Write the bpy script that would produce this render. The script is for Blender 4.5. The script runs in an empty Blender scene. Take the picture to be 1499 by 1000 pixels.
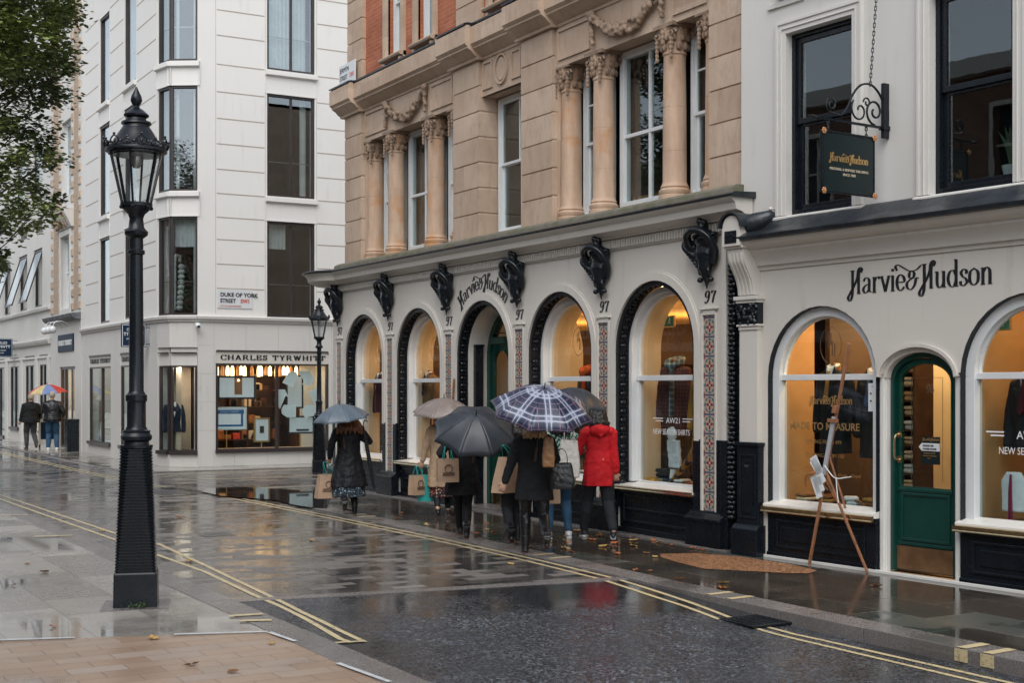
import bpy, bmesh, math, random
from mathutils import Vector, Matrix, noise
from mathutils.geometry import tessellate_polygon
PI = math.pi
R = math.radians
random.seed(7)
scene = bpy.context.scene
col = scene.collection

# ---------------------------------------------------------------- camera, sky, sun, exposure
THETA = math.atan(1147/1980)                 # the street runs along +Y, the view is turned towards +X
CAM_H = 1.95
cam_data = bpy.data.cameras.new('camera')
cam = bpy.data.objects.new('camera', cam_data)
col.objects.link(cam)
cam.location = (0, 0, CAM_H)
cam.rotation_euler = (R(90), 0, -THETA)
cam_data.sensor_width = 36
cam_data.lens = 1980/1499*36
cam_data.shift_y = 68/1499
cam_data.clip_end = 500
scene.camera = cam

world = bpy.data.worlds.new('World')
scene.world = world
world.use_nodes = True
wn = world.node_tree.nodes
wn.clear()
sky = wn.new('ShaderNodeTexSky'); sky.sky_type = 'NISHITA'; sky.sun_disc = False
SUN_EL, SUN_AZ = R(52), R(215)               # azimuth measured clockwise from +Y
sky.sun_elevation = SUN_EL; sky.sun_rotation = SUN_AZ
sky.air_density = 1.0; sky.dust_density = 1.5; sky.ozone_density = 1.0
hsv = wn.new('ShaderNodeHueSaturation'); hsv.inputs['Saturation'].default_value = 0.35
bgn = wn.new('ShaderNodeBackground'); bgn.inputs['Strength'].default_value = 0.15
wo = wn.new('ShaderNodeOutputWorld')
world.node_tree.links.new(sky.outputs[0], hsv.inputs['Color'])
world.node_tree.links.new(hsv.outputs[0], bgn.inputs['Color'])
world.node_tree.links.new(bgn.outputs[0], wo.inputs['Surface'])

sl = bpy.data.lights.new('sun', 'SUN'); sl.energy = 1.1; sl.angle = R(50); sl.color = (1, .985, .96)
so = bpy.data.objects.new('sun', sl); col.objects.link(so)
sd = Vector((math.sin(SUN_AZ)*math.cos(SUN_EL), math.cos(SUN_AZ)*math.cos(SUN_EL), math.sin(SUN_EL)))
so.location = sd*60
so.rotation_euler = sd.to_track_quat('Z', 'Y').to_euler()
scene.view_settings.view_transform = 'Standard'
scene.view_settings.look = 'None'
scene.view_settings.gamma = 1
scene.view_settings.exposure = 0.64

# ---------------------------------------------------------------- helpers
class Fr:
    """a wall frame: u runs along the wall, d goes into it, z is up"""
    def __init__(s, o, U):
        s.o = Vector((o[0], o[1], 0)); s.U = Vector((U[0], U[1], 0)).normalized()
        s.N = Vector((-s.U.y, s.U.x, 0))
    def flip(s):
        s.N = -s.N; return s
    def p(s, u, d, z):
        return s.o+s.U*u+s.N*d+Vector((0, 0, z))
WORLD = Fr((0, 0), (1, 0))                   # p(x, y, z)

WM = {}
def wmat(o):
    m = Matrix.Identity(4)
    while o is not None:
        if o.name in WM: return WM[o.name] @ m
        o = o.parent
    return m

class MB:
    def __init__(s): s.v = []; s.f = []; s.uv = None
    def add(s, vs, fs):
        b = len(s.v); s.v.extend([Vector(x) for x in vs]); s.f.extend([tuple(i+b for i in f) for f in fs]); return s
    def box(s, fr, u0, u1, d0, d1, z0, z1):
        vs = [fr.p(u, d, z) for z in (z0, z1) for d in (d0, d1) for u in (u0, u1)]
        return s.add(vs, [(0, 1, 3, 2), (4, 6, 7, 5), (0, 4, 5, 1), (2, 3, 7, 6), (0, 2, 6, 4), (1, 5, 7, 3)])
    def cbox(s, M, sx, sy, sz):
        vs = [M @ Vector((x*sx/2, y*sy/2, z*sz/2)) for z in (-1, 1) for y in (-1, 1) for x in (-1, 1)]
        return s.add(vs, [(0, 1, 3, 2), (4, 6, 7, 5), (0, 4, 5, 1), (2, 3, 7, 6), (0, 2, 6, 4), (1, 5, 7, 3)])
    def bar(s, a, b, w, t=None):
        a = Vector(a); b = Vector(b); t = t or w; dr = b-a
        M = Matrix.Translation((a+b)/2) @ dr.to_track_quat('Z', 'Y').to_matrix().to_4x4()
        return s.cbox(M, w, t, dr.length)
    def tube(s, pts, rad, n=8, flat=1.0, round_ends=False, up=None):
        pts = [Vector(p) for p in pts]
        if not hasattr(rad, '__len__'): rad = [rad]*len(pts)
        rad = list(rad)
        if round_ends:
            d0 = (pts[0]-pts[1]).normalized(); d1 = (pts[-1]-pts[-2]).normalized()
            r0, r1 = rad[0], rad[-1]; a0, a1 = pts[0], pts[-1]
            pts = [a0+d0*r0*.97, a0+d0*r0*.75, a0+d0*r0*.4]+pts+[a1+d1*r1*.4, a1+d1*r1*.75, a1+d1*r1*.97]
            rad = [r0*.25, r0*.66, r0*.92]+rad+[r1*.92, r1*.66, r1*.25]
        b = len(s.v); x = None
        for i, p in enumerate(pts):
            t = (pts[min(i+1, len(pts)-1)]-pts[max(i-1, 0)])
            t = t.normalized() if t.length > 1e-9 else Vector((0, 0, 1))
            if x is None:
                ref = Vector(up) if up else (Vector((0, 0, 1)) if abs(t.z) < .9 else Vector((1, 0, 0)))
                x = t.cross(ref).normalized()
            else:
                x = (x-t*x.dot(t)); x = x.normalized() if x.length > 1e-6 else t.orthogonal().normalized()
            y = t.cross(x)
            for k in range(n):
                a = 2*PI*k/n
                s.v.append(p+x*math.cos(a)*rad[i]+y*math.sin(a)*rad[i]*flat)
        m = len(pts)
        for i in range(m-1):
            for k in range(n):
                s.f.append((b+i*n+k, b+i*n+(k+1) % n, b+(i+1)*n+(k+1) % n, b+(i+1)*n+k))
        s.f.append(tuple(b+k for k in range(n))[::-1]); s.f.append(tuple(b+(m-1)*n+k for k in range(n)))
        return s
    def ell(s, c, r, n=12, m=8, rot=None):
        c = Vector(c); b = len(s.v)
        if not hasattr(r, '__len__'): r = (r, r, r)
        q = rot.to_matrix() if rot else Matrix.Identity(3)
        s.v.append(c+q @ Vector((0, 0, -r[2])))
        for j in range(1, m):
            ph = -PI/2+PI*j/m
            for k in range(n):
                a = 2*PI*k/n
                s.v.append(c+q @ Vector((math.cos(a)*math.cos(ph)*r[0], math.sin(a)*math.cos(ph)*r[1], math.sin(ph)*r[2])))
        s.v.append(c+q @ Vector((0, 0, r[2]))); e = len(s.v)-1
        for k in range(n):
            s.f.append((b, b+1+(k+1) % n, b+1+k)); s.f.append((e, b+1+(m-2)*n+k, b+1+(m-2)*n+(k+1) % n))
            for j in range(m-2):
                s.f.append((b+1+j*n+k, b+1+j*n+(k+1) % n, b+1+(j+1)*n+(k+1) % n, b+1+(j+1)*n+k))
        return s
    def lathe(s, prof, n=16, c=(0, 0, 0), rot=0.0, sx=1, sy=1, M=None):
        b = len(s.v); c = Vector(c)
        for r, z in prof:
            for k in range(n):
                a = 2*PI*k/n+rot
                p = Vector((math.cos(a)*r*sx, math.sin(a)*r*sy, z))
                s.v.append(M @ p if M else c+p)
        m = len(prof)
        for i in range(m-1):
            for k in range(n):
                s.f.append((b+i*n+k, b+i*n+(k+1) % n, b+(i+1)*n+(k+1) % n, b+(i+1)*n+k))
        s.f.append(tuple(b+k for k in range(n))[::-1]); s.f.append(tuple(b+(m-1)*n+k for k in range(n)))
        return s
    def loft(s, rings, n=20, folds=0, phase=0.0, sq=1.0):
        """rings: (cx, cy, cz, rx, ry, foldamp)"""
        b = len(s.v)
        for rg in rings:
            cx, cy, cz, rx, ry = rg[:5]; fa = rg[5] if len(rg) > 5 else 0
            for k in range(n):
                a = 2*PI*k/n
                m = 1+fa*(math.sin(folds*a+phase)+.5*math.sin((folds*2-3)*a+1.3*phase+cz*4))
                ca, sa = math.cos(a), math.sin(a)
                ca = math.copysign(abs(ca)**sq, ca); sa = math.copysign(abs(sa)**sq, sa)
                s.v.append(Vector((cx+ca*rx*m, cy+sa*ry*m, cz)))
        m = len(rings)
        for i in range(m-1):
            for k in range(n):
                s.f.append((b+i*n+k, b+i*n+(k+1) % n, b+(i+1)*n+(k+1) % n, b+(i+1)*n+k))
        s.f.append(tuple(b+k for k in range(n))[::-1]); s.f.append(tuple(b+(m-1)*n+k for k in range(n)))
        return s
    def band(s, fr, path, a, bb, d0, d1, closed=False):
        """a rectangular section swept along a (u, z) path; a / bb are offsets to the left normal"""
        n = len(path); b = len(s.v)
        for i in range(n):
            if closed:
                p0, p1, p2 = path[i-1], path[i], path[(i+1) % n]
            else:
                p0, p1, p2 = path[max(i-1, 0)], path[i], path[min(i+1, n-1)]
            t1 = Vector((p1[0]-p0[0], p1[1]-p0[1])); t2 = Vector((p2[0]-p1[0], p2[1]-p1[1]))
            if t1.length < 1e-9: t1 = t2
            if t2.length < 1e-9: t2 = t1
            t1.normalize(); t2.normalize()
            n1 = Vector((-t1.y, t1.x)); n2 = Vector((-t2.y, t2.x)); nn = (n1+n2)
            nn = nn/max(nn.length, 1e-6); k = 1/max(nn.dot(n1), .35)
            for off in (a, bb):
                u = p1[0]+nn.x*off*k; z = p1[1]+nn.y*off*k
                s.v.append(fr.p(u, d0, z)); s.v.append(fr.p(u, d1, z))
        rng = range(n) if closed else range(n-1)
        for i in rng:
            i0 = b+i*4; i1 = b+((i+1) % n)*4
            s.f += [(i0, i1, i1+2, i0+2), (i0+1, i0+3, i1+3, i1+1), (i0, i0+1, i1+1, i1), (i0+2, i1+2, i1+3, i0+3)]
        if not closed:
            e = b+(n-1)*4
            s.f += [(b, b+2, b+3, b+1), (e, e+1, e+3, e+2)]
        return s
    def prism(s, fr, outer, d0, d1, holes=()):
        """a wall slab with openings: outer and holes are (u, z) loops"""
        loops = [outer]+list(holes)
        pts = [p for L in loops for p in L]
        tris = tessellate_polygon([[Vector((p[0], p[1], 0)) for p in L] for L in loops])
        b = len(s.v); n = len(pts)
        for p in pts: s.v.append(fr.p(p[0], d0, p[1]))
        for p in pts: s.v.append(fr.p(p[0], d1, p[1]))
        for t in tris:
            s.f.append((b+t[0], b+t[1], b+t[2])); s.f.append((b+n+t[0], b+n+t[2], b+n+t[1]))
        k = 0
        for L in loops:
            m = len(L)
            for i in range(m):
                i0 = b+k+i; i1 = b+k+(i+1) % m
                s.f.append((i0, i1, i1+n, i0+n))
            k += m
        return s
    def ext(s, fr, prof, u0, u1):
        """a moulding profile [(d, z)...] run along u"""
        b = len(s.v); n = len(prof)
        for u in (u0, u1):
            for d, z in prof: s.v.append(fr.p(u, d, z))
        for i in range(n):
            j = (i+1) % n
            s.f.append((b+i, b+j, b+n+j, b+n+i))
        s.f.append(tuple(range(b, b+n))); s.f.append(tuple(range(b+n, b+2*n))[::-1])
        return s
    def xf(s, M):
        s.v = [M @ v for v in s.v]; return s
    def build(s, name, m, parent=None, smooth=False, bevel=0, remesh=0, solid=0, local=False, kind=None, ang=35, recalc=True, disp=0, dscale=.05, smooth_it=0):
        me = bpy.data.meshes.new(name)
        vs = s.v
        if parent is not None and not local:
            inv = wmat(parent).inverted(); vs = [inv @ v for v in vs]
        me.from_pydata([tuple(v) for v in vs], [], s.f)
        if s.uv:
            ul = me.uv_layers.new(name='UVMap')
            for lp in me.loops: ul.data[lp.index].uv = s.uv[lp.vertex_index]
        if recalc:
            bm = bmesh.new(); bm.from_mesh(me); bmesh.ops.recalc_face_normals(bm, faces=bm.faces); bm.to_mesh(me); bm.free()
        if smooth:
            for p in me.polygons: p.use_smooth = True
            me.set_sharp_from_angle(angle=R(ang))
        me.materials.append(m)
        o = bpy.data.objects.new(name, me); col.objects.link(o)
        if parent is not None: o.parent = parent
        if remesh:
            rm = o.modifiers.new('remesh', 'REMESH'); rm.mode = 'VOXEL'; rm.voxel_size = remesh; rm.use_smooth_shade = True
            if smooth_it:
                sm = o.modifiers.new('smooth', 'SMOOTH'); sm.factor = .5; sm.iterations = smooth_it
            if disp:
                tx = bpy.data.textures.get('folds%.3f' % dscale) or bpy.data.textures.new('folds%.3f' % dscale, 'CLOUDS')
                tx.noise_scale = dscale; tx.noise_depth = 2
                dm = o.modifiers.new('disp', 'DISPLACE'); dm.texture = tx; dm.strength = disp; dm.mid_level = .5; dm.texture_coords = 'LOCAL'
        if solid:
            sm = o.modifiers.new('solid', 'SOLIDIFY'); sm.thickness = solid; sm.offset = 0
        if bevel:
            bv = o.modifiers.new('bevel', 'BEVEL'); bv.width = bevel; bv.segments = 2; bv.limit_method = 'ANGLE'; bv.angle_limit = R(40)
        if kind: o['kind'] = kind
        return o

def thing(name, label, cat, loc=(0, 0, 0), rz=0.0, group=None, rot=None):
    o = bpy.data.objects.new(name, None); col.objects.link(o)
    o.empty_display_size = .2
    o.location = loc
    if rot is not None:
        o.rotation_euler = rot.to_euler('XYZ'); M = Matrix.Translation(loc) @ rot.to_matrix().to_4x4()
    else:
        o.rotation_euler = (0, 0, rz); M = Matrix.Translation(loc) @ Matrix.Rotation(rz, 4, 'Z')
    WM[o.name] = M
    o['label'] = label; o['category'] = cat
    if group: o['group'] = group
    return o
def tag(o, label, cat, group=None):
    o['label'] = label; o['category'] = cat
    if group: o['group'] = group
    return o
def copy_tree(o, parent=None):
    c = o.copy(); col.objects.link(c)
    if parent is not None: c.parent = parent
    for ch in list(o.children): copy_tree(ch, c)
    return c

def rect(u0, u1, z0, z1): return [(u0, z0), (u1, z0), (u1, z1), (u0, z1)]
def arch(uc, w, z0, zs, ry=None, n=20, closed=True):
    """opening outline: jambs up to zs then half an ellipse"""
    ry = ry or w
    pts = [(uc+w, z0)]+[(uc+w*math.cos(PI*i/n), zs+ry*math.sin(PI*i/n)) for i in range(n+1)]+[(uc-w, z0)]
    return pts
def crom(pts, k=6):
    pts = [Vector(p) for p in pts]
    if len(pts) < 3: return pts
    P = [pts[0]*2-pts[1]]+pts+[pts[-1]*2-pts[-2]]; out = []
    for i in range(1, len(P)-2):
        for j in range(k):
            t = j/k
            out.append(.5*((2*P[i])+(-P[i-1]+P[i+1])*t+(2*P[i-1]-5*P[i]+4*P[i+1]-P[i+2])*t*t+(-P[i-1]+3*P[i]-3*P[i+1]+P[i+2])*t**3))
    out.append(pts[-1]); return out

# ---------------------------------------------------------------- materials
class Ex:
    """small expression builder on Math nodes"""
    def __init__(s, nt, x): s.nt = nt; s.x = x
    def _m(s, op, *a, clamp=False):
        n = s.nt.nodes.new('ShaderNodeMath'); n.operation = op; n.use_clamp = clamp
        for i, v in enumerate((s,)+a):
            v = v.x if isinstance(v, Ex) else v
            if isinstance(v, (int, float)): n.inputs[i].default_value = v
            else: s.nt.links.new(v, n.inputs[i])
        return Ex(s.nt, n.outputs[0])
    def __add__(s, o): return s._m('ADD', o)
    def __sub__(s, o): return s._m('SUBTRACT', o)
    def __mul__(s, o): return s._m('MULTIPLY', o)
    def __truediv__(s, o): return s._m('DIVIDE', o)
    def __lt__(s, o): return s._m('LESS_THAN', o)
    def __gt__(s, o): return s._m('GREATER_THAN', o)
    def abs(s): return s._m('ABSOLUTE')
    def fr(s): return s._m('FRACT')
    def sqrt(s): return s._m('SQRT')
    def sin(s): return s._m('SINE')
    def cos(s): return s._m('COSINE')
    def pw(s, k): return s._m('POWER', k)
    def mx(s, o): return s._m('MAXIMUM', o)
    def mn(s, o): return s._m('MINIMUM', o)
    def atan2(s, o): return s._m('ARCTAN2', o)
    def cl(s): return s._m('ADD', 0.0, clamp=True)
    def step(s, a, b):
        n = s.nt.nodes.new('ShaderNodeMapRange'); n.interpolation_type = 'SMOOTHSTEP'
        s.nt.links.new(s.x, n.inputs[0]); n.inputs[1].default_value = a; n.inputs[2].default_value = b
        return Ex(s.nt, n.outputs[0])
class Mt:
    def __init__(s, name):
        s.m = bpy.data.materials.new(name); s.m.use_nodes = True; s.nt = s.m.node_tree
        s.b = s.nt.nodes['Principled BSDF']; s.tc = s.nt.nodes.new('ShaderNodeTexCoord')
    def co(s, kind='Object', scale=(1, 1, 1), rot=(0, 0, 0)):
        mp = s.nt.nodes.new('ShaderNodeMapping'); s.nt.links.new(s.tc.outputs[kind], mp.inputs[0])
        mp.inputs['Scale'].default_value = scale; mp.inputs['Rotation'].default_value = rot
        return mp.outputs[0]
    def xyz(s, kind='Object', rot=(0, 0, 0)):
        n = s.nt.nodes.new('ShaderNodeSeparateXYZ'); s.nt.links.new(s.co(kind, rot=rot), n.inputs[0])
        return [Ex(s.nt, o) for o in n.outputs]
    def noise(s, scale, detail=4, rough=.55, vec=None, dist=0):
        n = s.nt.nodes.new('ShaderNodeTexNoise'); n.inputs['Scale'].default_value = scale
        n.inputs['Detail'].default_value = detail; n.inputs['Roughness'].default_value = rough; n.inputs['Distortion'].default_value = dist
        s.nt.links.new(vec if vec is not None else s.co(), n.inputs['Vector'])
        return Ex(s.nt, n.outputs['Fac'])
    def vor(s, scale, vec=None, out='Color', feature='F1'):
        n = s.nt.nodes.new('ShaderNodeTexVoronoi'); n.inputs['Scale'].default_value = scale; n.feature = feature
        s.nt.links.new(vec if vec is not None else s.co(), n.inputs['Vector'])
        return n.outputs[out]
    def mix(s, f, a, b, mode='MIX'):
        n = s.nt.nodes.new('ShaderNodeMix'); n.data_type = 'RGBA'; n.blend_type = mode
        f = f.x if isinstance(f, Ex) else f
        if isinstance(f, (int, float)): n.inputs[0].default_value = f
        else: s.nt.links.new(f, n.inputs[0])
        for v, i in ((a, 6), (b, 7)):
            v = v.x if isinstance(v, Ex) else v
            if isinstance(v, tuple): n.inputs[i].default_value = (v[0], v[1], v[2], 1)
            else: s.nt.links.new(v, n.inputs[i])
        return n.outputs[2]
    def brick(s, vec, w, h, c1, c2, mortar, ms=.01, off=.5, bias=0.0, sq=1, sqf=2):
        n = s.nt.nodes.new('ShaderNodeTexBrick'); n.offset = off; n.squash = sq; n.squash_frequency = sqf
        s.nt.links.new(vec, n.inputs['Vector']); n.inputs['Scale'].default_value = 1
        n.inputs['Color1'].default_value = c1+(1,); n.inputs['Color2'].default_value = c2+(1,); n.inputs['Mortar'].default_value = mortar+(1,)
        n.inputs['Mortar Size'].default_value = ms; n.inputs['Mortar Smooth'].default_value = .2; n.inputs['Bias'].default_value = bias
        n.inputs['Brick Width'].default_value = w; n.inputs['Row Height'].default_value = h
        return n.outputs['Color'], Ex(s.nt, n.outputs['Fac'])
    def set(s, key, v):
        v = v.x if isinstance(v, Ex) else v
        i = s.b.inputs[key]
        if isinstance(v, tuple): i.default_value = (v[0], v[1], v[2], 1)
        elif isinstance(v, (int, float)): i.default_value = v
        else: s.nt.links.new(v, i)
        return s
    def bump(s, h, strength=.3, dist=.01, normal=None):
        n = s.nt.nodes.new('ShaderNodeBump'); n.inputs['Strength'].default_value = strength; n.inputs['Distance'].default_value = dist
        s.nt.links.new(h.x if isinstance(h, Ex) else h, n.inputs['Height'])
        s.nt.links.new(n.outputs[0], s.b.inputs['Normal']); return s
def mul(c, k): return tuple(min(1, x*k) for x in c)
def simple(name, c, rough=.5, metal=0, var=.12, vs=4, bump=0, bs=60, bd=.004, spec=.5, coat=0, sheen=0, rv=.08):
    m = Mt(name)
    n = m.noise(vs)
    f = (n-.5)*2.2+.5
    m.set('Base Color', m.mix(f.cl(), mul(c, 1-var), mul(c, 1+var)))
    m.set('Roughness', ((m.noise(vs*3)-.5)*rv*2+rough).cl()); m.set('Metallic', metal); m.set('Specular IOR Level', spec)
    if coat: m.set('Coat Weight', coat); m.set('Coat Roughness', .15)
    if sheen: m.set('Sheen Weight', sheen)
    if bump: m.bump(m.noise(bs, 3), bump, bd)
    return m.m
def paint_mat(name, c, dirt=(.30, .27, .22), amt=.35, rough=.5):
    """old painted render with vertical rain streaks and grime of its own"""
    m = Mt(name)
    st = m.noise(1.6, 5, .6, vec=m.co(scale=(5, 5, .5)))
    gr = m.noise(1.1, 6, .65)
    f = (st.step(.52, .78)*gr.step(.4, .7)*amt)
    c1 = m.mix((m.noise(.7, 3)-.5)*.8+.5, mul(c, .93), mul(c, 1.05))
    m.set('Base Color', m.mix(f, c1, dirt)); m.set('Roughness', (m.noise(3)*.2+rough-.1))
    m.bump(m.noise(70, 3)+m.noise(6, 3)*1.5, .12, .006)
    return m.m

cream = paint_mat('cream_paint', (.60, .57, .515), amt=.5, rough=.42)
cream2 = paint_mat('pale_render', (.62, .605, .565), amt=.5, rough=.55)
white_stone = paint_mat('white_stone', (.715, .70, .665), dirt=(.40, .38, .34), amt=.38, rough=.65)
white_stone2 = paint_mat('shopfront_stone', (.60, .585, .55), dirt=(.36, .33, .28), amt=.5, rough=.6)
white_frame = simple('white_gloss_paint', (.66, .68, .68), .35, var=.05, bump=.1, bs=30)
white_trim = paint_mat('white_sill_paint', (.68, .67, .63), amt=.4, rough=.35)
black_paint = simple('black_gloss_paint', (.006, .009, .013), .28, var=.3, bump=.10, bs=18, bd=.005, spec=.35)
black_orn = simple('black_ornament_paint', (.005, .008, .012), .22, var=.3, bump=.3, bs=60, bd=.008, spec=.45)
lead = simple('lead_sheet', (.018, .023, .029), .34, metal=.1, var=.5, vs=5, bump=.5, bs=9, bd=.02)
brown_joint = simple('joint_shadow', (.36, .31, .255), .8, var=.1)
bronze_frame = simple('dark_bronze_frame', (.035, .026, .026), .4, var=.2)
brass = simple('polished_brass', (.62, .50, .30), .22, metal=1, var=.2, vs=12, bump=.2, bs=20)
gold = simple('gold_leaf', (.75, .48, .20), .3, metal=.8, var=.1)
green = simple('green_door_paint', (.003, .040, .030), .22, var=.2, bump=.1, bs=15, spec=.6)
dark_green = simple('dark_green_sign', (.005, .014, .015), .35, var=.15)
copper = simple('copper_rosette', (.72, .36, .17), .3, metal=.8)
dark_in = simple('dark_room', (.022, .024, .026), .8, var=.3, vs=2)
cream_panel = simple('cream_panel', (.62, .50, .34), .5, var=.08, vs=2)
wood = simple('warm_wood', (.30, .13, .05), .45, var=.35, vs=9, bump=.2, bs=20)
wood_dark = simple('dark_wood', (.060, .030, .018), .4, var=.4, vs=6)
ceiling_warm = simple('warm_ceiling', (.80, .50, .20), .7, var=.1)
steel = simple('steel', (.35, .36, .37), .3, metal=1)
navy = simple('navy_sign', (.010, .026, .058), .5, var=.1, spec=.15)
white_sign = simple('enamel_white', (.62, .64, .64), .3, var=.04)
ink = simple('black_ink', (.012, .014, .018), .35, var=.1)
red_ink = simple('red_enamel', (.55, .06, .03), .35, var=.1)
white_ink = simple('white_ink', (.75, .77, .77), .4, var=.04)
brown_ink = simple('brown_ink', (.10, .06, .035), .5, var=.1)
paper = simple('white_paper', (.66, .70, .71), .7, var=.06)
cloth_white = simple('white_shirt_cloth', (.66, .68, .70), .8, var=.1, vs=8, bump=.3, bs=30)

def emis(name, c, k, base=None):
    m = Mt(name); m.set('Base Color', base or c); m.set('Emission Color', c); m.set('Emission Strength', k); return m.m
spot_em = emis('lit_downlight', (1, .72, .38), 14)
bulb_em = emis('lit_pendant', (1, .62, .28), 4)
screen_em = emis('lit_screen', (.70, .70, .70), .22, (.40, .41, .42))
print_em = emis('glowing_print_grey', (.56, .60, .62), .22, (.35, .37, .38))  # framed prints, a faint glow put into their surface
exit_em = emis('lit_exit_sign', (.02, .13, .09), .15)

def stone_mat():
    m = Mt('buff_sandstone')
    v = m.co(scale=(1, 1, 1))
    n1 = m.noise(.9, 5, .6); n2 = m.noise(9, 4, .6, vec=m.co(scale=(1, 1, .35)))
    c = m.mix((n1-.5)*2.4+.5, (.44, .325, .235), (.60, .47, .355))
    c = m.mix(n2.step(.45, .8)*.5, c, (.27, .195, .14))
    bl = m.noise(2.2, 5, .65, vec=m.co(scale=(1, 1, .4)))
    c = m.mix(bl.step(.6, .8)*.5, c, (.56, .31, .15))
    c = m.mix(m.noise(1.5, 6, .7).step(.58, .8)*.5, c, (.20, .155, .12))
    x, y, z = m.xyz(); wn_ = m.nt.nodes.new('ShaderNodeTexWhiteNoise'); cb = m.nt.nodes.new('ShaderNodeCombineXYZ')
    m.nt.links.new(((z-4.34+.0)/.4057)._m('FLOOR').x, cb.inputs[0]); m.nt.links.new((y/.93)._m('FLOOR').x, cb.inputs[1]); m.nt.links.new(cb.outputs[0], wn_.inputs['Vector'])
    c = m.mix(Ex(m.nt, wn_.outputs['Value'])*.42, c, (.30, .195, .13), 'MIX')
    m.set('Base Color', c); m.set('Roughness', .72); m.bump(m.noise(45, 5)+m.noise(7, 4)*.8, .35, .01)
    return m.m
stone = stone_mat()
def column_mat():
    m = Mt('stained_column_stone')
    n1 = m.noise(2.2, 6, .65, vec=m.co(scale=(3, 3, .7)))
    c = m.mix((n1-.5)*2.4+.5, (.40, .265, .18), (.58, .42, .30))
    x, y, z = m.xyz()
    c = m.mix(m.noise(1.6, 5, .6).step(.5, .68)*.75, c, (.50, .24, .09))
    c = m.mix(m.noise(5, 5, .7).step(.6, .8)*.45, c, (.17, .12, .09))
    m.set('Base Color', c); m.set('Roughness', .7); m.bump(m.noise(50, 4), .3, .008)
    return m.m
col_stone = column_mat()
def carved_mat():
    m = Mt('carved_stone')
    c = m.mix((m.noise(6)-.5)*2+.5, (.17, .12, .085), (.37, .26, .18))
    m.set('Base Color', c); m.set('Roughness', .8); m.bump(m.noise(60, 4), .4, .01); return m.m
carved = carved_mat()
def brick_mat(name, c1, c2, mor, rot):
    m = Mt(name)
    c, f = m.brick(m.co(rot=rot), .225, .075, c1, c2, mor, .006)
    c = m.mix((m.noise(2, 5)-.5)*1.6+.4, c, mul(c1, .55))
    m.set('Base Color', c); m.set('Roughness', .8); m.bump(f*-1.0, .5, .006); return m.m
brick_x = brick_mat('orange_brick', (.42, .11, .045), (.52, .17, .075), (.42, .30, .22), (0, R(90), R(90)))
brick_op = brick_mat('brown_brick', (.22, .10, .06), (.30, .15, .09), (.30, .26, .22), (0, R(90), R(90)))
def moss_mat():
    m = Mt('mossy_ledge_stone')
    c = m.mix(m.noise(5, 5, .7).step(.4, .65), (.16, .145, .12), (.11, .112, .062))
    m.set('Base Color', c); m.set('Roughness', .85); m.bump(m.noise(40, 4), .5, .01); return m.m
moss = moss_mat()
def tile_mat():
    m = Mt('patterned_wall_tile')
    x, y, z = m.xyz()
    # object space: y across the strip (strip centre at 0), z up
    t = .2355
    zf = (z/t).fr()-.5; qz = zf*t; q = (y*y+qz*qz).sqrt()
    ang = y.atan2(qz)
    pet = q < ((ang*4).cos()*.024+.044)
    ring = (q-.088).abs() < (((ang*8).cos()*.007)+.010)
    ctr = q < .014
    ya = y.abs(); za = qz.abs()
    cor = (((ya-.118)*(ya-.118)+(za-.110)*(za-.110)).sqrt()) < .036
    cor2 = (((ya-.105)*(ya-.105)+za*za).sqrt()) < .018
    edge = zf.abs() > .458
    base = m.mix(m.noise(150, 2).step(.45, .55), (.46, .32, .24), (.34, .30, .25))
    c = m.mix(ring, base, (.07, .15, .17))
    c = m.mix(pet, c, (.22, .035, .04)); c = m.mix(ctr, c, (.55, .50, .42))
    c = m.mix(cor, c, (.26, .07, .055)); c = m.mix(cor2, c, (.09, .19, .19)); c = m.mix(edge, c, (.05, .085, .14))
    m.set('Base Color', c); m.set('Roughness', .22); m.bump(m.noise(90, 2), .15, .004)
    return m.m
tile = tile_mat()
def glass_mat(name, tint=(.85, .9, .9), k=1.2, add=.05, rough=0.0):
    m = bpy.data.materials.new(name); m.use_nodes = True; nt = m.node_tree; nt.nodes.clear()
    o = nt.nodes.new('ShaderNodeOutputMaterial'); mx = nt.nodes.new('ShaderNodeMixShader')
    t = nt.nodes.new('ShaderNodeBsdfTransparent'); t.inputs[0].default_value = tint+(1,)
    g = nt.nodes.new('ShaderNodeBsdfGlossy'); g.inputs['Roughness'].default_value = rough; g.inputs[0].default_value = (.93, .97, 1, 1)
    f = nt.nodes.new('ShaderNodeMath'); f.operation = 'POWER'; f.inputs[1].default_value = 4.0
    lw = nt.nodes.new('ShaderNodeLayerWeight'); lw.inputs['Blend'].default_value = .5; nt.links.new(lw.outputs['Facing'], f.inputs[0])
    bp = nt.nodes.new('ShaderNodeBump'); bp.inputs['Strength'].default_value = .03; bp.inputs['Distance'].default_value = .02
    nz = nt.nodes.new('ShaderNodeTexNoise'); nz.inputs['Scale'].default_value = 1.7
    tc = nt.nodes.new('ShaderNodeTexCoord'); nt.links.new(tc.outputs['Object'], nz.inputs['Vector'])
    nt.links.new(nz.outputs[0], bp.inputs['Height']); nt.links.new(bp.outputs[0], g.inputs['Normal'])
    a = nt.nodes.new('ShaderNodeMath'); a.operation = 'MULTIPLY_ADD'; a.inputs[1].default_value = k; a.inputs[2].default_value = add; a.use_clamp = True
    nt.links.new(f.outputs[0], a.inputs[0]); nt.links.new(a.outputs[0], mx.inputs[0])
    nt.links.new(t.outputs[0], mx.inputs[1]); nt.links.new(g.outputs[0], mx.inputs[2]); nt.links.new(mx.outputs[0], o.inputs[0])
    return m
glass = glass_mat('shop_glass', k=.6, add=.025)
glass_up = glass_mat('upper_window_glass', (.80, .86, .86), .9, .07)
glass_far = glass_mat('pale_building_glass', (.84, .88, .88), .8, .14)
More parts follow.
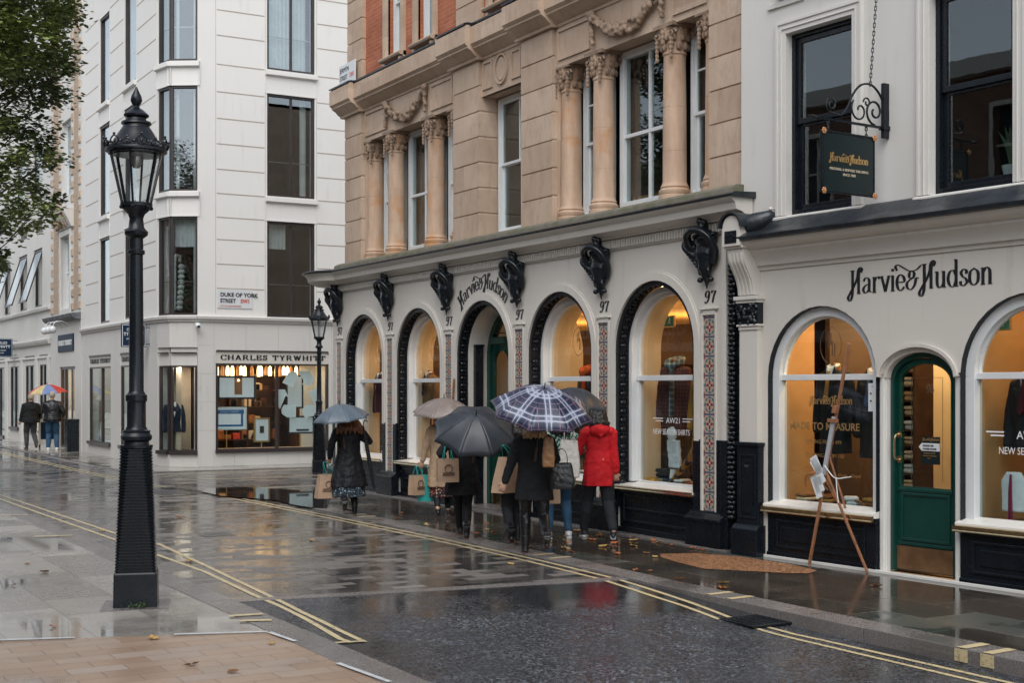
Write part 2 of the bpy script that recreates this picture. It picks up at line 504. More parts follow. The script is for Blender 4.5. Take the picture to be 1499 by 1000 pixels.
glass_far = glass_mat('pale_building_glass', (.84, .88, .88), .8, .14)
glass_lamp = glass_mat('lantern_glass', (.86, .88, .88), .8, .05, .05)

# wet ground
def ground_mat(name, colour, bricks=None, wet0=.42, wet1=.60, pud=.05, damp=.34, wscale=.5, dark=.55, bstr=.35, film=.0, wvec=None, grain=52, stone_var=.14, gc=1.0):
    m = Mt(name)
    v = m.co()
    fm = None
    if bricks:
        w, h, c1, c2, mo, ms, rot, bias = bricks
        bv = m.co(rot=(0, 0, rot))
        c, fm = m.brick(bv, w, h, c1, c2, mo, ms, bias=bias)
        # a second, slower tone so neighbouring stones differ
        c3, f3 = m.brick(bv, w, h, (.35, .35, .35), (.72, .72, .72), (.5, .5, .5), 0.0, bias=.1)
        c = m.mix(.55, c, c3, 'OVERLAY')
        c4, f4 = m.brick(bv, w, h, (0, 0, 0), (1, 1, 1), (.5, .5, .5), 0.0, bias=0.0)
        sp4 = m.nt.nodes.new('ShaderNodeSeparateColor'); m.nt.links.new(c4, sp4.inputs[0]); rnd = Ex(m.nt, sp4.outputs[0]).step(.45, .8)
    else:
        sp = m.nt.nodes.new('ShaderNodeSeparateColor'); m.nt.links.new(m.vor(grain), sp.inputs[0]); cell = Ex(m.nt, sp.outputs[0])
        c = m.mix(cell.pw(4.0), mul(colour, 1-.7*gc), mul(colour, 1+6*gc))
        c = m.mix((m.noise(1.2, 5)-.5)*1.6+.5, mul(colour, .7), c)
    c = m.mix((m.noise(1.6, 6, .65)-.5)*1.2+.35, c, mul(colour, .7))
    big = m.noise(wscale, 5, .55, vec=wvec(m) if wvec else None)
    wet = big.step(wet0, wet1)                         # 0 damp, 1 standing water
    c = m.mix(wet*dark, c, mul(colour, .28))
    m.set('Base Color', c)
    r = (wet*(pud-damp)+damp)+(m.noise(14, 4)-.5)*.12*1.0
    if fm is not None: r = r+fm*.1+(rnd-.25)*(wet*-1.0+1.0)*stone_var
    else: r = r+(cell-.5)*.55*(wet*-.8+1.0)
    m.set('Roughness', r._m('MAXIMUM', .025)); m.set('Specular IOR Level', .75 if bricks else wet*.45+.35); m.set('IOR', 1.5)
    hgt = m.noise(90, 3)*.25+m.noise(9, 3)*.35
    if fm is not None: hgt = hgt-fm*1.2
    else: hgt = cell*2.4
    dry = (wet*-.93)+1.0
    m.bump(hgt*dry, bstr, .004)
    return m.m
pave_r = ground_mat('wet_york_stone', (.080, .068, .058), (.95, .62, (.085, .060, .042), (.045, .062, .058), (.13, .12, .105), .008, R(90), 0.0), .43, .60, .03, .20, .7, .45, .3, stone_var=.2)
pave_l = ground_mat('pale_wet_slabs', (.25, .225, .19), (.95, .62, (.20, .188, .168), (.31, .29, .262), (.13, .12, .105), .006, R(90), 0.0), .40, .54, .03, .30, .5, .30, .22)
setts = ground_mat('wet_granite_setts', (.12, .108, .10), (.36, .165, (.030, .028, .028), (.25, .225, .20), (.04, .04, .04), .007, 0, -.25), .46, .68, .09, .25, .35, .45, .5, stone_var=.42)
setts2 = ground_mat('paler_wet_setts', (.16, .15, .14), (.42, .19, (.13, .122, .115), (.20, .185, .17), (.07, .07, .07), .006, 0, 0), .34, .60, .10, .26, .45, .4, .4)
tan_pave = ground_mat('tan_clay_pavers', (.31, .215, .15), (.40, .20, (.35, .235, .155), (.27, .25, .225), (.16, .11, .08), .005, 0, -.35), .56, .70, .08, .38, .6, .4, .4)
kerb_m = ground_mat('granite_kerb', (.19, .175, .165), None, .5, .7, .10, .32, .9, .4, .12, grain=150, gc=.22)
asphalt = ground_mat('wet_asphalt', (.050, .054, .062), None, .46, .60, .13, .42, .42, .75, .9)
gravel = ground_mat('resin_gravel', (.30, .15, .075), None, .7, .9, .2, .45, .5, .4, .9, grain=60, gc=.4)
water_m = simple('puddle_water', (.03, .027, .025), .025, var=.1, spec=.9, rv=.01)
def line_mat():
    m = Mt('worn_yellow_paint')
    w = m.noise(28, 5, .7).step(.50, .62)*m.noise(3, 3).step(.3, .65)
    m.set('Base Color', m.mix(w*.8, (.56, .46, .26), (.17, .15, .12))); m.set('Roughness', .38); m.bump(m.noise(120, 2), .4, .003)
    return m.m
yellow = line_mat()
white_line = simple('white_line_paint', (.50, .52, .52), .4, var=.2, vs=12)

# ---------------------------------------------------------------- pen lettering (drawn stroke by stroke with a broad pen)
G = {
 'a': (.50, [[(.09, .47), (.2, .6), (.34, .56), (.385, .42), (.385, .1), (.49, .02)], [(.385, .35), (.2, .3), (.08, .15), (.16, .01), (.29, .04), (.385, .15)]]),
 'r': (.42, [[(.12, .6), (.12, 0)], [(.12, .4), (.21, .56), (.33, .6), (.38, .52)], [(.03, 0), (.22, 0)], [(.03, .6), (.12, .6)]]),
 'v': (.46, [[(.05, .6), (.24, 0)], [(.24, 0), (.41, .6)], [(-.01, .6), (.13, .6)], [(.34, .6), (.47, .6)]]),
 'i': (.26, [[(.12, .6), (.12, 0)], [(.03, 0), (.22, 0)], [(.03, .6), (.12, .6)], [(.12, .86), (.12, .77)]]),
 'e': (.46, [[(.06, .33), (.39, .33), (.37, .52), (.22, .61), (.09, .5), (.05, .28), (.12, .07), (.26, 0), (.41, .12)]]),
 'u': (.54, [[(.12, .6), (.12, .16), (.21, 0), (.35, .06), (.42, .2)], [(.42, .6), (.42, 0)], [(.02, .6), (.12, .6)], [(.42, 0), (.52, 0)], [(.32, .6), (.42, .6)]]),
 'd': (.54, [[(.42, .4), (.3, .6), (.14, .55), (.06, .3), (.14, .05), (.3, 0), (.42, .2)], [(.42, 1.0), (.42, 0)], [(.42, 0), (.52, 0)], [(.32, 1.0), (.42, 1.0)]]),
 's': (.40, [[(.33, .44), (.3, .57), (.19, .61), (.08, .49), (.15, .35), (.28, .26), (.34, .12), (.2, 0), (.08, .05), (.05, .17)]]),
 'o': (.48, [[(.23, .61), (.08, .5), (.04, .3), (.08, .1), (.23, 0), (.38, .1), (.42, .3), (.38, .5), (.23, .61)]]),
 'n': (.56, [[(.12, .6), (.12, 0)], [(.12, .42), (.26, .61), (.39, .54), (.42, .4), (.42, 0)], [(.03, 0), (.21, 0)], [(.33, 0), (.52, 0)], [(.03, .6), (.12, .6)]]),
 'h': (.66, [[(.20, .93), (.20, .1), (.13, -.22), (.03, -.27), (-.03, -.15), (.08, .04), (.30, .34), (.46, .66), (.50, .92), (.60, 1.04), (.68, .96), (.64, .84)], [(.08, .93), (.30, .93)], [(.56, .98), (.52, .7), (.52, 0)], [(.44, 0), (.62, 0)]]),
 '&': (.66, [[(.62, .42), (.5, .42), (.42, .16), (.25, 0), (.08, .08), (.06, .26), (.2, .38), (.36, .46), (.4, .62), (.28, .72), (.17, .62), (.2, .46), (.42, .46)], [(-.42, .78), (-.5, .92), (-.38, 1.0), (-.1, .86), (.2, .72), (.5, .75), (.72, .9)]]),
 'C': (.74, [[(.64, .74), (.56, .93), (.36, 1), (.13, .86), (.06, .5), (.13, .14), (.36, 0), (.56, .06), (.66, .24)], [(.64, 1), (.64, .68)]]),
 'H': (.86, [[(.14, 1), (.14, 0)], [(.68, 1), (.68, 0)], [(.14, .52), (.68, .52)], [(.02, 0), (.26, 0)], [(.02, 1), (.26, 1)], [(.56, 0), (.8, 0)], [(.56, 1), (.8, 1)]]),
 'A': (.84, [[(.13, 0), (.40, 1)], [(.38, 1), (.68, 0)], [(.2, .32), (.6, .32)], [(.02, 0), (.22, 0)], [(.56, 0), (.8, 0)]]),
 'R': (.84, [[(.14, 1), (.14, 0)], [(.14, 1), (.46, 1), (.6, .76), (.46, .52), (.14, .5)], [(.4, .5), (.52, .3), (.66, 0), (.8, 0)], [(.02, 0), (.26, 0)], [(.02, 1), (.26, 1)]]),
 'L': (.70, [[(.14, 1), (.14, 0)], [(.02, 1), (.26, 1)], [(.02, 0), (.6, 0)], [(.6, 0), (.62, .26)]]),
 'E': (.74, [[(.14, 1), (.14, 0)], [(.02, 1), (.6, 1)], [(.6, 1), (.62, .76)], [(.14, .52), (.46, .52)], [(.46, .64), (.46, .4)], [(.02, 0), (.62, 0)], [(.62, 0), (.64, .26)]]),
 'S': (.62, [[(.48, .76), (.42, .94), (.26, 1), (.1, .82), (.18, .6), (.4, .46), (.5, .24), (.34, 0), (.16, .04), (.08, .24)], [(.08, .3), (.08, 0)], [(.49, 1), (.49, .72)]]),
 'T': (.76, [[(.36, 1), (.36, 0)], [(.04, 1), (.68, 1)], [(.04, 1), (.03, .74)], [(.68, 1), (.69, .74)], [(.22, 0), (.5, 0)]]),
 'Y': (.80, [[(.12, 1), (.39, .46)], [(.64, 1), (.39, .46)], [(.39, .5), (.39, 0)], [(.02, 1), (.24, 1)], [(.54, 1), (.74, 1)], [(.26, 0), (.52, 0)]]),
 'W': (1.1, [[(.12, 1), (.32, 0)], [(.52, .98), (.32, 0)], [(.5, 1), (.72, 0)], [(.92, 1), (.72, 0)], [(.02, 1), (.24, 1)], [(.82, 1), (1.02, 1)], [(.42, 1), (.6, 1)]]),
 'I': (.40, [[(.17, 1), (.17, 0)], [(.05, 1), (.29, 1)], [(.05, 0), (.29, 0)]]),
 '9': (.56, [[(.44, .70), (.34, .5), (.16, .48), (.07, .7), (.16, .95), (.34, .98), (.46, .78), (.44, .4), (.30, .06), (.12, 0), (.06, .1)]]),
 '7': (.52, [[(.06, .8), (.09, .98)], [(.07, .97), (.48, .97)], [(.48, .97), (.32, .5), (.24, 0)]]),
 '6': (.56, [[(.46, .9), (.36, 1), (.16, .84), (.07, .4), (.14, .06), (.32, 0), (.46, .16), (.44, .42), (.3, .54), (.1, .38)]]),
 ' ': (.45, []), '.': (.2, [[(.08, .1), (.08, 0)]])}
def pen(text, mp, size, thick=.13, thin=.028, track=0.0, depth=.006):
    """mp(x, y, d) -> world point; x runs along the line of text from 0"""
    mb = MB(); x0 = 0; q = 0
    for ch in text:
        w, st = G[ch]
        for s_ in st:
            P = crom([(p[0], p[1], 0) for p in s_], 7) if len(s_) > 2 else [Vector((s_[0][0]*(1-t/4)+s_[1][0]*t/4, s_[0][1]*(1-t/4)+s_[1][1]*t/4, 0)) for t in range(5)]
            q += 1; dz = (q % 5)*.0004; b = len(mb.v); n = len(P)
            for i, p in enumerate(P):
                t = P[min(i+1, n-1)]-P[max(i-1, 0)]; t.normalize()
                wd = (thin+(thick-thin)*abs(t.y)**2.2)*(1.0)
                nx, ny = -t.y, t.x
                for sg in (-1, 1):
                    X = (x0+p.x+nx*wd/2*sg)*size; Y = (p.y+ny*wd/2*sg)*size
                    mb.v.append(mp(X, Y, -depth-dz)); mb.v.append(mp(X, Y, 0.0))
            for i in range(n-1):
                i0 = b+i*4; i1 = i0+4
                mb.f += [(i0, i1, i1+2, i0+2), (i0, i0+1, i1+1, i1), (i0+2, i1+2, i1+3, i0+3)]
            e = b+(n-1)*4
            mb.f += [(b, b+2, b+3, b+1), (e, e+1, e+3, e+2)]
        x0 += w+track
    mb.width = (x0-track)*size
    return mb
def penw(text, size, track=0.0): return (sum(G[c][0]+track for c in text)-track)*size
def flatmap(fr, u0, z0, d, sgn=1, shear=0):
    return lambda x, y, dd: fr.p(u0+sgn*(x+shear*y), d+dd, z0+y)
def sans(text, fr, u0, z0, size, d, sgn=1, depth=.004, align='LEFT', bold=0.0, xs=1.0):
    cu = bpy.data.curves.new('tmp', 'FONT'); cu.body = text; cu.size = size; cu.extrude = depth/2; cu.align_x = align; cu.offset = bold; cu.resolution_u = 3
    ob = bpy.data.objects.new('tmp', cu); col.objects.link(ob)
    dg = bpy.context.evaluated_depsgraph_get()
    me = bpy.data.meshes.new_from_object(ob.evaluated_get(dg))
    mb = MB()
    mb.add([fr.p(u0+sgn*v.co.x*xs, d-depth/2-v.co.z, z0+v.co.y) for v in me.vertices], [tuple(p.vertices) for p in me.polygons])
    bpy.data.objects.remove(ob); bpy.data.curves.remove(cu); bpy.data.meshes.remove(me)
    return mb
def merge(*ms):
    o = MB()
    for m in ms: o.add(m.v, m.f)
    return o

def recentre(o, w):
    """move a part's own origin to world point w"""
    pm = wmat(o.parent) if o.parent else Matrix.Identity(4)
    l = pm.inverted() @ Vector(w)
    o.data.transform(Matrix.Translation(-l)); o.location = l
    return o

# ---------------------------------------------------------------- the ground
def sheet(name, pts, z, m, kind='structure', thick=0):
    mb = MB()
    if thick: mb.prism(Fr((0, 0), (1, 0)), [(0, 0)], 0, 0) if False else None
    n = len(pts)
    zs = [p[2] if len(p) > 2 else z for p in pts]
    tr = tessellate_polygon([[Vector((p[0], p[1], 0)) for p in pts]])
    b = [Vector((p[0], p[1], zz)) for p, zz in zip(pts, zs)]
    if thick:
        t = [Vector((p[0], p[1], zz-thick)) for p, zz in zip(pts, zs)]
        mb.add(b+t, [tuple(x) for x in tr]+[(i, (i+1) % n, (i+1) % n+n, i+n) for i in range(n)]+[tuple(j+n for j in x) for x in tr])
    else: mb.add(b, [tuple(x) for x in tr])
    o = mb.build(name, m, kind=kind)
    return o
ground_far = simple('far_ground', (.12, .115, .11), .5, vs=.3)
g = MB(); g.box(WORLD, -250, 250, -250, 250, -.6, -.16); g.build('ground', ground_far, kind='structure')
# near asphalt: 0.1 m below the kerb, ramping up to the raised paved table
XL, XR = 4.0, 8.0
RY = [-30, 8.6, 9.6, 10.6, 11.45, 12.2]; RZ = [-.1, -.1, -.055, -.018, 0.0, 0.0]
def road_z(y):
    if y <= RY[1]: return RZ[0]
    for i in range(1, len(RY)-1):
        if y <= RY[i+1]:
            t = (y-RY[i])/(RY[i+1]-RY[i]); return RZ[i]+(RZ[i+1]-RZ[i])*t
    return 0.0
mb = MB()
for i in range(len(RY)):
    mb.v += [Vector((XL-.15, RY[i], RZ[i]-.003*(i > 4))), Vector((XR+.05, RY[i], RZ[i]-.003*(i > 4)))]
for i in range(len(RY)-1): mb.f.append((2*i, 2*i+1, 2*i+3, 2*i+2))
mb.build('road', asphalt, kind='structure')
sheet('paved_carriageway', [(XL-.15, 12.07), (XR+.1, 11.45), (XR+.1, 24.2), (8.6, 25.2), (60, 25.2), (60, 31.0), (8.4, 31.0), (7.9, 33), (7.4, 60), (7.4, 120), (3.2, 120), (3.2, 25), (XL-.15, 22)], 0.0, setts)
sheet('threshold_kerb', [(XL-.15, 11.90), (XR+.05, 11.28), (XR+.05, 11.45), (XL-.15, 12.07)], 0.005, kerb_m, thick=.05)
# right-hand pavement and its kerb
sheet('right_pavement', [(8.18, -30), (14, -30), (14, 24.9), (8.62, 24.9), (8.45, 24.2), (8.38, 20), (8.28, 13), (8.18, 11)], .014, pave_r)
def kerb(name, pts, w, z0, z1, m=kerb_m):
    mb = MB()
    for i in range(len(pts)-1):
        a = Vector(pts[i]+(0,)); b = Vector(pts[i+1]+(0,)); L = (b-a).length; n = max(1, int(L/.95)); t = (b-a)/L; nr = Vector((t.y, -t.x, 0))*w
        for k in range(n):
            p = a+t*(L*k/n+.004); q = a+t*(L*(k+1)/n-.004); zz = z1+random.uniform(-.0015, .0015)
            vs = [p, q, q+nr, p+nr]
            mb.add([Vector((v.x, v.y, z0)) for v in vs]+[Vector((v.x, v.y, zz)) for v in vs], [(0, 1, 2, 3), (4, 5, 6, 7), (0, 1, 5, 4), (1, 2, 6, 5), (2, 3, 7, 6), (3, 0, 4, 7)])
    return mb.build(name, m, kind='structure', bevel=.008)
kerb('right_kerb', [(7.9, -6), (7.9, 11), (8.0, 13), (8.12, 20), (8.2, 23.8), (8.5, 24.9), (9.2, 25.2), (16, 25.2)], .3, -.15, .020)
kerb('left_kerb', [(3.72, 25), (3.72, 12), (3.72, 9.5), (3.72, -6)][::-1], .28, -.15, .012)
sheet('left_pavement', [(-6.9, 14.1), (3.72, 10.27), (3.72, 25), (3.0, 27), (3.0, 120), (-6.9, 120)], .006, pave_l)
sheet('clay_pavement', [(-6.9, -30), (3.72, -30), (3.72, 10.27), (-6.9, 14.1)], .006, tan_pave)
# pavement along the far shops and round the white corner
sheet('far_pavement', [(8.3, 31.2), (60, 31.2), (60, 33.5), (12, 34), (12, 120), (7.6, 120), (7.9, 60), (8.0, 34), (8.1, 32.2)], .012, pave_l)
kerb('far_kerb', [(7.75, 70), (7.8, 34), (8.0, 32.0), (8.4, 31.05), (9.5, 31.0), (30, 31.0)][::-1], .14, -.1, .016)
# road paint
def stripe(name, pts, w, m=yellow, zoff=.004, zf=None, cat=None):
    mb = MB(); n = len(pts); P = [Vector((p[0], p[1], 0)) for p in pts]
    # densify so the paint follows the ramp
    Q = []
    for i in range(n-1):
        k = max(1, int((P[i+1]-P[i]).length/.25)) if min(P[i].y, P[i+1].y) < 12 else 1
        Q += [P[i]+(P[i+1]-P[i])*j/k for j in range(k)]
    Q.append(P[-1])
    for i, p in enumerate(Q):
        t = (Q[min(i+1, len(Q)-1)]-Q[max(i-1, 0)]).normalized(); nr = Vector((-t.y, t.x, 0))*w/2
        z = (zf(p.y) if zf else road_z(p.y))+zoff
        jw = 1+random.uniform(-.06, .06)
        mb.v += [Vector((p.x+nr.x*jw, p.y+nr.y*jw, z)), Vector((p.x-nr.x*jw, p.y-nr.y*jw, z))]
    for i in range(len(Q)-1): mb.f.append((2*i, 2*i+1, 2*i+3, 2*i+2))
    return mb.build(name, m, kind='structure')
def offs(pts, d): return [(p[0]+d, p[1]) for p in pts]
rl = [(7.52, 3), (7.52, 8.9)]; rlb = [(7.72, 3), (7.67, 8.2), (7.64, 8.89)]
rl2 = [(7.46, 9.28), (7.54, 9.9), (7.57, 10.47), (7.66, 11.3), (7.76, 13), (7.80, 15.5), (7.75, 19), (7.62, 24.5), (7.22, 26.5), (7.05, 32), (7.0, 43), (6.95, 70)]
rl2b = [(7.60, 9.31), (7.70, 10.0), (7.74, 10.47), (7.82, 11.3)]+[(x+.15, y) for x, y in rl2[4:]]
for q in (rl, rlb, rl2, rl2b): stripe('yellow_line', q, .05)
stripe('yellow_line', [(4.22, 9.78), (4.19, 9.93), (4.24, 10.94), (4.27, 12.23), (4.36, 14.0), (4.28, 17.71), (4.11, 24.99)]+[(4.3, 40), (4.25, 60)], .05)
stripe('yellow_line', [(4.32, 9.76), (4.31, 10.21), (4.32, 11.15), (4.38, 12.17), (4.52, 14.51), (4.64, 16.8), (4.47, 18.36), (4.27, 25.95)]+[(4.46, 40), (4.41, 60)], .05)
stripe('yellow_line', [(4.07, 9.83), (4.32, 9.78)], .05, zoff=.0075)
stripe('yellow_line', [(8.6, 28.2), (14, 27.9), (30, 27.6)], .08)
stripe('yellow_line', [(8.2, 30.2), (12, 30.4), (30, 30.4)], .08)
for y, x in ((9.99, 7.90), (9.69, 7.90), (7.0, 7.90), (6.76, 7.90), (13.0, 8.02), (13.35, 8.02), (18.6, 8.12), (18.95, 8.12)):
    stripe('kerb_yellow_mark', [(x, y), (x+.29, y+.02)], .085, zf=lambda _: .020, zoff=.004)
for y in (7.0, 6.76):
    mb = MB(); mb.box(WORLD, 7.893, 7.899, y-.06, y+.06, -.08, .012); mb.build('kerb_yellow_mark', yellow, kind='structure')
for a, b_ in (((3.67, 11.11), (3.95, 11.07)), ((3.67, 10.84), (3.91, 10.74)), ((3.56, 21.6), (3.95, 21.5)), ((3.45, 18.34), (3.9, 18.2))):
    stripe('kerb_yellow_mark', [a, b_], .085, zf=lambda _: .012, zoff=.006)
for q, w_ in (([(3.02, 10.50), (3.70, 10.25)], .04), ([(3.70, 10.22), (3.74, 9.75)], .04), ([(3.70, 8.83), (3.76, 8.09)], .04), ([(-1.5, 12.13), (2.32, 10.75)], .04)):
    stripe('white_line', q, w_, m=white_line, zf=lambda _: .012, zoff=.006)
# the resin-gravel patch, the asphalt patch with its pool, the drain
def blobpts(cx, cy, rx, ry, n=26, rough=.12, seed=1, rot=0):
    rn = random.Random(seed); out = []
    for i in range(n):
        a = 2*PI*i/n; k = 1+rn.uniform(-rough, rough); x, y = rx*math.cos(a)*k, ry*math.sin(a)*k
        out.append((cx+x*math.cos(rot)-y*math.sin(rot), cy+x*math.sin(rot)+y*math.cos(rot)))
    return out
sheet('gravel_patch', [(9.38, 12.75), (9.75, 12.6), (10.02, 12.1), (10.05, 11.2), (9.95, 10.75), (9.72, 10.62), (9.5, 10.8), (9.32, 11.05), (9.0, 11.45), (9.08, 12.0), (9.2, 12.5)], .019, gravel)
sheet('road_patch', [(6.05, 25.3), (9.6, 22.9), (13, 25.35), (13, 27.0), (8.2, 26.9)], .004, asphalt)
sheet('puddle', [(7.6, 23.35), (8.15, 22.1), (8.05, 21.2), (8.12, 20.4), (8.28, 20.2), (8.6, 20.9), (8.9, 21.6), (9.3, 22.4), (9.5, 23.6), (9.0, 24.6), (8.6, 25.4), (7.9, 25.3), (7.6, 24.6)], .024, water_m)
sheet('puddle', blobpts(2.2, 11.35, 2.2, .36, seed=4, rough=.1), .010, water_m) if False else None
dr = thing('road_drain', 'black iron gully grate in the gap between yellow lines by the near kerb', 'drain', (7.70, 9.08, road_z(9.08)))
mb = MB(); fr = Fr((7.70, 9.08), (1, 0)); z = road_z(9.0)+.004
for k in range(7): mb.box(fr, -.2, .2, -.19+k*.058, -.165+k*.058, z, z+.012)
mb.box(fr, -.23, -.2, -.24, .24, z, z+.014); mb.box(fr, .2, .23, -.24, .24, z, z+.014); mb.box(fr, -.2, .2, -.24, -.205, z, z+.013); mb.box(fr, -.2, .2, .205, .24, z, z+.013)
mb.build('grate', black_paint, dr); mb = MB(); mb.box(fr, -.2, .2, -.2, .2, z-.01, z+.003); mb.build('gully', dark_in, dr)
for (x, y, w, h_, lb) in ((5.9, 33.5, 1.4, .7, 'grey access cover plate set in the far carriageway'), (5.6, 17.5, .35, .35, 'small square cover in the setts between the two pairs of yellow lines')):
    mh = thing('access_cover', lb, 'cover', (x, y, 0)); fr = Fr((x, y), (1, 0))
    mb = MB(); mb.band(fr, rect(0, 0, 0, 0), 0, 0, 0, 0) if False else None
    mb.box(fr, -w/2, w/2, -h_/2, h_/2, -.02, .006); mb.build('plate', simple('cover_iron', (.07, .072, .075), .4, metal=.4, var=.3, bump=.5, bs=50), mh)
    mb = MB()
    for q in ((-w/2-.03, -w/2, -h_/2-.03, h_/2+.03), (w/2, w/2+.03, -h_/2-.03, h_/2+.03), (-w/2, w/2, -h_/2-.03, -h_/2), (-w/2, w/2, h_/2, h_/2+.03)): mb.box(fr, q[0], q[1], q[2], q[3], -.02, .009)
    mb.build('rim', kerb_m, mh)

# ---------------------------------------------------------------- the stone corner building with the arcaded shopfront
A = Fr((10.3, 0), (0, 1)).flip()
B97 = thing('corner_shop_building', 'buff sandstone building above a cream arcaded shopfront with black carved brackets', 'building', (10.3, 18.5, 0))
PIL = [24.47, 22.14, 19.85, 17.55, 15.28, 12.99]
CEN = [(PIL[i]+PIL[i+1])/2 for i in range(5)]
RI = .87; ZS = 2.46
def wallpoly(): return [(12.36, 0), (24.75, 0), (24.75, 3.86), (12.36, 3.86)]
holes = [arch(c, RI, .02, ZS) for c in CEN]
mb = MB(); mb.prism(A, wallpoly(), 0, .30, holes)
# rounded end towards the side street and its return wall
mb.lathe([(.30, 0), (.30, 3.86)], 20, c=(10.6, 24.752, 0)); mb.box(A, 24.45, 25.05, .32, 6.0, 0, 3.86)
w97 = mb.build('wall', cream, B97)
mb = MB()
for c in CEN: mb.band(A, arch(c, RI, 1.30, ZS, n=28), -.10, -.0, -.035, .0); mb.band(A, arch(c, RI, 1.30, ZS, n=28), -.125, -.10, -.012, .0)
mb.build('arch_moulding', cream, B97, smooth=True)
# black lower pilasters, plinths, tile strips
for i, c in enumerate(PIL):
    hw = .285 if 0 < i < 5 else .30
    mb = MB()
    mb.box(A, c-hw, c-.156, -.034, -.002, .38, 1.32); mb.box(A, c+.156, c+hw, -.034, -.002, .38, 1.32); mb.box(A, c-.156, c+.156, -.034, -.002, .38, .45)
    mb.box(A, c-hw-.03, c+hw+.03, -.13, .02, .016, .36)
    mb.ext(A, [(-.14, .33), (-.14, .37), (-.05, .43), (-.05, .45), (.0, .45), (.0, .33)], c-hw-.04, c+hw+.04)
    mb.build('pillar_base', black_paint, B97, bevel=.008)
    mb = MB()
    for (a, b_) in ((c-.155, c-.118), (c+.118, c+.155)): mb.box(A, a, b_, -.028, -.001, .45, 2.86)
    mb.box(A, c-.118, c+.118, -.028, -.001, 2.835, 2.90)
    mb.box(A, c-.17, c+.17, -.045, -.002, 2.90, 2.925)
    o = mb.build('tile_surround', cream, B97, bevel=.004)
    mb = MB(); mb.box(A, c-.118, c+.118, -.006, -.001, .45, 2.835)
    o = mb.build('tile_strip', tile, B97); recentre(o, (10.3, c, .45))
    mb = merge(pen('97', lambda x, y, d, c=c: A.p(c+.105-x*1.25-y*.12, d-.001, 2.985+y), .145, .17, .05, .08)) if i != 2 or True else None
    mb.build('house_number', ink, B97)
# black linked ornament round the reveals, white frames, glass
def links(fr, uc, w, z0, zs, dmid, step=.118, size=.05, name='rope_moulding', parent=None, right_only=False):
    mb = MB(); path = []
    L1 = zs-z0; n1 = int(L1/step); arcn = int(PI*w/step)
    for k in range(n1): path.append((uc+w, z0+step*(k+.5), 0))
    for k in range(arcn): a = PI*(k+.5)/arcn; path.append((uc+w*math.cos(a), zs+w*math.sin(a), a))
    for k in range(n1): path.append((uc-w, z0+step*(k+.5), PI))
    for (u, z, a) in path:
        T = fr.U*(-math.sin(a))+Vector((0, 0, math.cos(a))); Nn = fr.N; O = T.cross(Nn)
        Mx = Matrix((T, Nn, O)).transposed()
        q = Mx.to_quaternion(); p = fr.p(u, dmid, z)
        mb.ell(p, (size*.62, size*1.15, size*.55), 8, 5, rot=q)
        for sg in (-1, 1): mb.ell(p+Nn*sg*size*.95+T*step*.5, (size*.62, size*.42, size*.5), 6, 4, rot=q)
        mb.ell(p+T*step*.5, (size*.25, size*.5, size*.42), 6, 4, rot=q)
    return mb
for i, c in enumerate(CEN):
    mb = MB(); mb.band(A, arch(c, RI, .36, ZS, n=28), 0.0, .045, .012, .17)
    mb.band(A, arch(c, RI, .36, ZS, n=28), .0, .065, .0, .03); mb.band(A, arch(c, RI, .36, ZS, n=28), .0, .062, .145, .17)
    mb.build('black_reveal', black_paint, B97, smooth=True)
    links(A, c, RI-.055, .40, ZS, .085, size=.042).build('rope_moulding', black_orn, B97, smooth=True)
    if i == 2: continue
    wf = .80
    mb = MB()
    mb.band(A, arch(c, wf, .70, ZS, n=28), 0.0, .07, .165, .36); mb.band(A, arch(c, wf, .70, ZS, n=28), .07, .105, .26, .33)
    mb.box(A, c-wf+.07, c+wf-.07, .245, .345, 2.045, 2.115); mb.box(A, c-wf+.07, c+wf-.07, .25, .35, .66, .715)
    fo = mb.build('window_frame', white_frame, B97, bevel=.005)
    mb = MB(); mb.prism(A, arch(c, wf-.09, .70, ZS, n=24), .292, .298); mb.build('pane', glass, fo)
    mb = MB(); mb.ext(A, [(-.03, .60), (-.06, .625), (-.06, .655), (.26, .69), (.26, .60)], c-.86, c+.86); mb.build('sill', white_trim, fo, bevel=.004)
    mb = MB(); mb.tube([A.p(c-.87, -.055, .615), A.p(c+.87, -.055, .615)], .016, 8); mb.tube([A.p(c-.87, -.07, .648), A.p(c+.87, -.07, .648)], .011, 8); mb.build('brass_rail', brass, fo, smooth=True)
    mb = MB(); mb.box(A, c-.84, c+.84, .05, .25, .016, .60)
    mb.band(A, rect(c-.72, c+.72, .20, .50), -.03, .0, .03, .05, closed=True); mb.box(A, c-.72, c+.72, .035, .06, .33, .36); mb.box(A, c-.84, c+.84, .02, .08, .016, .10); mb.box(A, c-.84, c+.84, .01, .06, .555, .60)
    mb.build('stall_riser', black_paint, B97, bevel=.006)
    # curved display panels inside each arch
    mb = MB(); mb.band(A, arch(c, .78, .66, ZS, n=28), 0, .03, .365, .66); mb.build('display_reveal', cream_panel, B97, smooth=True)
    mb = MB(); mb.box(A, c-.80, c+.80, .36, 1.25, .58, .64); mb.build('display_floor', wood, B97)
# thin stone step in front
mb = MB(); mb.box(A, 12.5, 24.8, -.16, .05, .0, .03); mb.build('doorstep_strip', kerb_m, B97, bevel=.005)
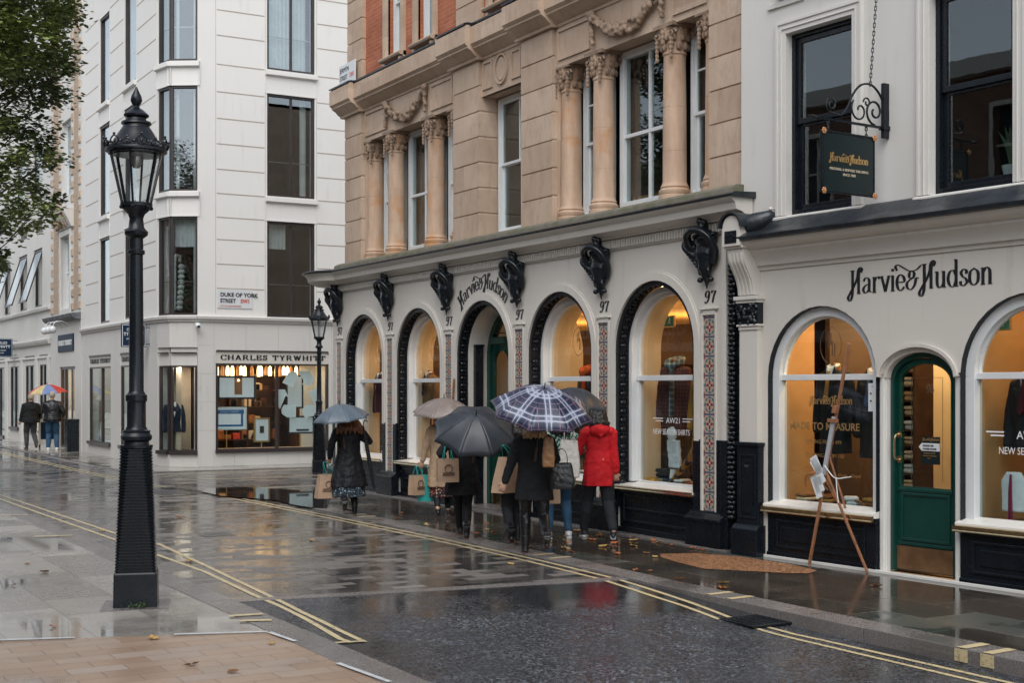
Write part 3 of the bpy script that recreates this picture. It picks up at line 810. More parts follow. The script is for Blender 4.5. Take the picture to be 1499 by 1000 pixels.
# entrance lobby (third bay)
c = CEN[2]
mb = MB(); mb.band(A, arch(c, .825, .02, ZS, n=28), 0.0, .05, .17, 1.35); lob = mb.build('lobby_vault', cream, B97, smooth=True)
mb = MB(); mb.box(A, c-.8, c+.8, .0, 1.6, .0, .05); mb.build('lobby_step', kerb_m, B97)
mb = MB(); mb.box(A, c+.70, c+.775, .25, .40, .05, 2.62); mb.box(A, c+.68, c+.785, .24, .41, 2.62, 2.66); mb.build('folded_shutter', black_paint, B97, bevel=.006)
d0 = .50
mb = MB(); mb.band(A, arch(c, .775, .05, ZS, n=28), 0, .10, d0, d0+.12); mb.box(A, c-.68, c+.68, d0-.012, d0+.12, 2.66, 2.78)
df = mb.build('door_frame', green, B97, bevel=.006)
mb = MB(); mb.prism(A, arch(c, .67, 2.78, ZS+.34, ry=.34, n=20), d0+.04, d0+.046); mb.build('fanlight', glass, df)
mb = MB(); mb.band(A, [(c+.55, 2.84), (c+.55, 2.92), (c+.3, 3.06), (c-.3, 3.06), (c-.55, 2.92), (c-.55, 2.84)], -.008, .008, d0+.025, d0+.038, closed=True); mb.build('fanlight_lead', ink, df)
for sg in (1, -1):
    cc_ = c+sg*.338
    mb = MB(); mb.prism(A, rect(cc_-.334, cc_+.334, .06, 2.66), d0+.03, d0+.08, [arch(cc_, .24, .95, 2.36, .20)])
    dd = mb.build('door', green, B97)
    mb = MB(); mb.band(A, arch(cc_, .24, .95, 2.36, .20), -.03, .0, d0+.015, d0+.03); mb.box(A, cc_-.25, cc_+.25, d0+.02, d0+.03, .40, .80); mb.build('door_moulding', green, dd, bevel=.004)
    mb = MB(); mb.prism(A, arch(cc_, .235, .955, 2.36, .195), d0+.05, d0+.056); mb.build('door_pane', glass_up, dd)
    mb = MB(); mb.box(A, cc_-.30, cc_+.30, d0+.012, d0+.02, .07, .34); mb.build('kick_plate', brass, dd)
# carved cornice: dentils, mouldings, lead-covered ledge
prof = [(0, 3.80), (-.03, 3.80), (-.03, 3.835), (-.045, 3.84), (-.045, 3.86), (0, 3.86)]
mb = MB(); mb.ext(A, [(.0, 3.80), (-.025, 3.80), (-.03, 3.94), (.0, 3.94)], 12.45, 24.72)
for k in range(int((24.7-12.5)/.058)): mb.box(A, 12.5+k*.058, 12.5+k*.058+.032, -.062, -.026, 3.825, 3.925)
mb.ext(A, [(.0, 3.94), (-.09, 3.945), (-.09, 3.965), (-.14, 3.985), (-.16, 4.0), (-.24, 4.02), (-.26, 4.10), (-.30, 4.125), (-.33, 4.16), (.0, 4.16)], 12.20, 24.75)
P2 = [(.0, 3.86), (.16, 3.94), (.39, 3.95), (.44, 3.985), (.54, 4.02), (.56, 4.10), (.62, 4.16), (.0, 4.16)]
mb.lathe([(.30+r_*.95 if r_ > .2 else .2+r_, z_) for r_, z_ in P2[1:-1]], 28, c=(10.62, 24.74, 0))
mb.build('cornice', cream, B97, smooth=True, ang=40)
mb = MB(); mb.ext(A, [(.1, 4.155), (-.335, 4.162), (-.345, 4.19), (-.30, 4.215), (.1, 4.23)], 12.16, 24.75)
mb.lathe([(.05, 4.163), (.93, 4.163), (.94, 4.19), (.88, 4.215), (.05, 4.23)], 28, c=(10.62, 24.74, 0))
lo = mb.build('lead_flashing', lead, B97, smooth=True)
mb = MB(); mb.ext(A, [(.5, 4.22), (-.19, 4.22), (-.17, 4.30), (-.10, 4.34), (.5, 4.345)], 12.36, 24.35); mb.build('mossy_ledge', moss, B97, bevel=.01)
# end pilaster: white strip, black reveal with ornament beside the neighbour
mb = MB(); mb.box(A, 12.62, 12.70, -.06, 0, 1.32, 3.80); mb.box(A, 12.36, 12.62, .02, .10, 0, 3.80); mb.build('end_strip', cream, B97, bevel=.006)
mb = MB(); mb.box(A, 12.34, 12.62, -.01, .02, .0, 3.80); mb.box(A, 12.60, 12.72, -.065, -.0, .38, 1.32); mb.box(A, 12.56, 12.72, -.08, .0, .016, .40); mb.build('end_reveal', black_paint, B97, bevel=.006)
mb = MB()
for k in range(29):
    z = .42+k*.117; p = A.p(12.52, -.045, z)
    mb.ell(p, (.05, .060, .036), 8, 6); mb.ell(p+Vector((0, .045, .058)), (.032, .026, .03), 6, 4); mb.ell(p+Vector((0, -.045, .058)), (.032, .026, .03), 6, 4); mb.ell(p+Vector((-.01, 0, .058)), (.03, .022, .016), 6, 4)
mb.build('rope_moulding', black_orn, B97, smooth=True)
# white lettering follows the lobby arch
def arcmap(fr, uc, zc, rad, a0, d, sgn=-1):
    def f(x, y, dd):
        a = a0+x/rad
        return fr.p(uc+sgn*(rad+y)*math.sin(a), d+dd, zc+(rad+y)*math.cos(a))
    return f
sz = .235; Wd = penw('harvie & hudson'.replace(' ', ''), sz, .015)
rad = 1.06
pen('harvie&hudson', arcmap(A, c, ZS, rad, -Wd/2/rad, -.001), sz, .15, .034, .015).build('lettering', ink, B97)

# carved black brackets (helmet-shaped scroll consoles): one modelled, the others copied
def corbel_mb():
    m = MB()
    # local: x away from the wall is -x, y along the wall, z up; origin at the top
    m.ell((-.10, 0, -.02), (.07, .045, .075), 10, 8); m.ell((-.13, .0, .045), (.05, .035, .05)); m.ell((-.10, .03, .03), (.04, .03, .05)); m.ell((-.10, -.03, .03), (.04, .03, .05))
    # hood: an arch of tube framing a hollow
    hood = crom([(-.05, .15, -.33), (-.13, .175, -.22), (-.19, .14, -.12), (-.22, .03, -.07), (-.20, -.08, -.09), (-.15, -.155, -.18), (-.08, -.165, -.32), (-.05, -.11, -.46)], 4)
    m.tube(hood, [.045]*len(hood), 8, round_ends=True)
    m.ell((-.06, 0, -.17), (.115, .145, .13)); m.ell((-.04, 0, -.32), (.10, .125, .18))
    for k in range(5):
        m.tube([(-.10+.01*k, .10-.01*k, -.20-.05*k), (-.15+.012*k, .0, -.235-.05*k), (-.10+.01*k, -.10+.012*k, -.25-.05*k)], .016, 6)
    for sg in (-1, 1):
        for k in range(4): m.ell((-.07, sg*(.15-.012*k), -.12-.07*k), (.045, .030, .035), 8, 6)
    # body tapering down to a drop
    m.tube([(-.03, 0, -.2), (-.07, 0, -.36), (-.07, -.01, -.48), (-.055, 0, -.60), (-.04, 0, -.68)], [.12, .10, .075, .055, .03], 10, round_ends=True)
    m.tube([(-.05, 0, -.62), (-.04, 0, -.78)], [.03, .006], 8)
    # side curl
    cu = crom([(-.06, .09, -.42), (-.10, .17, -.34), (-.13, .24, -.27), (-.13, .255, -.20), (-.11, .22, -.18), (-.10, .20, -.21)], 5)
    m.tube(cu, [.04-.0005*i for i in range(len(cu))], 8, round_ends=True)
    for k in range(7): m.ell((-.12+.006*k, .235-.028*k, -.30-.038*k), (.03, .024, .022), 8, 6)
    for sg in (-1, 1):
        m.ell((-.06, sg*.085, -.66), (.035, .035, .035)); m.ell((-.075, sg*.06, -.56), (.03, .028, .05))
        for k in range(5): m.ell((-.10+.01*k, sg*(.10-.012*k), -.36-.05*k), (.03, .02, .024), 8, 6)
    m.ell((-.12, 0, -.50), (.03, .035, .06)); m.ell((-.1, 0, -.40), (.035, .05, .05))
    return m
cb = None
for i, c in enumerate(PIL):
    if cb is None:
        M = Matrix.Translation(A.p(c, 0, 3.93))
        cm_ = corbel_mb(); cm_.v = [Vector((v.x*1.15, v.y*1.22, v.z)) for v in cm_.v]
        ob = cm_.build('carved_bracket', black_orn, B97, local=True, remesh=.011, smooth_it=2)
        ob.location = (0, c-18.5, 3.92)
        gm = MB()
        for k in range(4): gm.tube([(-.155+.012*k, .055-.004*k, -.22-.05*k), (-.18+.012*k, 0, -.235-.05*k), (-.155+.012*k, -.06+.006*k, -.26-.05*k)], .007, 6)
        go = gm.build('gilt_stripe', gold, ob, local=True)
        cb = ob
    else:
        o2 = cb.copy(); col.objects.link(o2); o2.location = (0, c-18.5, 3.92)
        g2 = go.copy(); col.objects.link(g2); g2.parent = o2

# ---- upper floors in sandstone
S = Fr((10.38, 0), (0, 1)).flip()
mb = MB()
# core behind everything, with real openings
ops = [rect(19.95, 23.50, 4.34, 6.62), rect(17.55, 18.99, 4.33, 6.60), rect(13.10, 16.68, 4.34, 6.62)]
op2 = [rect(22.0, 22.62, 7.98, 10.2), rect(20.75, 21.37, 7.98, 10.2), rect(17.8, 18.7, 7.98, 10.2), rect(15.3, 15.95, 7.98, 10.2), rect(13.9, 14.5, 7.98, 10.2)]
mb.prism(S, [(12.36, 4.2), (24.33, 4.2), (24.33, 7.6), (12.36, 7.6)], .06, .40, ops)
mb.box(S, 24.0, 24.33, .40, 9.0, 4.2, 11); mb.box(S, 12.36, 24.33, .1, 9.0, 10.9, 11.0)
mb.build('stone_wall', stone, B97)
mb = MB(); mb.prism(S, [(12.36, 7.6), (24.33, 7.6), (24.33, 11), (12.36, 11)], .10, .40, op2); mb.build('brick_wall', brick_x, B97)
def rust(mb, u0, u1, z0, z1, d0, d1, h=.40, gap=.022, rnd=True):
    n = max(1, round((z1-z0)/h)); hh = (z1-z0)/n
    mb.box(S, u0+.012, u1-.012, d0+.018, d1, z0, z1)
    for k in range(n):
        a = z0+k*hh+gap/2; b_ = z0+(k+1)*hh-gap/2
        # chamfered block
        uu0, uu1 = u0, u1; c_ = .010
        o_ = [(uu0+c_, a), (uu1-c_, a), (uu1, a+c_), (uu1, b_-c_), (uu1-c_, b_), (uu0+c_, b_), (uu0, b_-c_), (uu0, a+c_)]
        mb.prism(S, o_, d0+random.uniform(0, .003), d1-.002)
PIERS = [(23.58, 24.34), (18.94, 19.81), (16.71, 17.60), (12.37, 13.08)]
for (a, b_) in PIERS:
    mb = MB(); rust(mb, a, b_, 4.34, 7.18, -.03, .38); mb.build('rusticated_pier', stone, B97)
    mb = MB(); rust(mb, a+.05, b_-.05, 7.78, 11, .0, .20); mb.build('rusticated_pier', stone, B97)
# frieze panels, swags
mb = MB()
mb.prism(S, [(12.5, 6.60), (24.2, 6.60), (24.2, 7.20), (12.5, 7.20)], .03, .10)
for (a, b_) in ((22.5, 23.5), (19.9, 20.75), (15.75, 16.65), (13.15, 13.9), (18.55, 18.9), (17.65, 18.0)):
    mb.band(S, rect(a+.06, b_-.06, 6.72, 7.10), -.03, 0, .005, .03, closed=True)
cc = 18.27; mb.band(S, [(cc+.17*math.cos(a_*PI/12), 6.92+.21*math.sin(a_*PI/12)) for a_ in range(24)], -.03, .0, -.01, .03, closed=True)
mb.prism(S, [(cc+.14*math.cos(a_*PI/12), 6.92+.18*math.sin(a_*PI/12)) for a_ in range(24)], .0, .03)
mb.build('frieze', stone, B97)
rn = random.Random(3)
for (ua, ub) in ((22.45, 20.85), (15.66, 14.05)):
    sw = MB()
    for k in range(34):
        t = k/33; u = ua+(ub-ua)*t; z = 7.12-.36*math.sin(PI*t)**.8; r_ = .035+.05*math.sin(PI*t)
        for q in range(3):
            sw.ell(S.p(u+rn.uniform(-.02, .02), .0-rn.uniform(0, .05)-.02, z+rn.uniform(-r_, r_)), (rn.uniform(.03, .05),)*2+(rn.uniform(.028, .05),), 8, 6)
    for u in (ua, ub):
        for k in range(9): sw.ell(S.p(u+rn.uniform(-.03, .03), -.03, 7.16-k*.055), (.045, .05-.003*k, .035), 8, 6)
        sw.ell(S.p(u, -.05, 7.12), (.06, .08, .06), 8, 6)
    sw.build('carved_swag', carved, B97, remesh=.016, smooth_it=1)
# columns
def column(u, half=False):
    r_ = .155; cx = S.p(u, .17 if not half else .22, 0)
    prof = [(.21, 4.34), (.21, 4.42), (.19, 4.43), (.205, 4.46), (.205, 4.49), (.175, 4.515), (.185, 4.535), (.17, 4.56), (r_, 4.60), (r_, 4.98), (r_-.004, 4.985), (r_-.001, 4.99), (r_-.003, 5.55), (r_-.008, 5.555), (r_-.004, 5.56), (r_-.012, 6.22), (r_+.0, 6.235), (r_, 6.26), (r_-.014, 6.27), (r_-.01, 6.35), (r_+.04, 6.56)]
    mb = MB(); mb.lathe(prof, 24, c=(cx.x, cx.y, 0)); o = mb.build('column', col_stone, B97, smooth=True, ang=30)
    k = MB(); k.box(Fr((cx.x, cx.y), (0, 1)), -.215, .215, -.19, .19, 6.57, 6.62)
    k.lathe([(.14, 6.26), (.15, 6.4), (.20, 6.57)], 16, c=(cx.x, cx.y, 0))
    for sy in (-1, 1):
        for sx in (-1, 1):
            pts = [Vector((cx.x+sx*.13+sx*.005*j, cx.y+sy*(.155+.055*(1-j/18)*math.cos(j*.75)), 6.48+.055*(1-j/18)*math.sin(j*.75))) for j in range(14)]
            k.tube(pts, [.022-.0008*j for j in range(14)], 6)
            k.tube([(cx.x+sx*.15, cx.y+sy*.02, 6.55), (cx.x+sx*.15, cx.y+sy*.14, 6.545)], .022, 6)
    for j in range(10):
        a = 2*PI*j/10
        k.ell((cx.x+math.cos(a)*.165, cx.y+math.sin(a)*.165, 6.33), (.035, .035, .055), 6, 5); k.ell((cx.x+math.cos(a+.3)*.175, cx.y+math.sin(a+.3)*.175, 6.44), (.035, .035, .05), 6, 5)
    for sy in (-1, 1):
        for j in range(5): k.ell((cx.x-.17, cx.y+sy*.15, 6.40-.055*j), (.03, .032-.003*j, .034), 6, 5)
    for j in range(3): k.ell((cx.x-.19, cx.y, 6.50-.06*j), (.03, .04, .04), 6, 5)
    k.build('capital', carved, o, smooth=True)
for u in (22.42, 20.82, 15.66, 14.03): column(u)
for u in (23.45, 19.95, 16.57, 13.22): column(u, True)
# cornice broken forward over the piers
def cprof(o): return [(.3, 7.18), (-.02+o, 7.18), (-.03+o, 7.22), (-.06+o, 7.23), (-.13+o, 7.30), (-.20+o, 7.335), (-.20+o, 7.36), (-.25+o, 7.40), (-.25+o, 7.66), (-.22+o, 7.70), (.3, 7.72)]
mb = MB(); mb.ext(S, cprof(0.03), 12.36, 24.33)
for (a, b_) in PIERS: mb.ext(S, cprof(-.07), a-.08, b_+.08)
mb.build('upper_cornice', stone, B97, smooth=True, ang=30)
mb = MB()
def lp(o): return [(.28, 7.715), (-.23+o, 7.705), (-.255+o, 7.69), (-.26+o, 7.72), (-.2+o, 7.735), (.28, 7.765)]
mb.ext(S, lp(.03), 12.36, 24.33)
for (a, b_) in PIERS: mb.ext(S, [(x, z+.004) for x, z in lp(-.07)], a-.085, b_+.085)
mb.build('cornice_flashing', lead, B97)
# windows
def sash(fr, u0, u1, z0, z1, d, cols_, parent, m=white_frame, fw=.055, mid=None, pane=glass_up, name='sash_window', rows=1, box=True, rail=True):
    mb = MB(); mid = mid or (z0+z1)/2
    mb.band(fr, rect(u0, u1, z0, z1), 0, .05, d-.02, d+.10, closed=True)
    mb.band(fr, rect(u0+.05, u1-.05, mid, z1-.05), 0, fw*.8, d+.01, d+.05, closed=True)
    mb.band(fr, rect(u0+.05, u1-.05, z0+.05, mid+.03), 0, fw*.8, d+.045, d+.085, closed=True)
    w = (u1-u0-.1)/cols_
    for k in range(1, cols_):
        u = u0+.05+k*w; mb.box(fr, u-.014, u+.014, d+.015, d+.045, mid, z1-.06); mb.box(fr, u-.014, u+.014, d+.05, d+.08, z0+.06, mid)
    for r_ in range(1, rows):
        z = mid+(z1-mid)*r_/rows; mb.box(fr, u0+.06, u1-.06, d+.016, d+.046, z-.014, z+.014)
    o = mb.build(name, m, parent, bevel=.004)
    g_ = MB(); g_.box(fr, u0+.06, u1-.06, d+.028, d+.032, mid+.01, z1-.06); g_.box(fr, u0+.06, u1-.06, d+.063, d+.067, z0+.06, mid+.02); g_.build('pane', pane, o)
    if box:
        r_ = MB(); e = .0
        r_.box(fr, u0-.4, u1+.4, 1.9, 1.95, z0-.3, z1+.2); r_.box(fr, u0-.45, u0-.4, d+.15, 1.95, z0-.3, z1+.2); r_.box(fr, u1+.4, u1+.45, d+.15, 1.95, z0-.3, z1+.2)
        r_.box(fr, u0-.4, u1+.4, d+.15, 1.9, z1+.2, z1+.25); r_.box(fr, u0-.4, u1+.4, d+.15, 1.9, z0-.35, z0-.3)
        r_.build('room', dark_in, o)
    return o
def blind(fr, u0, u1, z0, z1, d, parent, m):
    b_ = MB(); n = max(2, int((u1-u0)/.05))
    for k in range(n):
        a = u0+(u1-u0)*k/n; b_.v += [fr.p(a, d+.02*(k % 2), z0), fr.p(a, d+.02*(k % 2), z1)]
    for k in range(n-1): b_.f.append((2*k, 2*k+2, 2*k+3, 2*k+1))
    b_.build('curtain', m, parent, solid=.004)
curt = simple('net_curtain', (.62, .64, .63), .9, var=.1)
for (a, b_) in ((22.55, 23.35), (20.05, 20.70), (15.78, 16.45), (13.33, 13.92)):
    o = sash(S, a, b_, 4.42, 6.60, .36, 2 if b_-a > .6 else 1, B97, mid=5.45, rows=2)
for (a, b_) in ((20.96, 22.28), (14.17, 15.52)):
    mb = MB(); d = .36
    mb.band(S, rect(a, b_, 4.42, 6.60), 0, .10, d-.02, d+.1, closed=True); m_ = (a+b_)/2
    mb.box(S, m_-.022, m_+.022, d, d+.06, 4.5, 6.52); mb.box(S, a+.1, b_-.1, d-.005, d+.055, 5.40, 5.45)
    o = mb.build('sash_window', white_frame, B97, bevel=.004)
    g_ = MB(); g_.box(S, a+.08, b_-.08, d+.03, d+.034, 4.5, 6.52); g_.build('pane', glass_up, o)
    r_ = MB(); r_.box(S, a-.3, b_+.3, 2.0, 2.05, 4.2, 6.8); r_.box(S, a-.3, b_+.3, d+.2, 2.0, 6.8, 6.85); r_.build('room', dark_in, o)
    r_ = MB(); r_.box(S, a+.08, b_-.08, d+.15, d+.30, 4.50, 4.60); r_.build('inner_sill', wood, o)
sash(S, 17.66, 18.90, 4.42, 6.58, .33, 2, B97, mid=5.50)
mb = MB()
for i, q in enumerate(op2):
    u0, u1 = q[0][0], q[1][0]; z0, z1 = 7.98, 10.2
    sash(S, u0, u1, z0, z1, .22, 1 if u1-u0 < .8 else 2, B97, mid=9.0)
    mb.band(S, [(u0-.0, z0-.1), (u0-.0, z1)], 0, .13, .04, .14); mb.band(S, [(u1, z0-.1), (u1, z1)], -.13, 0, .04, .14)
    mb.ext(S, [(.12, 7.90), (-.03, 7.92), (-.05, 7.95), (-.05, 7.975), (.0, 7.99), (.14, 8.0)], u0-.13, u1+.13)
    for u in (u0-.08, u1+.0): mb.box(S, u, u+.08, -.0, .12, 7.77, 7.90)
mb.build('window_surround', stone, B97, bevel=.005)
# street plate on the corner pier
SP = thing('street_sign', 'white street name plate reading Jermyn Street on the stone corner pier', 'street sign', (10.2, 24.1, 7.95))
fr = Fr((10.33, 0), (0, 1)).flip()
mb = MB(); mb.box(fr, 23.75, 24.55, -.012, .0, 7.80, 8.22); mb.build('plate', white_sign, SP, bevel=.004)
merge(sans('JERMYN', fr, 24.50, 8.07, .13, -.013, -1, xs=.95), sans('STREET', fr, 24.50, 7.92, .13, -.013, -1, xs=.85)).build('lettering', ink, SP)
merge(sans('SW1', fr, 24.03, 7.92, .13, -.013, -1, xs=.85), sans('CITY OF WESTMINSTER', fr, 24.50, 7.83, .045, -.013, -1)).build('red_lettering', red_ink, SP)

# the shop's room behind the arches
room_w = simple('shop_inner_wall', (.075, .042, .026), .6, var=.2, vs=1.2)
mb = MB(); mb.box(A, 12.5, 24.3, 4.6, 4.7, 0, 3.4); mb.box(A, 12.4, 12.5, .55, 4.7, 0, 3.4); mb.box(A, 24.3, 24.4, .55, 4.7, 0, 3.4); mb.build('inner_wall', room_w, B97)
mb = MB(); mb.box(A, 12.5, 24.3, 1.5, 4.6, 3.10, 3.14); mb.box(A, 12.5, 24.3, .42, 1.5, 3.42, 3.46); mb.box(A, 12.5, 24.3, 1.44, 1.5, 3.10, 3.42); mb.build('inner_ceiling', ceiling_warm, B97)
mb = MB(); mb.box(A, 12.5, 24.3, .4, 4.6, -.02, .03); mb.build('inner_floor', wood_dark, B97)
for k, (u, d) in enumerate([(13.6, 1.2), (14.5, 2.6), (15.6, 1.2), (16.6, 2.6), (18.3, 2.4), (20.6, 1.3), (21.3, 2.6), (22.9, 1.2), (23.6, 2.6)]):
    z = 3.41 if d < 1.45 else 3.09
    p = A.p(u, d, z); dl = thing('downlight', ['round ceiling downlight in the %s shop window of the arcade' % w for w in ('nearest', 'nearest', 'second nearest', 'second nearest', 'doorway', 'second farthest', 'second farthest', 'farthest', 'farthest')][k]+(', close to the glass' if d < 1.7 else ', deep in the shop'), 'light', (p.x, p.y, p.z-.01), group='downlights in the arcaded shop')
    mb = MB(); mb.lathe([(.075, 0), (.075, .012), (.055, .012)], 14); mb.build('trim', white_frame, dl, local=True)
    mb = MB(); mb.lathe([(.05, -.004), (.05, .0)], 14); mb.build('lit_disc', spot_em, dl, local=True)
def area(x, y, z, sx, sy, e, c=(1, .62, .30), rot=(0, 0, 0)):
    l = bpy.data.lights.new('shop_light', 'AREA'); l.shape = 'RECTANGLE'; l.size = sx; l.size_y = sy; l.energy = e; l.color = c
    o = bpy.data.objects.new('shop_light', l); col.objects.link(o); o.location = (x, y, z); o.rotation_euler = rot; return o
for c in CEN: area(11.15, c, 3.28, .5, 1.2, 15, (1, .56, .24))
area(13.2, 15, 3.0, 2, 4, 30); area(13.2, 21, 3.0, 2, 4, 30)
for y_ in (14, 17, 20, 23): area(13.0, y_, 2.3, 1.2, 1.2, 30, (1, .5, .18), rot=(PI, 0, 0))  # unseen upward lights, added to warm the ceiling

# ---------------------------------------------------------------- the cream shop to the right
D = Fr((10.25, 12.40), (0.0733, -0.9973))
B96 = thing('cream_shop_building', 'cream rendered building with black sash windows above a shopfront with a green door', 'building', tuple(D.p(2.5, 0, 0)))
W1, DC, W2 = 1.27, 2.585, 3.90
RA = .79
lower = [(.02, 0), (6.2, 0), (6.2, 3.32), (.02, 3.32)]
# one opening: the two big arches and the door arch merge, leaving thin points of wall between them
def arcpts(uc, w, zs, ry, a0, a1, n=18): return [(uc+w*math.cos(a0+(a1-a0)*i/n), zs+ry*math.sin(a0+(a1-a0)*i/n)) for i in range(n+1)]
op = arcpts(W1, RA, 2.06, RA, PI, R(3)) + arcpts(DC, .455, 2.06, .30, PI-R(6), R(6), 14) + arcpts(W2, RA, 2.06, RA, PI-R(3), 0)
hole = [(W1-RA, .02)]+op+[(W2+RA, .02)]
mb = MB(); mb.prism(D, lower, 0, .22, [hole[::-1]])
mb.build('wall', cream, B96)
mb = MB()
for uc in (W1, W2):
    mb.band(D, [(uc+RA-.001, .62)]+arcpts(uc, RA-.001, 2.06, RA-.001, 0, PI, 28)+[(uc-RA+.001, .62)], 0, .006, .004, .075)
mb.build('arch_soffit', black_paint, B96, smooth=True)
mb = MB(); mb.band(D, arcpts(DC, .47, 2.05, .315, R(2), PI-R(2), 20), -.035, .0, -.03, .06); mb.band(D, arcpts(DC, .47, 2.05, .315, R(2), PI-R(2), 20), 0, .05, .03, .14); mb.build('door_hood', cream, B96, smooth=True)
# posts beside the door
for (a, b_) in ((2.065, 2.155), (3.015, 3.105)):
    mb = MB(); mb.box(D, a, b_, .045, .20, .03, 2.13); mb.box(D, a+.02, b_-.02, .03, .05, .03, 2.10); mb.build('door_post', white_trim, B96, bevel=.006)
for uc, tg in ((W1, 0), (W2, 1)):
    u0, u1 = uc-RA+.03, uc+RA-.0
    mb = MB(); mb.band(D, arcpts(uc, RA-.035, 2.06, RA-.035, 0, PI, 28), -.03, .075, .075, .20); mb.band(D, [(uc+RA-.035, .66), (uc+RA-.035, 2.06)], -.03, .075, .075, .20); mb.band(D, [(uc-RA+.035, 2.06), (uc-RA+.035, .66)], -.03, .075, .075, .20)
    mb.band(D, arcpts(uc, RA-.11, 2.06, RA-.11, 0, PI, 28), 0, .02, .13, .18)
    mb.box(D, uc-RA+.1, uc+RA-.1, .105, .195, 2.035, 2.10)
    fo = mb.build('window_frame', white_frame, B96, bevel=.004)
    mb = MB(); mb.prism(D, arch(uc, RA-.10, .68, 2.06, n=24), .158, .162); mb.build('pane', glass, fo)
    mb = MB(); mb.ext(D, [(-.03, .575), (-.06, .60), (-.06, .63), (.16, .68), (.16, .575)], uc-RA-.02, uc+RA+.0); mb.build('sill', white_trim, fo, bevel=.005)
    mb = MB(); mb.ext(D, [(-.055, .55), (-.085, .565), (-.09, .60), (-.055, .61)], uc-RA-.03, uc+RA+.01); mb.tube([D.p(uc-RA-.03, -.075, .55), D.p(uc+RA+.01, -.075, .55)], .013, 8); mb.build('brass_rail', brass, fo, smooth=True)
    mb = MB(); mb.box(D, uc-RA, uc+RA, .0, .14, .04, .57)
    mb.band(D, rect(uc-.62, uc+.62, .17, .43), -.028, 0, -.018, .0, closed=True); mb.box(D, uc-.56, uc+.56, -.012, .0, .22, .38); mb.box(D, uc-RA, uc+RA, -.02, .0, .515, .55); mb.box(D, uc-RA, uc+RA, -.02, .0, .04, .085)
    mb.build('stall_riser', black_paint, B96, bevel=.006)
mb = MB(); mb.box(D, .40, 6.2, -.035, .02, .012, .045); mb.build('plinth_strip', white_trim, B96, bevel=.005)
# pilaster with console
mb = MB(); mb.box(D, .10, .39, -.07, 0, 1.32, 2.62); 
for k in range(5): mb.box(D, .135+k*.05, .155+k*.05, -.076, -.07, 1.42, 2.50) if False else None
mb.box(D, .09, .40, -.085, 0, 2.62, 2.66); mb.box(D, .07, .42, -.10, 0, 2.66, 2.685)
mb.box(D, .07, .42, -.11, 0, 2.93, 2.965); mb.box(D, .05, .44, -.13, 0, 2.965, 3.01)
pc = MB()
mb.build('pilaster', cream, B96, bevel=.005)
mb = MB(); mb.box(D, .08, .41, -.09, 0, 2.685, 2.93)
rn = random.Random(5)
for k in range(36): mb.ell(D.p(rn.uniform(.10, .39), -.095, rn.uniform(2.70, 2.91)), (rn.uniform(.018, .03), rn.uniform(.018, .035), rn.uniform(.018, .035)), 7, 5)
for sg in (-1, 1):
    mb.tube([D.p(.245+sg*(.13+.035*math.cos(a*.5)), -.11, 2.87+.035*math.sin(a*.5)) for a in range(12)], .014, 6)
mb.build('capital', black_orn, B96, smooth=True)
# black pedestal of the pilaster
mb = MB(); mb.box(D, .08, .42, -.09, 0, .36, 1.30); mb.box(D, .06, .44, -.11, 0, 1.28, 1.32); mb.box(D, .03, .45, -.15, 0, .016, .32); mb.ext(D, [(0, .32), (-.15, .32), (-.13, .345), (-.10, .37), (0, .37)], .04, .45)
mb.band(D, rect(.14, .36, .46, 1.16), -.02, 0, -.10, -.088, closed=True); mb.box(D, .17, .33, -.10, -.09, .50, 1.12)
mb.v += [D.p(.20, -.10, 1.06), D.p(.30, -.10, 1.06), D.p(.25, -.10, .92), D.p(.25, -.125, 1.03)]; b_ = len(mb.v)-4; mb.f += [(b_, b_+1, b_+3), (b_+1, b_+2, b_+3), (b_+2, b_, b_+3)]
mb.build('pedestal', black_paint, B96, bevel=.005)
# console: S-curved fluted bracket with a round head
mb = MB()
n = 16
cprof_ = [(0, 3.02), (-.10, 3.02), (-.11, 3.10), (-.14, 3.20), (-.20, 3.31), (-.25, 3.40), (-.27, 3.50), (-.27, 3.55), (0, 3.55)]
mb.ext(D, [(0, 3.02)]+[(p.x, p.y) for p in crom([(a, b, 0) for a, b in cprof_[1:-1]], 4)]+[(0, 3.55)], .10, .36)
for k in range(4):
    pp = [(p.x-.012, p.y) for p in crom([(a, b, 0) for a, b in cprof_[1:-2]], 4)]
    mb.ext(D, pp+[(x+.05, z) for x, z in pp[::-1]], .125+k*.06, .155+k*.06)
mb.box(D, .08, .38, -.30, 0, 3.55, 3.575); mb.box(D, .08, .36, -.33, 0, 3.575, 3.78)
mb.prism(D, [(.08, 3.78)]+[(.22+.14*math.cos(PI-PI*i/12), 3.80+.13*math.sin(PI-PI*i/12)) for i in range(13)]+[(.36, 3.78)], -.325, 0)
mb.build('console', cream, B96, bevel=.004)
mb = MB(); mb.box(D, .125, .315, -.338, -.33, 3.61, 3.75)
for k in range(14): mb.ell(D.p(rn.uniform(.14, .30), -.34, rn.uniform(3.625, 3.735)), (.012, .016, .016), 6, 4)
mb.build('console_panel', black_orn, B96, smooth=True)
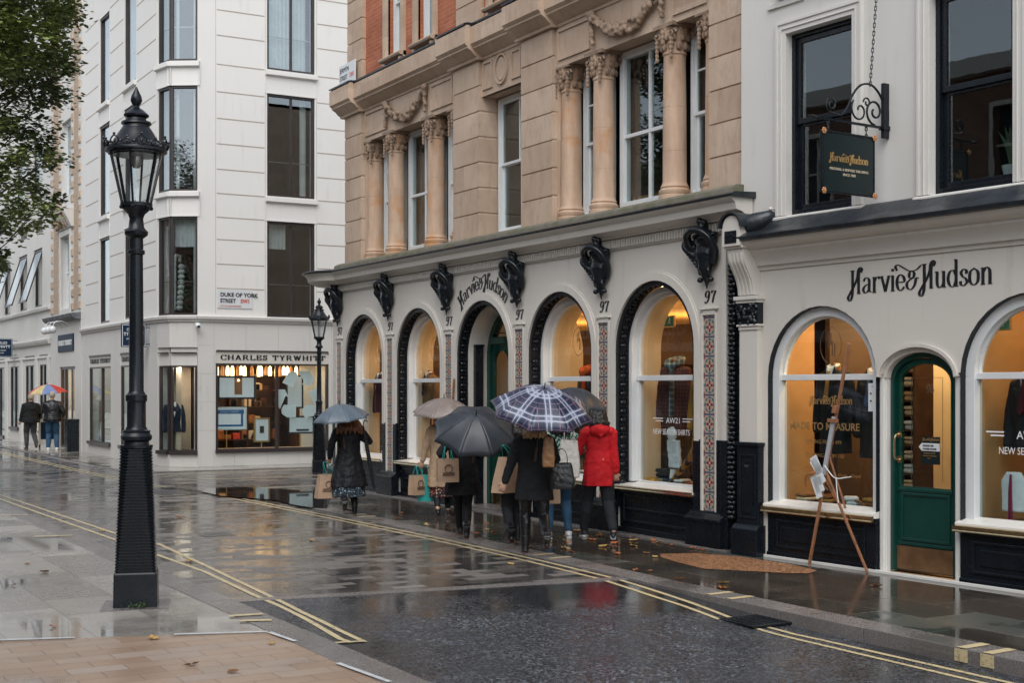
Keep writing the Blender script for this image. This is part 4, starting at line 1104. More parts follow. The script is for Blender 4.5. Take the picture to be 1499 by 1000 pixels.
# cornice under the lead roof
mb = MB(); mb.ext(D, [(0, 3.30), (-.02, 3.30), (-.03, 3.345), (-.06, 3.35), (-.08, 3.42), (-.13, 3.47), (-.16, 3.50), (-.16, 3.53), (-.24, 3.56), (-.27, 3.60), (-.30, 3.66), (0, 3.70)], .36, 6.2)
mb.build('cornice', cream, B96, smooth=True, ang=35)
mb = MB()
us = [.30+i*.12 for i in range(50)]
for i, u in enumerate(us):
    w_ = .012*noise.noise((u*3, 0, 0)); h_ = .02*noise.noise((u*2.3, 4, 0))
    mb.v += [D.p(u, -.325+w_, 3.63+h_*.3), D.p(u, -.335+w_, 3.67+h_*.4), D.p(u, -.27, 3.705+h_), D.p(u, -.13, 3.76+h_), D.p(u, -.03, 3.86+h_), D.p(u, .06, 3.90), D.p(u, .06, 3.60), D.p(u, -.28, 3.62)]
for i in range(len(us)-1):
    for k in range(8): mb.f.append((i*8+k, i*8+(k+1) % 8, (i+1)*8+(k+1) % 8, (i+1)*8+k))
mb.build('lead_roof', lead, B96, smooth=True, ang=60)
mb = MB()
rp = [(.22+.165*math.cos(PI-PI*i/12), 3.79+.155*math.sin(PI-PI*i/12)) for i in range(13)]
mb.band(D, rp, -.0, .02, -.36, .05)
mb.tube([D.p(.24, -.15, 3.80), D.p(.44, -.12, 3.84), D.p(.52, -.02, 3.90)], [.13, .12, .08], 12, round_ends=True)
mb.build('lead_cap', lead, B96, smooth=True, ang=50)
# upper wall with two sashes
mb = MB(); ow = [rect(.74, 1.71, 3.90, 5.95), rect(2.72, 3.69, 3.90, 5.95), rect(4.75, 5.72, 3.90, 5.95)]
mb.prism(D, [(.0, 3.5), (6.2, 3.5), (6.2, 9.5), (.0, 9.5)], .05, .35, ow); mb.build('upper_wall', cream2, B96)
for k, q in enumerate(ow):
    a, b_ = q[0][0], q[1][0]
    mb = MB(); mb.band(D, [(a, 3.9), (a, 5.95), (b_, 5.95), (b_, 3.9)], 0, .11, .015, .05); mb.band(D, [(a, 3.9), (a, 5.95), (b_, 5.95), (b_, 3.9)], .11, .145, .0, .05); mb.band(D, [(a, 3.9), (a, 5.95), (b_, 5.95), (b_, 3.9)], .05, .065, .0, .015)
    mb.ext(D, [(.2, 3.80), (-.0, 3.80), (-.03, 3.83), (-.03, 3.875), (.0, 3.89), (.2, 3.905)], a-.17, b_+.17)
    mb.build('architrave', cream2, B96, bevel=.004)
    o = sash(D, a, b_, 3.91, 5.95, .14, 1, B96, m=black_paint, fw=.075, mid=4.93, name='sash_window')
mb = MB(); mb.box(D, .45, 1.0, .02, .05, 6.28, 6.34); mb.ext(D, [(.05, 6.35), (-.05, 6.40), (-.07, 6.50), (.05, 6.50)], .62, 1.83); mb.build('window_hood', cream2, B96, bevel=.004)
mb = MB(); mb.tube([D.p(.56, .05, 3.99), D.p(.56, -.03, 3.99)], .012, 8); mb.ell(D.p(.56, -.035, 3.99), .022); mb.build('wall_stub', cream2, B96, smooth=True)
# door
mb = MB(); zt = 2.02
mb.band(D, [(3.0, .05)]+arcpts(DC, .415, 2.04, .27, 0, PI, 20)+[(2.17, .05)], 0, .05, .10, .18)
dfr = mb.build('door_frame', green, B96, smooth=True)
mb = MB(); do = [(DC+.365, .06)]+arcpts(DC, .365, 2.03, .225, 0, PI, 20)+[(DC-.365, .06)]
di = [(DC+.315, .93)]+arcpts(DC, .315, 2.00, .195, 0, PI, 20)+[(DC-.315, .93)]
mb.prism(D, do, .135, .18, [di[::-1]]); dr96 = mb.build('door', green, B96, bevel=.004)
mb = MB(); mb.band(D, di, -.02, .0, .125, .136); mb.band(D, rect(DC-.28, DC+.28, .40, .84), -.03, 0, .12, .136, closed=True); mb.box(D, DC-.34, DC+.34, .122, .136, .325, .355); mb.box(D, DC-.34, DC+.34, .118, .136, .88, .915); mb.build('door_moulding', green, dr96, bevel=.004)
mb = MB(); mb.prism(D, di, .150, .154); mb.build('door_pane', glass, dr96)
mb = MB(); mb.box(D, DC-.36, DC+.36, .128, .135, .07, .31); 
for k in range(5): 
    for z in (.085, .295): mb.ell(D.p(DC-.33+k*.165, .127, z), .006, 6, 4)
mb.build('kick_plate', simple('worn_bronze', (.22, .12, .06), .4, metal=.6, var=.3, vs=6), dr96)
mb = MB(); mb.tube(crom([D.p(DC-.33, .13, 1.20), D.p(DC-.33, .07, 1.22), D.p(DC-.33, .055, 1.33), D.p(DC-.33, .07, 1.45), D.p(DC-.33, .13, 1.47)], 4), .011, 8); mb.box(D, DC-.355, DC-.305, .12, .136, 1.17, 1.24); mb.box(D, DC-.355, DC-.305, .12, .136, 1.43, 1.50); mb.build('door_handle', brass, dr96, smooth=True)
merge(pen('96', flatmap(D, DC+.0, 1.90, .149), .085, .15, .05, .04)).build('house_number', brown_ink, dr96)
mb = MB(); mb.box(D, DC-.06, DC+.17, .144, .149, 1.17, 1.45); mb.build('hours_card', dark_green, dr96)
mb = MB(); mb.prism(D, [(DC-.09, 1.345), (DC-.05, 1.385), (DC+.17, 1.385), (DC+.17, 1.305), (DC-.05, 1.305)], .139, .143); mb.build('arrow_card', white_sign, dr96)
merge(sans('PLEASE USE', D, DC-.035, 1.352, .026, .1385), sans('OTHER DOOR', D, DC-.035, 1.318, .026, .1385)).build('card_lettering', ink, dr96)
merge(pen('harvie&hudson', flatmap(D, DC-.045, 1.41, .143), .030, .16, .05, .015, depth=.001), sans('OPENING HOURS', D, DC-.03, 1.275, .018, .1435), sans('MONDAY TO SATURDAY', D, DC-.04, 1.25, .015, .1435), sans('10 - 6', D, DC+.02, 1.225, .015, .1435)).build('gold_lettering', gold, dr96)
mb = MB(); mb.box(D, DC-.19, DC-.186, .146, .149, 1.0, 2.05); mb.box(D, DC+.20, DC+.204, .146, .149, 1.0, 2.05); mb.box(D, DC-.19, DC+.204, .146, .149, 2.05, 2.054); mb.build('pane_lining', brown_ink, dr96)
# fascia lettering
wd = penw('harvie&hudson', .30, .02)
k_ = 1.84/wd
pen('harvie&hudson', flatmap(D, 1.69, 2.955, -.001), .30*k_*.98, .125, .026, .02).build('fascia_lettering', ink, B96)
# window lettering (gold and white on the glass)
merge(pen('harvie&hudson', flatmap(D, .98, 1.77, .152), .092, .14, .045, .015, depth=.001), sans('MADE TO MEASURE', D, .68, 1.485, .115, .152, depth=.001, bold=.002), sans('SUITING FROM 499', D, .92, 1.33, .062, .152, depth=.001), sans('SHIRTING FROM 150', D, .92, 1.18, .062, .152, depth=.001), sans('Michael Henry', D, .72, 1.03, .045, .152, depth=.001), sans('Tweed Shirts', D, .72, .96, .045, .152, depth=.001), sans('Chairs - Chapel', D, 1.40, .98, .05, .152, depth=.001)).build('window_lettering', gold, B96)
merge(sans('AW21', D, W2-.26, 1.46, .11, .152, depth=.001), sans('NEW SEASON SHIRTS', D, W2-.46, 1.31, .10, .152, depth=.001, xs=.8)).build('window_lettering', white_ink, B96)
mb = MB(); mb.box(D, W2-.60, W2-.40, .151, .153, 1.515, 1.53); mb.box(D, W2-.55, W2-.40, .151, .153, 1.48, 1.495); mb.build('window_rule', white_ink, B96)
merge(sans('AW21', A, CEN[4]+.13, 1.49, .105, .288, -1, depth=.001, xs=1.1), sans('NEW SEASON SHIRTS', A, CEN[4]+.42, 1.34, .105, .288, -1, depth=.001, xs=.78)).build('window_lettering', white_ink, B97)
mb = MB()
for (a, b_, z) in ((.42, .2, 1.545), (.36, .2, 1.51), (-.22, -.44, 1.545), (-.22, -.38, 1.51)): mb.box(A, CEN[4]+b_, CEN[4]+a, .287, .289, z, z+.012)
mb.build('window_rule', white_ink, B97)
def monogram(fr, uc, zc, r_, d, sgn, m, parent):
    mb = MB(); mb.band(fr, [(uc+r_*.75*math.cos(a*PI/16), zc+r_*math.sin(a*PI/16)) for a in range(32)], -.006, .0, d-.001, d+.001, closed=True)
    for (x, z0, z1) in ((-.18, -.1, .6), (.12, -.6, .25), (.02, .0, .7), (.30, -.62, .1)): mb.box(fr, uc+sgn*x*r_-.007, uc+sgn*x*r_+.007, d-.001, d+.001, zc+z0*r_, zc+z1*r_)
    mb.box(fr, uc-.2*r_, uc+.2*r_, d-.0008, d+.0008, zc+.02, zc+.026)
    return mb.build('window_monogram', m, parent)
for i in (0, 1, 3, 4): monogram(A, CEN[i]-.05, 2.62, .20, .288, -1, brown_ink, B97)
monogram(D, W1+.02, 2.42, .20, .154, 1, brown_ink, B96)
monogram(D, W2+.05, 2.42, .20, .154, 1, gold, B96)
# room behind the right-hand shopfront
tan_w = simple('tan_backdrop', (.34, .17, .075), .6, var=.12, vs=1)
mb = MB(); mb.box(D, .45, .52, .98, 3.2, .0, 3.3); mb.box(D, .5, 6.2, 3.2, 3.3, 0, 3.3); mb.box(D, 5.4, 5.5, .25, 3.2, 0, 3.3); mb.build('inner_wall', room_w, B96)
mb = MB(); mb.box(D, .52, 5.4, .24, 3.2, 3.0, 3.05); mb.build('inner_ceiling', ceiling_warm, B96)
mb = MB(); mb.box(D, .52, 5.4, .24, 3.2, -.02, .03); mb.box(D, .52, 2.07, .20, .95, .55, .62); mb.box(D, 3.1, 4.75, .2, .95, .55, .62); mb.build('inner_floor', wood_dark, B96)
mb = MB(); mb.box(D, .45, .52, .24, .72, .62, 2.98); mb.box(D, 3.11, 3.17, .24, 1.0, .62, 2.9); mb.box(D, 3.17, 3.62, 1.0, 1.04, .62, 2.9); mb.box(D, .46, .50, .22, .24, .62, 2.9); mb.build('display_panel', simple('amber_panel', (.50, .27, .11), .55, var=.1), B96)
mb = MB(); mb.box(D, 1.94, 1.97, .23, .42, .62, 2.9); mb.box(D, 3.06, 3.10, .22, 1.0, .05, 2.9); mb.build('display_side', cream_panel, B96)
mb = MB(); mb.box(D, .62, 2.0, 2.2, 2.25, .05, 2.9); mb.build('inner_partition', cream_panel, B96)
for (u, d, e) in ((1.25, .7, 13), (2.2, .33, 8), (2.5, .9, 18), (3.9, .7, 9), (1.2, 1.8, 22)):  # the one just inside the door is added to brighten the shirt shelf
    p = D.p(u, d, 2.93); area(p.x, p.y, p.z, .4, .6, e)
for k, (u, d) in enumerate(((1.1, .8), (2.6, 1.3), (3.75, .8), (4.2, 2.0))):
    p = D.p(u, d, 2.985)
    dl = thing('downlight', ['round ceiling downlight over the made to measure window', 'round ceiling downlight inside the green door', 'round ceiling downlight over the window right of the green door', 'round ceiling downlight deep in the shop right of the green door'][k], 'light', tuple(p), group='downlights in the shop with the green door')
    mb = MB(); mb.lathe([(.075, 0), (.075, .012), (.055, .012)], 14); mb.build('trim', white_frame, dl, local=True)
    mb = MB(); mb.lathe([(.05, -.004), (.05, .0)], 14); mb.build('lit_disc', spot_em, dl, local=True)

# ---- hanging sign on a scrolled bracket
def tpos(x, z, s0=1.98+.62):                       # x outwards from the wall
    return D.p(SU, -x, z)
SU = 2.17
HB = thing('sign_bracket', 'black wrought iron scroll bracket holding the hanging shop sign over the street', 'bracket', tuple(D.p(SU, 0, 4.6)))
mb = MB()
P_ = lambda x, z: D.p(SU, -x, z+.05)
mb.box(D, SU-.02, SU+.02, -.03, .05, 4.55, 5.12); mb.box(D, SU-.035, SU+.035, -.05, .05, 4.635, 4.675)
mb.bar(P_(0, 4.605), P_(1.0, 4.605), .024); mb.tube([P_(1.0, 4.605), P_(1.06, 4.61), P_(1.14, 4.615)], [.012, .022, .004], 6)
def spiral(cx, cz, r0, r1, a0, a1, n=22):
    return [P_(cx+(r0+(r1-r0)*i/n)*math.cos(a0+(a1-a0)*i/n), cz+(r0+(r1-r0)*i/n)*math.sin(a0+(a1-a0)*i/n)) for i in range(n+1)]
mb.tube(crom([P_(.0, 4.62), P_(-.0, 4.78), P_(.06, 4.93), P_(.20, 5.03), P_(.36, 5.01), P_(.48, 4.90), P_(.56, 4.76), P_(.66, 4.67), P_(.82, 4.68)], 4), .012, 6)
mb.tube(spiral(.80, 4.76, .085, .02, -PI/2, -PI/2+PI*3), .011, 6)
mb.tube(spiral(.15, 4.76, .14, .03, -PI*.5, PI*2.2, 30), .012, 6); mb.tube(spiral(.38, 4.75, .13, .02, PI*.25, -PI*2.0, 26), .010, 6); mb.tube(spiral(.27, 4.84, .055, .015, 0, PI*2.2), .009, 6)
for x in (.28, .84): mb.tube([P_(x, 4.59), P_(x, 4.575)], .008, 6)
mb.build('scrollwork', black_paint, HB, smooth=True)
HS = thing('hanging_sign', 'square dark green hanging shop sign with gold lettering and copper corner rosettes', 'sign', tuple(D.p(SU, -.38, 4.2)))
SG = Fr(tuple(P_(.93, 0))[:2], tuple((P_(.18, 0)-P_(.93, 0)))[:2])
mb = MB(); mb.box(SG, 0, .75, -.014, .014, 3.93, 4.53); mb.build('board', dark_green, HS, bevel=.003)
mb = MB(); mb.band(SG, rect(0, .75, 3.93, 4.53), -.012, .010, -.02, .02, closed=True); mb.build('frame', black_paint, HS, bevel=.003)
for (u, z) in ((0, 3.93), (.75, 3.93), (0, 4.53), (.75, 4.53)):
    mb = MB()
    for k in range(6): a = k*PI/3; mb.ell(SG.p(u+.022*math.cos(a), -.03, z+.022*math.sin(a)), (.013, .008, .013), 8, 5)
    mb.ell(SG.p(u, -.036, z), .010, 8, 5); mb.build('rosette', copper, HS, smooth=True)
wd = penw('harvie&hudson', 1, .015)
pen('harvie&hudson', flatmap(SG, .09, 4.24, -.0142), .57/wd, .17, .05, .015, depth=.003).build('lettering', gold, HS)
merge(sans('PERSONAL & BESPOKE TAILORING', SG, .375, 4.15, .037, -.016, align='CENTER'), sans('SINCE 1949', SG, .375, 4.10, .038, -.016, align='CENTER')).build('small_lettering', simple('pale_gilt', (.55, .48, .36), .4), HS)
def chain(a, b, parent, name='chain', L=.045, r_=.0045):
    mb = MB(); a = Vector(a); b = Vector(b); n = int((b-a).length/(L*.72)); t = (b-a).normalized(); x = t.orthogonal().normalized(); y = t.cross(x)
    for k in range(n):
        c = a+(b-a)*(k+.5)/n; s_ = x if k % 2 else y
        pts = [c+t*(L/2-.008)*sg+s_*.010*q for sg, q in ((-1, 1), (1, 1), (1, -1), (-1, -1))]; pts = [pts[0], pts[1], c+t*L/2, pts[2], pts[3], c-t*L/2, pts[0]]
        mb.tube(pts, r_, 5)
    return mb.build(name, black_paint, parent, smooth=True)
for x in (.28, .84): chain(P_(x, 4.59), P_(x, 4.47), HS, L=.05, r_=.006)
chain(P_(.22, 5.02), P_(-.02+.08, 6.6), HB, 'stay_chain', L=.06)

# ---------------------------------------------------------------- the white corner building across the side street
Fw = Fr((0, 32.6), (1, 0))
Lw = Fr((9.25, 0), (0, 1)).flip()
BW = thing('white_corner_building', 'white stone corner building with tall dark framed windows above a shirt shop', 'building', (11, 34, 0))
cA, cK, cL = (9.97, 32.6), (9.38, 32.98), (9.25, 33.60)
FA = Fr(cK, (cA[0]-cK[0], cA[1]-cK[1])); LA = math.hypot(cA[0]-cK[0], cA[1]-cK[1])
FB = Fr(cL, (cK[0]-cL[0], cK[1]-cL[1])); LB = math.hypot(cK[0]-cL[0], cK[1]-cL[1])
FLZ = [(3.74, 6.17), (6.80, 9.39), (10.0, 12.5)]
mb = MB()
mb.prism(Fw, [(9.97, 3.70), (24, 3.70), (24, 15), (9.97, 15)], 0, .35, [rect(11.75, 13.03, a, b_) for a, b_ in FLZ]+[rect(16.2, 17.5, a, b_) for a, b_ in FLZ])
mb.prism(Lw, [(33.6, 3.70), (41.9, 3.70), (41.9, 15), (33.6, 15)], 0, .35, [rect(u0, u1, a+.06, b_+.06) for (u0, u1) in ((35.62, 36.85), (38.50, 39.65)) for a, b_ in FLZ])
for a, b_ in ((6.17, 6.80), (9.39, 10.0), (12.5, 15)):
    mb.box(FA, 0, LA, 0, .35, a, b_); mb.box(FB, 0, LB, 0, .35, a, b_)
mb.build('upper_wall', white_stone, BW)
mb = MB()
mb.prism(Fw, [(9.97, 0), (24, 0), (24, 3.60), (9.97, 3.60)], 0, .3, [rect(10.42, 13.42, .36, 2.86), rect(14.2, 17.2, .36, 2.86)])
mb.prism(Lw, [(33.6, 0), (41.9, 0), (41.9, 3.60), (33.6, 3.60)], 0, .3, [rect(35.05, 37.3, .33, 2.90), rect(38.35, 41.0, .33, 2.90)])
mb.box(FA, 0, LA, 0, .3, 0, .30); mb.box(FB, 0, LB, 0, .3, 0, .30); mb.box(FA, 0, LA, 0, .3, 2.95, 3.60); mb.box(FB, 0, LB, 0, .3, 2.95, 3.60)
mb.box(FA, 0.02, LA-.02, .05, .3, 2.50, 2.95); mb.box(FB, 0.02, LB-.12, .05, .3, 2.50, 2.95)
mb.build('lower_wall', white_stone2, BW)
# string course
sc = [(.05, 3.58), (-.04, 3.58), (-.05, 3.62), (-.10, 3.65), (-.11, 3.71), (-.04, 3.74), (.05, 3.745)]
mb = MB(); mb.ext(Fw, sc, 9.93, 24); mb.ext(FA, sc, -.03, LA); mb.ext(FB, sc, -.0, LB+.03); mb.ext(Lw, sc, 33.6, 41.9); mb.build('string_course', white_stone2, BW)
# joints between the panels: proud brown strips, groove shade put into their colour
jz = [4.42, 5.02, 5.63, 6.18, 6.77, 7.37, 8.0, 8.63, 9.29, 9.97, 10.69, 11.32, 11.95, 12.6]
mb = MB(); mv = MB()
for z in jz:
    for (a, b_) in ((10.45, 11.68), (13.10, 16.1)): mb.box(Fw, a, b_, -.004, .01, z-.013, z+.013)
    for (a, b_) in ((33.75, 35.55), (36.95, 38.42), (39.8, 41.4)): mb.box(Lw, a, b_, -.004, .01, z-.013, z+.013)
mb.build('panel_joint', brown_joint, BW)
for x in (10.42, 11.70, 13.08): mv.box(Fw, x-.006, x+.006, -.003, .01, 3.8, 14)
for x in (9.97, 10.38, 13.5): mv.box(Fw, x-.004, x+.004, -.003, .01, .05, 3.55)
for x in (11.2, 12.05, 12.9): mv.box(Fw, x-.004, x+.004, -.003, .01, 2.88, 3.55); mv.box(Fw, x-.3, x-.292, -.003, .01, .02, .33)
for z in (.9, 1.6, 2.3, 3.0): mv.box(Fw, 9.98, 10.40, -.003, .01, z-.004, z+.004)
for x in (34.6, 37.8, 41.4): mv.box(Lw, x-.005, x+.005, -.003, .01, .05, 3.55)
mv.build('fine_joint', simple('fine_joint', (.45, .42, .38), .7), BW)
def spandrel(fr, u0, u1, z0, z1, parent, sill=True):
    mb = MB()
    if sill: mb.ext(fr, [(.1, z1-.16), (-.05, z1-.16), (-.09, z1-.14), (-.09, z1-.03), (.1, z1-.005)], u0-.05, u1+.05)
    mb.band(fr, rect(u0-.02, u1+.02, z0+.03, z1-.17), -.03, 0, -.012, .01, closed=True)
    return mb
mb = MB()
for a, b_ in ((6.17, 6.80), (9.39, 10.0)):
    for sp_ in (spandrel(Fw, 11.75, 13.03, a, b_, BW), spandrel(FA, .0, LA, a, b_, BW), spandrel(FB, 0, LB, a, b_, BW), spandrel(Lw, 35.62, 36.85, a+.06, b_+.06, BW), spandrel(Lw, 38.5, 39.65, a+.06, b_+.06, BW)): sp_.build('window_spandrel', white_stone, BW)
def tall(fr, u0, u1, z0, z1, mull=True, d=.08, bl=None, cur=None, room=True, name='tall_window', parent=BW):
    mb = MB(); mb.band(fr, rect(u0, u1, z0, z1), 0, .055, d-.05, d+.06, closed=True)
    if mull: m_ = (u0+u1)/2+.02; mb.box(fr, m_-.028, m_+.028, d-.02, d+.05, z0+.05, z1-.05)
    o = mb.build(name, bronze_frame, parent)
    g_ = MB(); g_.box(fr, u0+.05, u1-.05, d+.005, d+.009, z0+.05, z1-.05); g_.build('pane', glass_far, o)
    r_ = MB(); zt = z0+(z1-z0)*.34; r_.box(fr, u0+.05, u1-.05, d+.05, d+.075, zt, zt+.022); r_.build('guard_rail', steel, o)
    if room:
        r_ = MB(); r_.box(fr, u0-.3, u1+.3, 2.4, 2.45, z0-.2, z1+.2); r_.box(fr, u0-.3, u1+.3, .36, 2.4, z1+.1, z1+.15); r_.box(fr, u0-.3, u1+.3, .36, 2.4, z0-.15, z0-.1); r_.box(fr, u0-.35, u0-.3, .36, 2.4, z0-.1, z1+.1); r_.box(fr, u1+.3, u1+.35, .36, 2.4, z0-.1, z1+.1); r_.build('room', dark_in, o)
    if bl: blind(fr, u0+.06, u0+.06+(u1-u0-.12)*bl[0], z0+(z1-z0)*bl[1], z1-.05, .22, o, curt)
    if cur:
        for (a, b_) in cur: blind(fr, u0+(u1-u0)*a, u0+(u1-u0)*b_, z0+.06, z1-.06, .28, o, curt)
    return o
tall(Fw, 11.75, 13.03, *FLZ[0], bl=(.48, .72)); tall(Fw, 11.75, 13.03, *FLZ[1], cur=[(.04, .14), (.76, .94)]); tall(Fw, 11.75, 13.03, *FLZ[2], bl=(.95, .0))
for a, b_ in FLZ: tall(Fw, 16.2, 17.5, a, b_)
for k, (a, b_) in enumerate(FLZ):
    tall(FA, 0.02, LA-.01, a, b_, mull=False, bl=(.96, .70) if k == 0 else None, cur=[(.1, .3)] if k else None, room=False); tall(FB, 0.02, LB-.02, a, b_, mull=False, room=False)
    for (u0, u1) in ((35.62, 36.85), (38.50, 39.65)): tall(Lw, u0, u1, a+.06, b_+.06, mull=False, cur=[(.05, .3)])
mb = MB()
for a, b_ in FLZ:
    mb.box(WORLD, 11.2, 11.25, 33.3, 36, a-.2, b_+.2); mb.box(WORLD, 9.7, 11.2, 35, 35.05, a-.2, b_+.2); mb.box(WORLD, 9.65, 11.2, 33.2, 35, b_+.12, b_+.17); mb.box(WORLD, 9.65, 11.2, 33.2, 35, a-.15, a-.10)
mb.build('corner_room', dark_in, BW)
# shop windows
for q_ in ((Fw, 10.42, 13.42, 2.86), (Lw, 35.05, 37.3, 2.90), (Lw, 38.35, 41.0, 2.90)): mb = MB(); mb.box(q_[0], q_[1], q_[2], .03, .06, 2.56, q_[3]); mb.build('fascia_panel', cream, BW)
def shopwin(fr, u0, u1, z0, z1, mulls, parent=BW):
    mb = MB(); mb.band(fr, rect(u0, u1, z0, z1), 0, .045, .02, .10, closed=True); mb.box(fr, u0-.03, u1+.03, -.07, .1, z0-.06, z0+.03)
    for m_ in mulls: mb.box(fr, m_-.035, m_+.035, .015, .10, z0+.03, z1-.04)
    mb.box(fr, u0, u1, -.012, .03, z1+.30, z1+.33)
    o = mb.build('shop_window', bronze_frame, parent)
    g_ = MB(); g_.box(fr, u0+.03, u1-.03, .055, .06, z0+.03, z1-.03); g_.build('pane', glass, o)
    r_ = MB(); r_.box(fr, u0+.04, u1-.04, .1, .9, z0-.02, z0+.02); r_.build('display_floor', white_trim, o)
    return o
SW1 = shopwin(Fw, 10.44, 13.40, .39, 2.56, [12.02])
mb = MB(); mb.box(Fw, 13.40, 13.43, .1, 1.6, .4, 2.56); mb.box(Fw, 12.98, 13.40, .9, .93, .4, 2.56); mb.build('display_side', white_frame, SW1)
shopwin(Lw, 35.05, 37.28, .36, 2.56, [36.2]); shopwin(Lw, 38.38, 40.98, .36, 2.56, [39.5])
for fr, u0, u1 in ((FA, .03, LA-.03), (FB, .06, LB-.10)):
    shopwin(fr, u0, u1, .37, 2.50, [])
wl = simple('warm_pale_wall', (.52, .42, .32), .6)
mb = MB()
for (a, b_) in ((34.9, 41.2),): mb.box(Lw, a, b_, 1.1, 1.15, 0, 2.9)
mb.box(Lw, 37.7, 37.75, .3, 1.1, 0, 2.9); mb.box(Lw, 41.2, 41.25, .3, 1.1, 0, 2.9); mb.box(Lw, 34.85, 34.9, .3, 1.1, 0, 2.9); mb.box(Lw, 34.9, 41.2, .3, 1.1, 2.9, 2.95); mb.build('display_back', wl, BW)
mb = MB(); mb.box(Fw, 10.3, 13.8, 4.6, 4.7, 0, 2.9); mb.box(Fw, 10.30, 10.35, .35, 4.6, 0, 2.9); mb.box(Fw, 13.8, 13.85, .35, 4.6, 0, 2.9); mb.box(Fw, 10.3, 13.8, .35, 4.6, -.02, .02); mb.build('shop_interior', simple('ct_interior', (.10, .055, .035), .5, var=.5, vs=2), BW)
mb = MB(); mb.box(Fw, 10.3, 13.8, .3, 4.6, 2.9, 2.95); mb.build('shop_ceiling', wood_dark, BW)
mb = MB(); mb.box(WORLD, 9.65, 9.78, 33.35, 35.0, 0, 2.6); mb.box(WORLD, 9.78, 10.25, 34.1, 34.15, 0, 2.6); mb.box(WORLD, 9.65, 10.3, 33.1, 35, 2.56, 2.6); mb.build('corner_display', wl, BW)
area(9.85, 33.35, 2.5, .3, .3, 14, (1, .85, .7)); area(12.0, 34.6, 2.8, 2.6, 2.6, 55, (1, .5, .2)); area(9.9, 36.2, 2.8, .6, 1.5, 8, (1, .85, .7)); area(9.9, 39.7, 2.8, .6, 1.8, 8, (1, .85, .7)); area(11.9, 33.1, 2.5, 2.6, .3, 10, (1, .75, .5))
# fascia names
def fit(text, fr, u0, u1, z0, h_, d, sgn, m, parent, thick=.2, thin=.07, name='shop_name', depth=.012, track=.12):
    w = penw(text, h_, track); sx = abs(u1-u0)/w
    mp = lambda x, y, dd: fr.p(u0+sgn*x*sx, d+dd, z0+y)
    return pen(text, mp, h_, thick, thin, track, depth).build(name, m, parent)
fit('CHARLES TYRWHITT', Fw, 10.56, 13.33, 2.655, .115, .028, 1, ink, BW)
fit('CHARLES TYRWHITT', Lw, 40.9, 38.5, 2.665, .12, .028, -1, ink, BW); fit('CHARLES TYRWHITT', Lw, 37.2, 35.15, 2.665, .12, .028, -1, ink, BW)
# street plate
SP = thing('street_sign', 'white street name plate reading Duke of York Street on the pale corner building', 'street sign', (10.9, 32.55, 3.9))
mb = MB(); mb.box(Fw, 10.46, 11.36, -.022, -.004, 3.93, 4.40); mb.build('plate', white_sign, SP, bevel=.004)
merge(sans('DUKE OF YORK', Fw, 10.53, 4.22, .135, -.023, bold=.004), sans('STREET', Fw, 10.53, 4.07, .135, -.023, xs=.9, bold=.004)).build('lettering', ink, SP)
merge(sans('SW1', Fw, 11.05, 4.07, .135, -.023, xs=.9, bold=.004), sans('CITY OF WESTMINSTER', Fw, 10.53, 3.965, .05, -.023)).build('red_lettering', red_ink, SP)
CC = thing('security_camera', 'small white dome camera under the string course of the pale corner building', 'camera', tuple(Fw.p(9.93, -.1, 3.5)))
mb = MB(); mb.ell(Fw.p(9.93, -.14, 3.47), (.075, .075, .075), 12, 8); mb.tube([Fw.p(9.93, .02, 3.53), Fw.p(9.93, -.12, 3.52)], .03, 8); mb.build('housing', white_frame, CC, smooth=True)
mb = MB(); mb.ell(Fw.p(9.93, -.19, 3.45), (.04, .04, .04), 10, 6); mb.build('lens', ink, CC, smooth=True)

# contents of the recycling window: screens, frames, pendants, arrow emblem
def framed(nm, lb, u0, u1, z0, z1, d, body, frame, extra=None, cat='screen', stand=None):
    t = thing(nm, lb, cat, tuple(Fw.p((u0+u1)/2, d, z0)))
    mb = MB(); mb.box(Fw, u0, u1, d, d+.04, z0, z1); mb.build('panel', body, t)
    mb = MB(); mb.band(Fw, rect(u0, u1, z0, z1), -.03, .012, d-.012, d+.045, closed=True); mb.build('frame', frame, t)
    if stand:
        mb = MB()
        for (x, za, zb) in stand: mb.box(Fw, x-.012, x+.012, d+.02, d+.045, za, zb)
        mb.build('rod', gold, t)
    if extra: extra(t)
    return t
def ex1(t):
    mb = MB(); mb.box(Fw, 11.0, 11.20, .296, .300, 1.78, 2.22); mb.build('picture', wood, t)
    mb = MB(); mb.ell(Fw.p(11.1, .28, 2.14), .03); mb.build('bulb', bulb_em, t, smooth=True)
framed('display_screen', 'wide pale screen with a brown panel in the middle, upper left in the recycling window', 10.60, 11.52, 1.70, 2.22, .3, screen_em, ink, ex1, stand=[(10.56, 1.45, 1.66), (11.56, 1.6, 2.3)])
def ex2(t):
    mb = MB(); mb.box(Fw, 10.50, 11.22, .215, .218, 1.30, 1.40); mb.box(Fw, 10.50, 10.56, .215, .218, .98, 1.30); mb.box(Fw, 11.14, 11.2, .215, .218, .98, 1.30); mb.box(Fw, 10.56, 11.14, .215, .218, .98, 1.03); mb.build('blue_graphic', simple('blue_graphic', (.03, .13, .32), .4), t)
    sans('CHARLES TYRWHITT', Fw, 10.60, 1.33, .055, .213, depth=.002, xs=.95).build('lettering', white_ink, t)
framed('display_screen', 'pale blue screen with a dark blue graphic, middle left in the recycling window', 10.48, 11.26, .93, 1.44, .22, screen_em, white_frame, ex2, stand=[(10.78, .4, .92)])
def ex3(t):
    mb = MB(); mb.box(Fw, 11.66, 11.77, .286, .29, .80, .98); mb.build('picture', wood_dark, t)
